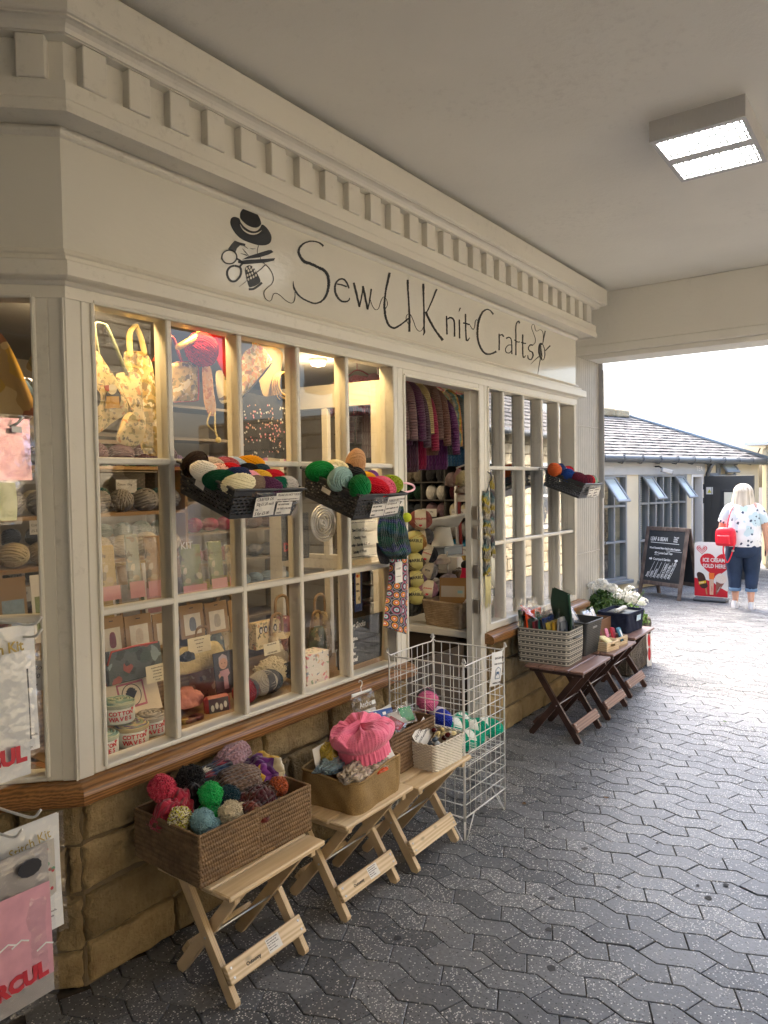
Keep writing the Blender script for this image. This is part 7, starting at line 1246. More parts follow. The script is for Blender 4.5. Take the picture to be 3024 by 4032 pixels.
for lab, x, y, yv, col, rz in (('grey tweed ball of yarn with a charcoal band in the third pane', 715, 972, 2.40, '#a8a49a', -15), ('crimson ball of yarn with a charcoal band at the bottom of the third pane', 645, 1052, 2.39, '#8c1c2c', 10), ('dark teal ball of yarn with a charcoal band at the bottom of the third pane', 740, 1035, 2.42, '#20363c', -20)):
    q = WL(x, y, yv); o = yball(lab, col, rotm((q.x, q.y, max(q.z, .752)), R(30), 0, R(rz), (.95, .95, .95)), big=1); band(o, .075, .055, pm('band charcoal', C('#3c3c40'), .6), .3, .35)
e, w_, h_ = stand('cream bag printed with a row of puffins in the third pane', 'print_bag', 'bag', 655, 715, 760, 830, 2.62, M_puf, .05); g = MB()
for k in range(4): g.prism(el((w_*(.2+.2*k), h_*.72), .012, .018, n=12)[:-1], .001, lambda x, y, h: (x, y, .0502+h), 0); g.prism(el((w_*(.2+.2*k), h_*.70), .006, .011, n=10)[:-1], .001, lambda x, y, h: (x, y, .0512+h), 1)
g.build('puffin_row', [M_ink, M_creamv], e, smooth=False)
for k, (x, y) in enumerate(((790, 815), (842, 800))):
    q = WL(x, y, 2.56); c_ = empty('cardboard_cup', ('patterned brown cup with a pale rim left of the fourth bar', 'patterned brown cup with a pale rim right of its twin')[k], 'cup', (q.x, q.y, q.z-.05)); g = MB(); g.lathe([(.0, 0), (.036, 0), (.044, .095)], 24); g.build('body', print_mat('cup print', '#5a3c30', ['#8a4c38', '#3a3440', '#a8785c'], 50, .5), c_); g = MB(); g.lathe([(.0, .098), (.045, .099), (.046, .094)], 24); g.build('rim', pm('cup lid', C('#b8a888'), .6), c_)
e, w_, h_ = stand('white gift box printed with colourful dogs in the fourth pane', 'gift_box', 'box', 838, 845, 938, 985, 2.42, print_mat('dog print', '#ddd6cc', ['#c83c4c', '#3a6a8c', '#d89a3c', '#5a8a5c', '#c8649a', '#8a4c3c'], 42, .33), .10); 
for lab, x0, y0, x1, y1, lines in (('white swing tag on the dog print gift box', 905, 880, 945, 960, ('Lidded', 'box', '£4.50')), ('white swing tag hanging at the foot of the fourth pane', 1030, 830, 1075, 905, ('Bags', 'from', '£5.00'))):
    e2, w2, h2 = stand(lab, 'swing_tag', 'tag', x0, y0, x1, y1, 2.33, M_card, .001)
    for i, s_ in enumerate(lines): text('writing', s_, .013, Matrix.Translation((w2/2, h2*(.7-.25*i), .0015)), M_ink, e2, 'CENTER')
pp = empty('fabric_parcel', 'folded dusty red fabric parcel behind the third and fourth panes', 'fabric', WL(790, 745, 2.75)); g = MB(); g.box((-.07, 0, -.05), (.08, .1, .05), bev=.012); g.build('cloth', print_mat('red check', '#7a4448', ['#5a3038', '#8c5a58'], 40, .4), pp, smooth='auto'); sheet('white_tag', .045, .045, frame((.02, -.004, .01), (.8, 0, .6), (-.6, 0, .8)), M_card, pp)
# lamps on the shop ceiling and a crowded middle stand behind the display
for k, (x, y) in enumerate(((2.2, 3.55), (4.35, 3.75))):
    e = empty('shop_lamp', ('warm round ceiling lamp inside the shop behind the main window', 'warm round ceiling lamp inside the shop behind the doorway')[k], 'light', (x, y, 2.62), group='lamps on the shop ceiling'); g = MB(); g.lathe([(0, 0), (.07, 0), (.07, -.02), (.06, -.025)], 28); g.build('base', M_white, e); g = MB(); g.lathe([(.06, -.02), (.05, -.05), (.0, -.06)], 28); g.build('diffuser', emat('shop lamp', (1., .80, .55), 2.), e); ld = bpy.data.lights.new('lamp_glow', 'POINT'); lo = bpy.data.objects.new('lamp_glow', ld); COL.objects.link(lo); lo.parent = e; lo.location = (0, 0, -.14); ld.energy = (1.3, 4.5)[k]; ld.color = (1., .78, .5); ld.shadow_soft_size = .12
MST = empty('yarn_stand', 'low brown stand packed with grey and cream wool behind the tall kits', 'shelves', (1.42, 3.06, 0)); 
for z in (.98, 1.30, 1.52, 1.74): MB().box((0, 0, z), (1.08, .22, z+.016)).build('shelf', M_kraft2, MST, smooth=False)
for x in (0, .54, 1.064): MB().box((x, .0, .05), (x+.016, .22, 1.756)).build('upright', M_kraft2, MST, smooth=False)
for j, (nm_, col, z) in enumerate((('cream', '#b8ac90', 1.316), ('ash grey', '#86868a', 1.536), ('mauve', '#6a5664', 1.756))):
    for i in range(8): yball(nm_+' balls of yarn on the stand behind the tall kits', col, rotm((1.42+.075+.135*i, 3.15, z+.055), R(rnd.random()*90), 0, R(90+rnd.uniform(-15, 15)), (1.2, 1.4, 1.5)), lo=True, group=nm_+' yarn on the stand behind the kits')
for k in range(7):
    x = 1.46+.135*k; e = empty('embroidery_kit', ('small card kit with a blue picture, leftmost on the back step', 'small card kit with a green picture, second on the back step', 'small card kit with a red picture, third on the back step', 'small card kit with an ochre picture in the middle of the back step', 'small card kit with a grey picture right of the ochre one', 'small card kit with a pink picture near the right of the back step', 'small card kit with a dark picture at the right end of the back step')[k], 'kit', mx=frame((x, 2.93, 1.0), (1, .0, 0), (0, .1, 1)), group='small card kits on the back step'); MB().box((0, 0, 0), (.115, .30, .005), bev=.001).build('card', (M_kraft2, M_card)[k % 2], e, smooth=False); sheet('picture', .09, .15, Matrix.Translation((.0125, .06, .0055)), pm('pic '+str(k), C(('#7a94a8', '#7a8a5c', '#a05c50', '#b09a58', '#8c8c8c', '#b88c94', '#54504c')[k]), .6, var=.35, vs=45), e)
for k, (x, y, s_, col, nm_) in enumerate(((2.20, 2.62, .10, '#8c6a58', 'terracotta'), (2.34, 2.72, .12, '#5c6a6c', 'slate'), (2.62, 2.56, .10, '#b0a48c', 'stone'), (2.76, 2.66, .12, '#7c4a54', 'wine'), (2.92, 2.56, .09, '#54604c', 'moss'), (3.06, 2.66, .11, '#98845c', 'sand'), (2.50, 2.80, .13, '#c0b498', 'ivory'))):
    e = empty('knitting_bag', nm_+' printed project bag standing at the back of the display', 'bag', (x, y, .70)); g = MB(); n_ = 24; a = np.linspace(0, 6.2832, n_, endpoint=False); P = np.stack([np.stack([s_*.62*w_*np.sign(np.cos(a))*np.abs(np.cos(a))**.7*(1+.06*np.sin(a*3+k)), s_*.4*w_*np.sign(np.sin(a))*np.abs(np.sin(a))**.7, np.full(n_, z*s_)], -1) for z, w_ in ((0, .0), (0, .9), (.1, 1), (1.2, 1.02), (1.9, .86), (2.3, .6), (2.32, 0))], 1); g.grid(P, cu=True); g.build('body', print_mat('bag '+nm_, col, ['#d0c4a8', '#3c3838', '#a08c6c'], 34, .4), e); g = MB(); g.tube(cr_spline([(-s_*.4, 0, s_*2.2), (-s_*.3, 0, s_*3.1), (s_*.3, 0, s_*3.1), (s_*.4, 0, s_*2.2)], 6), .008, 6); g.build('handle', M_kraft2, e)
# back shelves of yarn ------------------------------------------------------------
SHF = empty('yarn_shelves', 'brown shelving along the back of the shop filled with yarn', 'shelves', (1.55, 4.35, 0)); M_shelf = pm('shelf edge', (.30, .24, .17), .6)
for k in range(9): g = MB(); g.box((0, 0, .35+.235*k), (3.1, .30, .37+.235*k)); g.build('shelf', M_shelf, SHF, smooth=False)
for x in (0, .62, 1.24, 1.86, 2.48, 3.08): g = MB(); g.box((x, .01, .05), (x+.02, .30, 2.45)); g.build('upright', M_shelf, SHF, smooth=False)
rows = [('rose pink', '#c85a84', 'maroon', '#4a2030', 'olive green', '#5a6a34', 'lemon', '#c8b44c', 'pale blue', '#8aa4b8'), ('charcoal', '#3c4248', 'mustard', '#b8983c', 'dusty red', '#9a4a54', 'pewter grey', '#74747c', 'violet', '#6a5488'), ('sage grey', '#7a8a84', 'raspberry', '#b03c5c', 'tweed brown', '#6a4c48', 'plum', '#5a3c48', 'navy', '#26304c'), ('sand', '#a8946c', 'peach', '#c89a80', 'chocolate', '#4a342c', 'cream', '#c8bca0', 'teal', '#2f6a6c'), ('pink mohair', '#c88aa4', 'butter', '#d0c48c', 'sky blue', '#84a4c0', 'mint', '#88b08c', 'lilac', '#a890b8')]
for j, rw in enumerate(rows):
    k0 = (2, 3, 4, 5, 6)[j]
    for b in range(5):
        nm_, col = rw[b*2], rw[b*2+1]
        for i in range(4): 
            x = 1.55+.62*((b+j) % 5)+.105+.15*(i); yball(nm_+' balls of yarn on the back shelves of the shop', col, rotm((x, 4.42, .37+.235*k0+.055+(.0)), R(rnd.random()*90), 0, R(90+rnd.uniform(-12, 12)), (1.25, 1.3, 1.5)), lo=True, group=nm_+' yarn on the back shelves')
for lab, x, z in (('white price card on the back shelf edge left of the corner post', 2.35, 1.38), ('white price card on the back shelf edge behind the first pane', 2.95, 1.62), ('long white price card on the lower back shelf edge', 2.2, .98)):
    s_ = tag(sheet('price_card', .16, .09, frame((x, 4.335, z), (1, 0, 0), (0, 0, 1)), M_card, None), lab, 'sign'); text('writing', 'Cotton 100g', .022, Matrix.Translation((.01, .05, .0009)), M_ink, s_); text('writing', '£5.50', .022, Matrix.Translation((.01, .015, .0009)), M_ink, s_)
# tall apron and boxes seen through the splayed left window
SW = lambda x, y, o: (lambda d: Vector((0, 0, CAM_H))+d*((3.565+o)/(d.x+d.y)))(cf+cr*((x-1512)/F_PX)-cu*((y-2016)/F_PX))
f2 = lambda x, y, yv: SW(x/1.659, 1000+y/1.659, .2)
hung('sheep_apron', 'cream apron printed with large sheep and a yellow jumper hanging in the splayed window', 'apron', f2, [(-60, 530), (10, 540), (100, 680), (180, 850), (280, 1080), (275, 1230), (180, 1250), (40, 1180), (-70, 1150)], 0, print_mat('big sheep print', '#b8965c', ['#6a5434', '#c8a02c', '#8c4038', '#d8c08c', '#54432a'], 9, .55), .012, .012, 11)
hung('owl_bag', 'dark patterned bag hanging behind the sheep apron in the splayed window', 'bag', f2, [(170, 720), (285, 560), (290, 760), (200, 770)], 0, print_mat('owl print', '#a08858', ['#2c2420', '#8c3c34', '#54603c', '#d0b888'], 24, .5), .01, .006, 12)
for k, (x, z, col, nm_) in enumerate(((1.75, 1.98, '#e0b8c8', 'pink'), (1.92, 2.0, '#d8d890', 'pale yellow'), (2.08, 1.98, '#a8b8d8', 'pale blue'), (1.80, 2.10, '#9ac0e0', 'sky blue'), (1.98, 2.12, '#78b868', 'green'))):
    e = empty('wool_bag', 'clear bag of '+nm_+' wool high on the shelf behind the splayed window', 'wool', (x, 3.42, z)); knit_blob('wool', pm('wool '+col, C(col), .95), e, .17, .12, .07, 60+k, 24, 14); b_ = knit_blob('bag', M_film, e, .19, .14, .085, 70+k, 24, 14, .3)
g = MB(); g.box((1.5, 3.36, 1.88), (2.4, 3.6, 1.90)); g.build('wall_shelf', M_shelf, SHOP, smooth=False)
BXX = empty('cardboard_box', 'brown cardboard box standing low behind the splayed window', 'box', (1.17, 2.62, .70)); g = MB(); g.box((-.12, -.02, 0), (.09, .14, .33)); g.build('body', M_kraft, BXX, smooth=False); BXX.rotation_euler = (0, 0, R(-45))
s_ = tag(sheet('sale_star', .075, .09, frame((1.23, 2.49, 1.00), (1, -1, .1), (0, 0, 1)), pm('orange card', C('#c8582c'), .6), None), 'orange sale card behind the splayed window', 'sign'); text('writing', 'SALE', .026, Matrix.Translation((.004, .03, .0009)), M_ink, s_)
s_ = tag(sheet('price_card', .10, .10, frame((1.27, 2.44, .98), (1, -1, -.1), (0, 0, 1)), M_card, None), 'white handwritten cotton price card behind the splayed window', 'sign'); [text('writing', q_, .024, Matrix.Translation((.008, .07-.03*i, .0009)), M_ink, s_, shear=.2) for i, q_ in enumerate(('Cotton', '£2.50', '100g'))]
s_ = tag(sheet('gift_card', .07, .12, frame((1.20, 2.50, 1.12), (1, -1, -.1), (0, 0, 1)), pm('kraft', C('#9a7c54'), .8), None), 'kraft hobby gift card hanging behind the splayed window', 'card'); text('writing', 'Hobby', .018, Matrix.Translation((.01, .08, .0009)), M_red, s_); text('writing', 'Gift', .026, Matrix.Translation((.014, .055, .0009)), M_red, s_)
# doorway: cardigans, cubby shelves, yarn tower, till --------------------------------
CB = empty('cubby_shelves', 'dark pigeonhole shelving of yarn on the wall behind the doorway', 'shelves', (5.49, 2.6, 0)); M_cub = pm('dark cubby', (.075, .07, .065), .7)
for k in range(12): g = MB(); g.box((0, 0, .55+.158*k), (.28, 1.95, .562+.158*k)); g.build('shelf', M_cub, CB, smooth=False)
for k in range(9): g = MB(); g.box((.002, .24*k, .5), (.278, .24*k+.012, 2.4)); g.build('upright', M_cub, CB, smooth=False)
g = MB(); g.box((.27, 0, .5), (.285, 1.95, 2.4)); g.build('back', M_cub, CB, smooth=False)
cub = [(2, 0, 'turquoise', '#2a7fa8'), (2, 1, 'dark plum', '#3c2030'), (2, 2, 'bottle green', '#1f3c34'), (3, 0, 'black and white', '#a8a4a0'), (3, 1, 'navy', '#232838'), (3, 2, 'pale grey', '#84888c'), (4, 0, 'cream', '#d8d0b4'), (4, 1, 'dusty pink', '#8c747c'), (4, 2, 'slate', '#4a5058'), (5, 0, 'dark red', '#4a1c24'), (5, 1, 'white', '#dcdad4'), (5, 2, 'forest green', '#2c4a38'), (6, 1, 'charcoal', '#3c3c40'), (6, 2, 'oatmeal', '#8c8474'), (1, 0, 'sea blue', '#3a7c98'), (1, 1, 'silver', '#9c9ca0'), (3, 3, 'olive', '#4a5034'), (5, 3, 'moss green', '#3c5c44'), (4, 3, 'teal', '#24484c')]
for r_, c_, nm_, col in cub:
    for i in range(2):
        y0 = 3.08+.24*c_ ; z0 = .562+.158*(r_+1)+.06
        for zz in (0,): yball(nm_+' balls of yarn in the pigeonholes behind the doorway', col, rotm((5.56, y0+.065+.11*i, z0), 0, R(90), R(8*i), (1.15, 1.4, 1.4)), lo=True, group=nm_+' yarn in the pigeonholes')
for lab, y, z in (('white price card on the upper pigeonhole edge', 3.42, 1.36), ('white price card on the middle pigeonhole edge', 3.44, 1.20), ('small white price card at the right of the pigeonholes', 3.12, 1.36), ('small white price card low on the pigeonholes', 3.10, 1.04)):
    s_ = tag(sheet('price_card', .15, .07, frame((5.48, y+.13, z), (0, -1, 0), (0, 0, 1)), M_card, None), lab, 'sign'); text('writing', 'Chunky 100g', .020, Matrix.Translation((.008, .038, .0009)), M_ink, s_); text('writing', '£4.50', .020, Matrix.Translation((.03, .010, .0009)), M_ink, s_)
g = MB(); g.tube([(3.5, 2.87, 2.44), (4.4, 2.87, 2.44), (5.45, 2.87, 2.44)], .011, 8); tag(g.build('clothes_rail', M_steel), 'steel clothes rail of little cardigans under the shop ceiling', 'rail')
def cardigan(label, x, cols, z0=2.33, L=.40, W=.26, sl=.38, sc=None, dy=0.):
    e = empty('cardigan', label, 'cardigan', (x, 2.87+dy, z0)); mt = K_('card '+cols, cols, 30, 30); g = MB(); n = 20; a = np.linspace(0, 2*math.pi, n, endpoint=False); prof = [(.03, .0), (.07, -.005), (.55, -.03), (.52, -.10), (.5, -.25), (.52, -L+.03), (.49, -L)]
    P = np.stack([np.stack([.032*(.6+.4*min(1, k))*np.cos(a)*(1+.15*np.sin(a*5+k)), W*r_*.9*np.sin(a)*(1 if k > 1 else 1), np.full(n, z)], -1) for k, (r_, z) in enumerate(prof)], 1); g.grid(P, cu=True); g.build('body', mt, e)
    for s_ in (-1, 1): g = MB(); g.tube(cr_spline([(0, s_*W*.40, -.025), (-.012, s_*W*.58, -.08), (-.018, s_*W*.70, -.22), (-.015, s_*W*.74, -sl)], 5), [.040, .042, .036, .030], 12, flat=.75); g.build('sleeve', sc or mt, e)
    g = MB(); g.tube(cr_spline([(0, -W*.42, -.03), (0, 0, .03), (0, W*.42, -.03)], 5), .004, 6); g.tube(cr_spline([(0, 0, .03), (0, 0, .08), (0, .018, .115), (0, .0, .128), (0, -.014, .115)], 5), .0022, 6); g.build('hanger', pm('pink hanger', C('#a83c5c'), .4), e); return e
SCm = knit('knit stripes', (0, 0, 0), 16, 26, [C('#c8b4a0'), C('#c86a4c'), C('#d8b43c'), C('#5a9aa0'), C('#c8c0b0')])
for lab, x, col, L, dz in (('brown cabled cardigan at the left end of the rail behind the doorway', 3.92, '#7c5f60', .50, 0), ('mauve brown cardigan behind the pink baby one', 4.02, '#8c6c72', .44, .0), ('plum purple cardigan on the rail', 4.12, '#6c3868', .42, 0), ('cream yellow cardigan with blue cuffs on the rail', 4.22, '#dcc890', .37, 0), ('brown cable knit cardigan in the middle of the rail', 4.34, '#91706a', .45, .02), ('rust brown cardigan right of the cable one', 4.44, '#946a62', .46, -.02), ('violet cardigan hanging low beside the striped sleeve', 4.56, '#7a4084', .50, -.08), ('grey aran cardigan right of the striped one', 4.70, '#7c8a8c', .44, -.03), ('turquoise cardigan near the right end of the rail', 4.82, '#2a84a4', .36, -.02), ('olive cardigan at the right end of the rail', 4.94, '#6c6a3c', .34, -.02), ('magenta cardigan peeping out under the brown ones', 4.28, '#c03060', .52, -.06), ('dark aubergine cardigan hanging lowest on the rail', 4.18, '#5a3c54', .56, -.04)): cardigan(lab, x, col, 2.33+dz, L, .30, min(L-.02, .40))
cardigan('yellow cardigan with rainbow striped sleeves on the rail', 4.60, '#d8b03c', 2.33, .38, .30, .42, SCm); cardigan('bubblegum pink baby cardigan nearest the door at the left of the rail', 3.70, '#d87a94', 2.34, .20, .30, .22); cardigan('pale blue and navy cardigan hanging lowest at the right of the rail', 4.88, '#3a6a94', 2.18, .40, .30, .36)
# tower of big balls at the end of the counter
Q3 = lambda x, y, xv: pix(1480+x/3.19, 1830+y/3.19, 0, xv)
def lball(label, x, y, xv, r, col, word, bc, wfrac, roll=0, L=None):
    q = Q3(x, y, xv); v = (Vector((0, 0, CAM_H))-q).normalized(); rt = Vector((0, 0, 1)).cross(v).normalized(); up = v.cross(rt); M = Matrix(((rt.x, up.x, v.x, q.x), (rt.y, up.y, v.y, q.y), (rt.z, up.z, v.z, q.z), (0, 0, 0, 1))) @ Matrix.Rotation(R(roll), 4, 'Z'); L = L or r*1.2; k = r/.055
    o = yball(label, col, M @ Matrix.Diagonal((L/.075, k, k, 1)), big=1, group='big balls of yarn stacked at the doorway'); sub = Matrix.Diagonal((.075/L, 1/k, 1/k, 1))
    g = MB(); ts = np.linspace(-wfrac, wfrac, 9); a = np.linspace(-1.9, 1.9, 22); g.grid([[(t_*L, (r*1.05*math.sqrt(max(.05, 1-t_*t_))+.002)*math.sin(b), (r*1.05*math.sqrt(max(.05, 1-t_*t_))+.002)*math.cos(b)) for b in a] for t_ in ts]); b_ = g.build('label_band', pm('band '+bc, C(bc), .45, var=.15, vs=30), o); b_.matrix_local = sub
    for s_, yy, sz in word: t_ = text('lettering', s_, sz, sub @ Matrix.Translation((0, yy*r, r*1.09*math.sqrt(max(.1, 1-yy*yy*.9)))) @ Matrix.Rotation(-yy*1.0, 4, 'X'), M_ink if bc != '#d8ccb0' else M_red, o, 'CENTER', bold=.0005, sx=.9)
    if bc == '#d8ccb0': g = MB(); g.prism(el((0, -.55*r), r*.17, r*.16, n=16)[:-1], .001, lambda u, v_, h: (u, v_, r*.94+h)); d_ = g.build('red_dot', M_red, o, smooth=False); d_.matrix_local = sub
JW = [('JEWELSPUN', .0, .017)]; MW = [('MARBLE', -.05, .030)]
lball('russet ball of yarn with a cream band at the top of the doorway stack', 560, 690, 4.22, .066, '#a06058', JW, '#d8ccb0', .48); lball('grey and orange ball of yarn second from the top of the doorway stack', 600, 905, 4.26, .058, '#6c6a6a', [], '#c8bca0', .25, 10); lball('orange flecked ball of yarn with a wide lime band in the doorway stack', 490, 965, 4.20, .070, '#b88a50', MW, '#c4bc70', .64, -3); lball('charcoal ball of yarn with a tilted cream band in the doorway stack', 640, 1120, 4.26, .062, '#3c3e44', [('JEWELSPUN', 0, .012)], '#d8ccb0', .4, -20); lball('brown ball of yarn with a wide lime band in the middle of the doorway stack', 500, 1215, 4.20, .060, '#6a5c50', MW, '#cac27c', .66, 3)
lball('grey marled ball of yarn with a cream band in the doorway stack', 650, 1325, 4.26, .058, '#8c8c90', [('SPUN', -.1, .016)], '#b8ac94', .5, -15); lball('mauve ball of yarn with a wide lime band in the doorway stack', 515, 1430, 4.20, .058, '#7c6478', MW, '#cac27c', .64, 5); lball('pink and blue ball of yarn with a cream band in the doorway stack', 650, 1560, 4.24, .060, '#b08494', [('JEWELSPUN', 0, .012)], '#d8ccb0', .5, -8); lball('lowest ball of yarn with a wide lime band in the doorway stack', 505, 1640, 4.19, .060, '#54544c', MW, '#c4bc70', .68); lball('dark grey mohair ball of yarn at the foot of the doorway stack', 450, 1790, 4.20, .058, '#3c3c38', [], '#3c3c38', .1)
TL = empty('till_stand', 'white tablet till on a tapered stand inside the doorway', 'till', Q3(840, 1020, 4.75)); g = MB(); g.lathe([(.0, 0), (.088, 0), (.086, .008), (.058, .14), (.0, .145)], 28); M_till = pm('till white', C('#dcdcd8'), .35, var=.03); g.build('stand', M_till, TL); g = MB(); mx = rotm((0, -.01, .175), R(-28), R(-8), R(-38)); g.box((-.15, -.10, -.011), (.15, .11, .011), bev=.006, mx=mx); g.build('tablet', M_till, TL, smooth='auto')
BX2 = empty('clear_box', 'clear plastic box under the till inside the doorway', 'box', Q3(850, 1150, 4.75)); g = MB(); g.box((-.13, -.09, -.06), (.13, .09, .075), bev=.004); g.build('body', pm('frosted box', C('#8c98a4'), .2, var=.1), BX2, smooth=False); g = MB(); g.box((-.135, -.095, .0755), (.135, .095, .083)); g.build('lid', pm('frosted lid', C('#a8b0b8'), .25), BX2, smooth=False)
WBX = empty('white_box', 'white cardboard box beside the clear box inside the doorway', 'box', Q3(1000, 1240, 4.70)); g = MB(); g.box((-.11, -.08, -.06), (.10, .08, .06), bev=.002); g.build('body', M_white, WBX, smooth=False)
MP = empty('measuring_pole', 'tall white and red pole leaning behind the till', 'pole', Q3(1010, 730, 5.2)); g = MB(); g.tube([(0, 0, .32), (0, 0, .1), (.01, -.01, -.3)], .014, 8); g.build('white_tube', M_white, MP); g = MB(); g.tube([(.01, -.03, .62), (.0, -.03, .1), (.01, -.04, -.28)], .013, 8); g.build('red_tube', pm('pole red', C('#8c3430'), .5), MP)
for lab, x, y, xv, dims, col, sd in (('cream fluffy slipper on the clear stand inside the doorway', 830, 1230, 4.5, (.16, .10, .06), '#c8bcb0', 81), ('grey fluffy slipper on the lower tier inside the doorway', 910, 1440, 4.45, (.14, .10, .045), '#8c8690', 82), ('brown fur hand warmer behind the grey slipper', 1040, 1410, 4.6, (.13, .1, .06), '#5c5248', 83), ('white fluffy bootee beside the stack of yarn', 760, 1530, 4.4, (.08, .08, .06), '#b8b4b4', 84), ('pale pink felt bundle behind the brown kit card', 910, 1545, 4.5, (.10, .06, .03), '#d890b4', 85), ('grey wool bundle at the right of the wicker basket', 1130, 1680, 4.4, (.09, .07, .05), '#8c9094', 86), ('white wool bundle beside the right door post', 1150, 1775, 4.32, (.07, .06, .045), '#d8d0cc', 87)): tag(knit_blob('fluffy_knit', pm('fluff '+col, C(col), .95, bs=1., bscale=110, var=.25, vs=40), None, *dims, sd, 36, 20, mx=Matrix.Translation(Q3(x, y, xv))), lab, 'knitwear')
st = empty('cake_stand', 'clear tiered stand with a steel rod inside the doorway', 'stand', Q3(900, 1320, 4.52)); g = MB(); g.lathe([(0, 0), (.11, 0), (.11, .004), (0, .004)], 28); g.lathe([(0, -.14), (.12, -.14), (.12, -.136), (0, -.136)], 28); g.build('tier', M_glass, st); g = MB(); g.tube([(0, 0, -.22), (0, 0, -.05), (0, 0, .13)], .005, 8); g.build('rod', M_steel, st)
DL = empty('felt_doll', 'pink and black felt doll with a crown beside the right door post', 'doll', Q3(1130, 1400, 4.42)); g = MB(); g.lathe([(.0, -.14), (.05, -.14), (.045, -.02), (.028, .03), (.03, .06), (.0, .085)], 18); g.build('body', pm('doll pink', C('#c8184c'), .9), DL); g = MB(); g.ball((0, 0, .075), .034); g.build('head', pm('doll black', (.015, .015, .018), .9), DL); g = MB(); g.lathe([(.02, .11), (.03, .14), (.02, .118)], 14); g.build('crown', pm('doll gold', C('#b89a4c'), .4, metal=.6), DL)
WK = empty('wicker_basket', 'natural wicker basket with hand hole on the shelf inside the doorway', 'basket', (4.27, 2.53, .70), R(-8)); g = MB(); woven(g, .25, .33, .165, seagrass(9, .007, .012), res=.003, zres=.0026, cr_=.015, taper=.14); rim_twist(g, .25, .33, .166, .015, .008); g.build('body', straw('pale wicker', (.28, .20, .12), (.50, .38, .25)), WK)
KC = tag(sheet('kit_card', .20, .17, frame(Q3(800, 1730, 4.28), (.35, -1, 0), (.1, 0, 1)), M_kraft, None, .004), 'brown kit card with a pale panel standing in the wicker basket', 'kit'); sheet('pale_panel', .16, .075, Matrix.Translation((.012, .04, .0045)), pm('panel pale', C('#b8b4ac'), .6), KC); sheet('blue_mark', .035, .02, Matrix.Translation((.125, .065, .0055)), pm('mark blue', C('#8ab8cc'), .6), KC)
for k, (x, y, dims, col, lab) in enumerate(((950, 250, (.09, .09, .085), '#e0c4c0', 'pale pink baby bonnet on the hanger inside the doorway'), (1040, 230, (.08, .08, .10), '#dcb0b4', 'rose pink knitted bonnet in the middle of the hanger'), (1095, 240, (.12, .10, .10), '#e0d2a0', 'cream knitted bonnet at the right of the hanger'), (1080, 350, (.10, .08, .05), '#c8b8a4', 'fluffy beige bootee hanging under the bonnets'))): tag(knit_blob('baby_bonnet', K_('bonnet '+col, col, 24, 20), None, *dims, 90+k, 40, 24, .15, mx=Matrix.Translation(Q3(x, y, 4.45))), lab, 'hat')
g = MB(); g.tube(cr_spline([Q3(*q_, 4.44) for q_ in ((1010, 45), (1080, 15), (1170, -10))], 5), .006, 6); tag(g.build('peg_hanger', M_white), 'white pegged hanger holding the baby bonnets inside the doorway', 'hanger'); s_ = tag(sheet('swing_tag', .075, .05, frame(Q3(1010, 465, 4.43), (.3, -1, 0), (0, 0, 1)), M_card, None), 'white card tag hanging under the baby bonnets', 'tag')
# right window: fabrics and papers on its shelf
for k, (col, nm_) in enumerate((('#b02c5c', 'crimson'), ('#d86a8c', 'rose'), ('#8c3c6c', 'plum'), ('#d85a4c', 'coral'), ('#c898a8', 'dusty pink'))): e = empty('folded_fabric', nm_+' folded fabric in the pile at the left of the right window', 'fabric', (4.30, 2.42, .70+.026*k)); g = MB(); g.box((-.1, -.07, 0), (.13, .10, .0245), bev=.010); g.build('cloth', print_mat('fold '+nm_, col, ['#e0c8d0', '#7a2c4c'], 40, .3), e, smooth='auto')
for lab, x, z, w_, h_ in (('welcome paper hanging inside the first pane of the right window', 4.27, 1.20, .10, .42), ('pale blue paper inside the middle panes of the right window', 4.84, 1.42, .13, .17), ('white paper inside the fourth pane of the right window', 5.13, 1.44, .10, .16)):
    s_ = tag(sheet('window_paper', w_, h_, frame((x, 2.30, z), (1, 0, 0), (0, 0, 1)), M_card if 'blue' not in lab else pm('pale blue paper', C('#a8c4dc'), .7), None), lab, 'notice')
    if 'welcome' in lab: text('writing', 'WELCOME', .024, Matrix.Translation((.004, h_-.05, .0009)), M_ink, s_, sx=.8)
# ================================================================ signs and the walker in the courtyard
M_abw = wood('a-board frame wood', (.085, .06, .05), (.16, .12, .10), (10, 10, 1), .6, False); M_slatebd = pm('chalkboard', (.028, .032, .036), .55, var=.2)
FL_, FR_ = Vector((10.745, 3.262, 0)), Vector((10.43, 2.60, 0)); xd = (FR_-FL_).normalized(); bk = Vector((-xd.y, xd.x, 0)); bk = bk if bk.x > 0 else -bk; AW = (FR_-FL_).length
AB = empty('chalkboard_sign', 'dark framed chalk A board lettered Leaf and Bean outside the cafe', 'A board', (FL_+FR_)/2)
def abf(o, lean, nm, flip):
    mx = Matrix.Translation(-(FL_+FR_)/2) @ frame(o, xd, Vector((lean*bk.x, lean*bk.y, 1))); e_ = None; g = MB(); t_ = .024
    for a, b in (((0, 0, 0), (.055, 1.0, t_)), ((AW-.055, 0, 0), (AW, 1.0, t_)), ((.055, .945, .001), (AW-.055, 1.0, t_-.001)), ((.055, .17, .001), (AW-.055, .225, t_-.001))): g.box(a, b, bev=.003, mx=mx)
    e_ = g.build(nm, M_abw, AB, smooth=False); g = MB(); g.box((.055, .225, .006), (AW-.055, .945, .016), mx=mx); bd = g.build('board', M_slatebd, e_, smooth=False); return bd, mx
abf(FL_+bk*.40, -.19, 'back_frame', True); bd, mx = abf(FL_, .19, 'front_frame', False); mb_ = mx @ Matrix.Translation((0, 0, .0175 if True else 0))
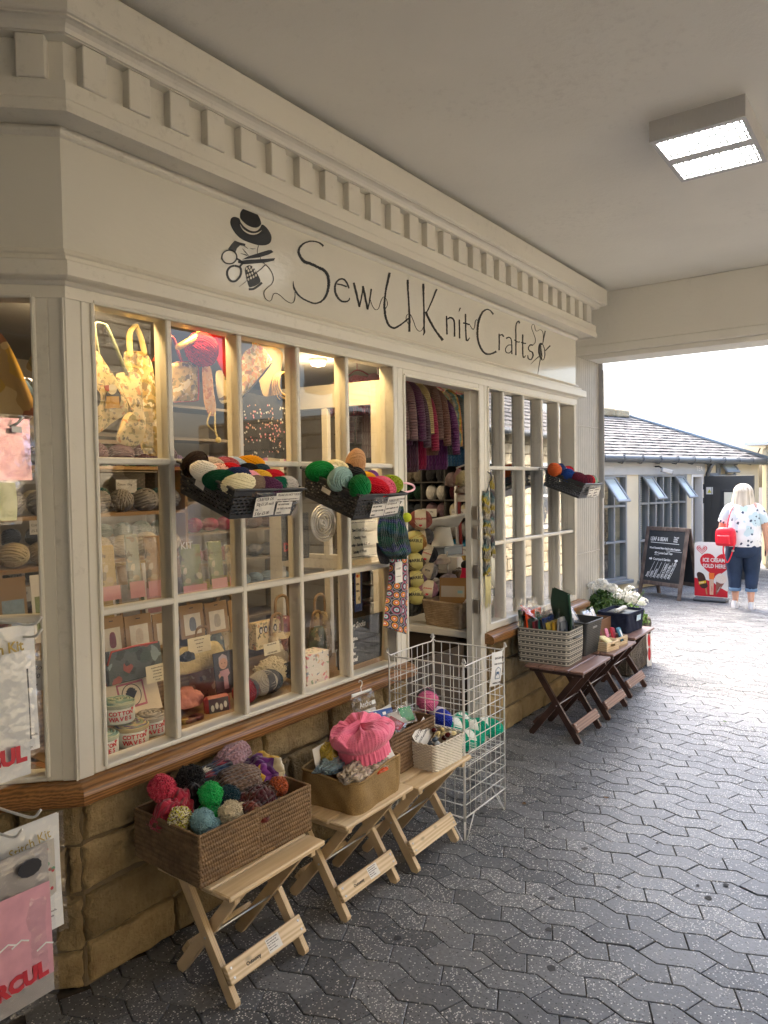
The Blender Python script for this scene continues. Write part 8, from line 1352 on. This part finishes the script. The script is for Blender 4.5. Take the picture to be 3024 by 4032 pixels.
if (mx.to_3x3() @ Vector((0, 0, 1))).dot(bk) > 0: mb_ = mx @ Matrix.Translation((AW, 0, .005)) @ Matrix.Rotation(R(180), 4, 'Y')
M_chalk = pm('chalk', (.75, .78, .78), .9, var=.1)
tx = lambda s_, x, y, k, rot=0, sx=.9: text('writing', s_, k, mb_ @ Matrix.Translation((x, y, .001)) @ Matrix.Rotation(R(rot), 4, 'Z'), M_chalk, bd, bold=.0012, sx=sx)
tx('LEAF & BEAN', .10, .80, .078, 0, .66); tx('Tea and', .50, .85, .028); tx('Coffee', .50, .822, .028); tx('House', .50, .794, .028); tx('Wood Roasted Beans by', .10, .685, .040, 0, .75); tx('UE Coffee Roasters', .40, .680, .040, 0, .72); tx('40+ Loose Leaf Teas', .20, .615, .046, 0, .8); tx('Courtyard Garden', .19, .525, .048, 0, .82)
for i, s_ in enumerate(('Paninis', 'Toasties', 'Sandwiches', 'Soup', 'Cakes & Traybakes', 'Gluten Free Shop', 'Muffin & Vegan Options')): tx(s_, .115+.063*i, .275, .040, 68, .72)
g = MB(); ln = lambda pts, w_: ribbon(g, np.array(pts), w_, lambda x, y, h: mb_ @ Vector((x, y, .001+h)))
ln([(.11, .775), (.60, .768)], .008); ln([(.40, .665), (.66, .66)], .005); ln([(.20, .60), (.29, .598)], .005)
for x in (.12, .56): ln([(x, .54), (x+.03, .54)], .022); ln([(x+.03, .54), (x+.055, .54)], [.045, .003])
for i in range(7): x = .127+.063*i; ln([(x, .268), (x+.095, .268+.235)], .005)
g.build('chalk_lines', M_chalk, bd, smooth=False)
IS = empty('ice_cream_sign', 'white and red pavement sign reading ice cream sold here', 'sign', mx=frame((10.65, 2.475, .0), (0, -1, 0), (0, 0, 1))); W_, H_ = .42, .80; mk = lambda z0: (lambda x, y, h: (x, y, z0+h))
rr_ = [(W_-.04+.04*math.cos(a), H_-.04+.04*math.sin(a)) for a in np.linspace(0, 1.57, 6)]+[(.04+.04*math.cos(a), H_-.04+.04*math.sin(a)) for a in np.linspace(1.57, 3.14, 6)]+[(0, .05), (W_, .05)]
g = MB(); g.prism(rr_, .012, mk(0)); PN = g.build('panel', M_white, IS, smooth=False); M_icer = pm('ice cream red', C('#c8142c'), .4, var=.03)
g = MB(); g.prism([(.0, 0), (.10, -.07), (.32, -.07), (W_, 0), (W_, .055), (0, .055)], .03, lambda x, y, h: (x, .001+h*(1 if y < .01 else 1), y)) if False else g.box((0, .0, -.10), (W_, .055, .12), bev=.02); g.build('base', pm('rubber base', (.09, .10, .11), .7), IS, smooth=False)
def heart(cx, cy, s_): return [(cx+s_*16*math.sin(a)**3/16, cy+s_*(13*math.cos(a)-5*math.cos(2*a)-2*math.cos(3*a)-math.cos(4*a))/16) for a in np.linspace(0, 6.28, 40, endpoint=False)]
g = MB(); g.prism([(x, y) for x, y in [(max(.0, min(W_, q_[0])), max(.06, q_[1])) for q_ in heart(.27, .50, .20)]], .0006, mk(.0121)); g.prism([(.0, .065), (W_, .065), (W_, .16), (.25, .27), (0, .31)], .0005, mk(.0121)); g.prism(heart(.095, .70, .068), .0006, mk(.0121)); g.build('red_print', M_icer, PN, smooth=False)
g = MB(); 
for k, s_ in enumerate((.052, .030, .012)): P = np.array(heart(.095, .702, s_)); ribbon(g, np.vstack([P, P[:1]]), .009-.002*k, mk(.0128))
ribbon(g, cr_spline([(.20, .32), (.30, .24), (.42, .16)], 6), [.02, .05, .03], mk(.0128)); g.build('white_swirl', M_white, PN, smooth=False)
text('lettering', 'ICE CREAM', .072, Matrix.Translation((.105, .535, .0133)), M_white, PN, sx=.78, bold=.0022); text('lettering', 'SOLD HERE', .072, Matrix.Translation((.105, .455, .0133)), M_white, PN, sx=.78, bold=.0022)
def ipart(nm, pts, col, z=.0135, sm=0): g = MB(); g.prism(cr_spline(pts, 4, True) if sm else pts, .0008, mk(z)); return g.build(nm, pm('ice '+col, C(col), .5, var=.25, vs=60), PN, smooth=False)
ipart('lolly_stick', [(.15, .09), (.168, .088), (.15, .19), (.135, .19)], '#b88a5c'); ipart('chocolate_lolly', [(.03, .36), (.06, .39), (.12, .36), (.155, .26), (.17, .20), (.13, .17), (.08, .185), (.05, .27)], '#3a2018', .0145, 1); ipart('yellow_band', [(.055, .255), (.145, .28), (.15, .245), (.06, .22)], '#e0b820', .0155); text('lettering', 'Feast', .036, Matrix.Translation((.062, .232, .0166)) @ Matrix.Rotation(R(12), 4, 'Z'), M_white, PN, sx=.85)
ipart('orange_ice', [(.188, .30), (.25, .30), (.255, .385), (.182, .385)], '#e8742c', .014); ipart('orange_tube', [(.195, .09), (.24, .09), (.248, .30), (.19, .30)], '#d8b49c', .0145); text('lettering', 'Calippo', .03, Matrix.Translation((.228, .11, .0156)) @ Matrix.Rotation(R(90), 4, 'Z'), M_icer, PN)
ipart('cone', [(.275, .27), (.385, .27), (.282, .095), (.27, .10)], '#8c5a4c', .014); ipart('cream_top', [(.265, .29), (.27, .35), (.33, .385), (.40, .34), (.395, .27), (.33, .25)], '#e8dcd0', .0148, 1); text('lettering', 'Cornetto', .022, Matrix.Translation((.296, .13, .0158)) @ Matrix.Rotation(R(62), 4, 'Z'), M_white, PN)
# --- the woman walking away
PW = empty('person', 'woman walking away in a floral white top, rolled jeans and white trainers', 'person', (10.25, 1.80, 0), R(12-90)); PW.scale = (.88, .92, 1); M_skin = pm('skin', C('#d8a48c'), .5, var=.06)
verts, edges, rads = [], [], []
def bone(chain, par=None):
    for (p_, r_) in chain:
        verts.append(p_); rads.append(r_)
        if par is not None: edges.append((par, len(verts)-1))
        par = len(verts)-1
    return par
pel = bone([((0, 0, .84), (.17, .13))]); ch = bone([((0, .0, 1.0), (.19, .15)), ((0, 0, 1.18), (.18, .14)), ((0, .005, 1.31), (.12, .09))], pel); nk = bone([((0, .012, 1.375), (.055, .055)), ((0, .025, 1.43), (.058, .06)), ((0, .035, 1.49), (.085, .10)), ((0, .03, 1.545), (.062, .075))], ch)
for s_ in (-1, 1):
    el_ = bone([((s_*.15, 0, 1.285), (.07, .07)), ((s_*.235, -.005, 1.20), (.062, .062)), ((s_*.285, .0, 1.02), (.048, .048))], ch)
    hd = bone([((s_*(.30 if s_ > 0 else .27), .05 if s_ > 0 else .13, .90), (.040, .040)), ((s_*(.305 if s_ > 0 else .23), .08 if s_ > 0 else .2, .80), (.028, .026))], el_); b0 = Vector(verts[hd]); d_ = (b0-Vector(verts[hd-1])).normalized(); pl_ = bone([(tuple(b0+d_*.05), (.034, .018))], hd)
    for k in range(4): q_ = b0+d_*.085+Vector((0, (k-1.5)*.017, 0)); bone([(tuple(q_), (.009, .009)), (tuple(q_+d_*(.03+.004*(k in (1, 2)))+Vector((-s_*.006, 0, 0))), (.008, .008)), (tuple(q_+d_*.052+Vector((-s_*.016, 0, 0))), (.007, .007))], pl_)
    q_ = b0+d_*.02+Vector((0, .03, 0)); bone([(tuple(q_), (.012, .011)), (tuple(q_+d_*.04+Vector((0, .012, 0))), (.009, .009))], hd)
    st_ = -.16 if s_ < 0 else .05; bone([((s_*.10, 0, .76), (.135, .13)), ((s_*.105, (.04 if s_ < 0 else .06), .45), (.085, .09)), ((s_*.10, (.0 if s_ < 0 else -.02), .30), (.062, .066)), ((s_*.10, -.01+(.02 if s_ < 0 else -.06), .09), (.036, .038)), ((s_*.105, .08+(.02 if s_ < 0 else -.06), .035), (.034, .03)), ((s_*.11, .14+(.02 if s_ < 0 else -.06), .028), (.03, .022))], pel)
me = bpy.data.meshes.new('body'); me.from_pydata(verts, edges, []); o = bpy.data.objects.new('tmp', me); COL.objects.link(o); mod = o.modifiers.new('s', 'SKIN'); sv = me.skin_vertices[0].data if me.skin_vertices else None
if sv is None: me.skin_vertices.new(); sv = me.skin_vertices[0].data
for v, r_ in zip(sv, rads): v.radius = r_
sv[0].use_root = True; sb_ = o.modifiers.new('u', 'SUBSURF'); sb_.levels = 2; bpy.context.view_layer.update(); me2 = bpy.data.meshes.new_from_object(o.evaluated_get(bpy.context.evaluated_depsgraph_get())); bpy.data.objects.remove(o); me2.name = 'body'; me2.materials.clear(); me2.materials.append(M_skin); me2.polygons.foreach_set('use_smooth', np.ones(len(me2.polygons), dtype=bool)); bo = bpy.data.objects.new('body', me2); COL.objects.link(bo); bo.parent = PW
g = MB(); g.ball((0, .135, 1.475), (.012, .02, .018), 10, 8); [g.ball((s_*.09, .03, 1.475), (.012, .022, .03), 10, 8) for s_ in (-1, 1)]; g.build('nose_and_ears', M_skin, bo); g = MB(); [g.ball((s_*.032, .122, 1.50), (.013, .01, .008), 8, 6) for s_ in (-1, 1)]; g.ball((0, .125, 1.435), (.024, .008, .006), 8, 6); g.build('eyes_and_mouth', pm('face dark', C('#5a3430'), .4), bo)
def loft(nm, rings, mt, par, n=36, fold=0., sd=0):
    g = MB(); a = np.linspace(0, 6.2832, n, endpoint=False); Rg = cr_spline(rings, 4); P = np.stack([np.stack([r_[0]+r_[3]*np.sign(np.cos(a))*np.abs(np.cos(a))**.9*(1+fold*np.array([fbm(math.cos(q)*2, math.sin(q)*2+sd, r_[2]*11) for q in a])), r_[1]+r_[4]*np.sign(np.sin(a))*np.abs(np.sin(a))**.9*(1+fold*np.array([fbm(math.cos(q)*2+5, math.sin(q)*2+sd, r_[2]*11) for q in a])), np.full(n, r_[2])], -1) for r_ in Rg], 1); g.grid(P, cu=True); return g.build(nm, mt, par)
m, t, p = newmat('floral top'); tc = t.nodes.new('ShaderNodeTexCoord'); vo = nd(t, 'ShaderNodeTexVoronoi', Scale=17.); t.links.new(tc.outputs['Object'], vo.inputs[0]); s = t.nodes.new('ShaderNodeSeparateXYZ'); t.links.new(vo.outputs['Color'], s.inputs[0]); n = nd(t, 'ShaderNodeTexNoise', Scale=34., Detail=2.); t.links.new(tc.outputs['Object'], n.inputs[0]); n2 = nd(t, 'ShaderNodeTexNoise', Scale=5., Detail=3.); t.links.new(tc.outputs['Object'], n2.inputs[0])
fl_ = mth(t, 'MULTIPLY', mth(t, 'LESS_THAN', mth(t, 'ADD', vo.outputs['Distance'], mth(t, 'MULTIPLY', n.outputs[0], .7)), .60), mth(t, 'GREATER_THAN', s.outputs[0], .42)); aq = mth(t, 'MULTIPLY', mth(t, 'GREATER_THAN', n2.outputs[0], .56), .55); t.links.new(mixc(t, fl_, mixc(t, aq, (.78, .79, .79), (.36, .60, .66)), (.05, .07, .12)), p.inputs['Base Color']); p.inputs['Roughness'].default_value = .8; M_top = m
loft('top', [(0, 0, .795, .232, .185), (0, 0, .90, .242, .19), (0, 0, 1.03, .232, .18), (0, 0, 1.15, .222, .165), (0, 0, 1.25, .210, .14), (0, 0, 1.315, .165, .115), (0, .005, 1.355, .095, .085), (0, .01, 1.362, .065, .065)], M_top, PW, fold=.06)
for s_ in (-1, 1): g = MB(); g.tube(cr_spline([(s_*.12, 0, 1.285), (s_*.18, 0, 1.255), (s_*.228, -.003, 1.18), (s_*.262, 0, 1.09)], 5), [.07, .078, .078, .076], 18, cap=False); g.build('sleeve', M_top, PW)
M_jean = pm('denim', C('#22344f'), .85, var=.25, vs=14, bs=.4, bscale=160)
loft('jeans', [(0, 0, .86, .215, .175), (0, 0, .80, .232, .185), (0, 0, .70, .225, .175), (0, .01, .655, .19, .15)], M_jean, PW, fold=.03)
for s_ in (-1, 1):
    yk, yh = (.035, .01) if s_ < 0 else (.055, -.02); loft('trouser_leg', [(s_*.108, .0, .76, .125, .155), (s_*.112, .015, .62, .122, .135), (s_*.112, yk, .46, .10, .11), (s_*.108, yh, .33, .083, .09), (s_*.105, yh, .235, .074, .078)], M_jean, PW, fold=.07, sd=s_*3); loft('turn_up', [(s_*.105, yh, .226, .080, .084), (s_*.105, yh, .25, .083, .087), (s_*.105, yh, .268, .079, .083)], pm('denim inside', C('#6a86a4'), .9, var=.1), PW)
    yf = .02 if s_ < 0 else -.06; g = MB(); a = np.linspace(0, 6.2832, 24, endpoint=False); P = np.stack([np.stack([s_*.106+w_*np.cos(a), yf+.06+(l_)*np.sin(a)+.0*a, np.full(24, z_)], -1) for z_, w_, l_ in ((0, .046, .125), (.022, .05, .13), (.05, .046, .118), (.075, .04, .09), (.10, .036, .052))], 1); P[:, 3:, 1] -= .03; P[:, 4:, 1] -= .03; g.grid(P, cu=True); g.build('trainer', pm('trainer white', (.78, .78, .80), .6, var=.08), PW); g = MB(); g.prism([(s_*.106+.047*math.cos(q_), yf+.06+.127*math.sin(q_)) for q_ in np.linspace(0, 6.28, 24, endpoint=False)], .018, lambda x, y, h: (x, y, h)); g.build('sole', pm('sole', (.5, .5, .52), .6), PW, smooth=False)
g = MB(); nu, nv = 90, 30; P = np.zeros((nu, nv, 3))
for i in range(nu):
    a = 6.2832*i/nu; fr = max(0, math.sin(a))
    for j in range(nv):
        v = j/(nv-1)
        if v < .45: b = v/.45*1.45; rx, ry, z = .128*math.sin(b)+.004, .135*math.sin(b)+.004, 1.475+.115*math.cos(b)
        else: q_ = (v-.45)/.55; rx, ry, z = .128+.022*math.sin(q_*2.2), .135+.002*q_, 1.489-.235*q_*(1-.62*fr**.5)
        k = 1+.045*fbm(math.cos(a)*7, math.sin(a)*7, v*1.5)+.02*math.sin(a*31)*v; P[i, j] = (rx*k*math.cos(a), .015+ry*k*math.sin(a)*(1 if math.sin(a) < 0 else .82), z+.02*fbm(a*3, 2, 1)*(v > .9))
g.grid(P, cu=True, flip=True); m, t, p = newmat('ash blonde hair'); tc = t.nodes.new('ShaderNodeTexCoord'); mp = nd(t, 'ShaderNodeMapping', Scale=(38, 38, 3)); t.links.new(tc.outputs['Object'], mp.inputs[0]); n = nd(t, 'ShaderNodeTexNoise', Scale=1., Detail=4.); t.links.new(mp.outputs[0], n.inputs[0]); r = ramp(t, [(.3, C('#9a8a76')), (.55, C('#d8ccb8')), (.75, C('#efe8d8'))]); t.links.new(n.outputs[0], r.inputs[0]); t.links.new(r.outputs[0], p.inputs['Base Color']); p.inputs['Roughness'].default_value = .5; bump(t, p, n.outputs[0], .5, .01); g.build('hair', m, PW)
RB = empty('red_bag', 'bright red rucksack slung at the left hip of the walking woman', 'bag', mx=PW.matrix_world if False else (Matrix.Translation((10.25, 1.80, 0)) @ Matrix.Rotation(R(12-90), 4, 'Z') @ Matrix.Translation((-.205, -.185, .92)) @ Matrix.Rotation(R(-20), 4, 'Z') @ Matrix.Scale(.88, 4))); M_rb = pm('red leatherette', C('#e01c34'), .4, var=.1)
g = MB(); nu, nv = 40, 18; a = np.linspace(0, 6.2832, nu, endpoint=False); P = np.stack([np.stack([.135*k*np.sign(np.cos(a))*np.abs(np.cos(a))**.6, .07*k*np.sign(np.sin(a))*np.abs(np.sin(a))**.6, np.full(nu, z)], -1) for z, k in ((-.125, .0), (-.125, .75), (-.115, .93), (-.08, 1.), (.0, 1.02), (.07, .98), (.115, .85), (.135, .6), (.142, 0.))], 1); g.grid(P, cu=True); g.build('body', M_rb, RB); g = MB(); g.box((-.10, -.088, -.10), (.085, -.06, .03), bev=.02); g.tube(cr_spline([(-.13, -.03, .08), (-.05, -.075, .105), (.05, -.076, .105), (.13, -.03, .08)], 5), .004, 6); g.build('front_pocket', M_rb, RB, smooth='auto')
g = MB(); g.tube(cr_spline([(.02, .0, .13), (.03, .03, .26), (.05, .10, .40), (.07, .16, .44)], 6), .011, 8, flat=.4); g.build('strap', M_rb, RB); g = MB(); g.tube(cr_spline([(-.03, .0, -.11), (-.02, -.03, -.22), (.02, -.02, -.36), (.06, .0, -.30), (.10, .0, -.18), (.12, .0, -.11)], 6), .010, 8, flat=.4); g.build('strap', M_rb, RB); g = MB(); g.box((.085, -.014, -.205), (.115, .012, -.175), bev=.004); g.build('buckle', M_steel, RB, smooth=False)
HD = empty('dark_phone', 'small dark object held in the walking woman\'s right hand', 'phone', mx=Matrix.Translation((10.25, 1.80, 0)) @ Matrix.Rotation(R(12-90), 4, 'Z') @ Matrix.Translation((.255, .12, .72))); g = MB(); g.box((-.006, -.035, -.06), (.006, .035, .06), bev=.005); g.build('case', M_dark, HD, smooth=False)
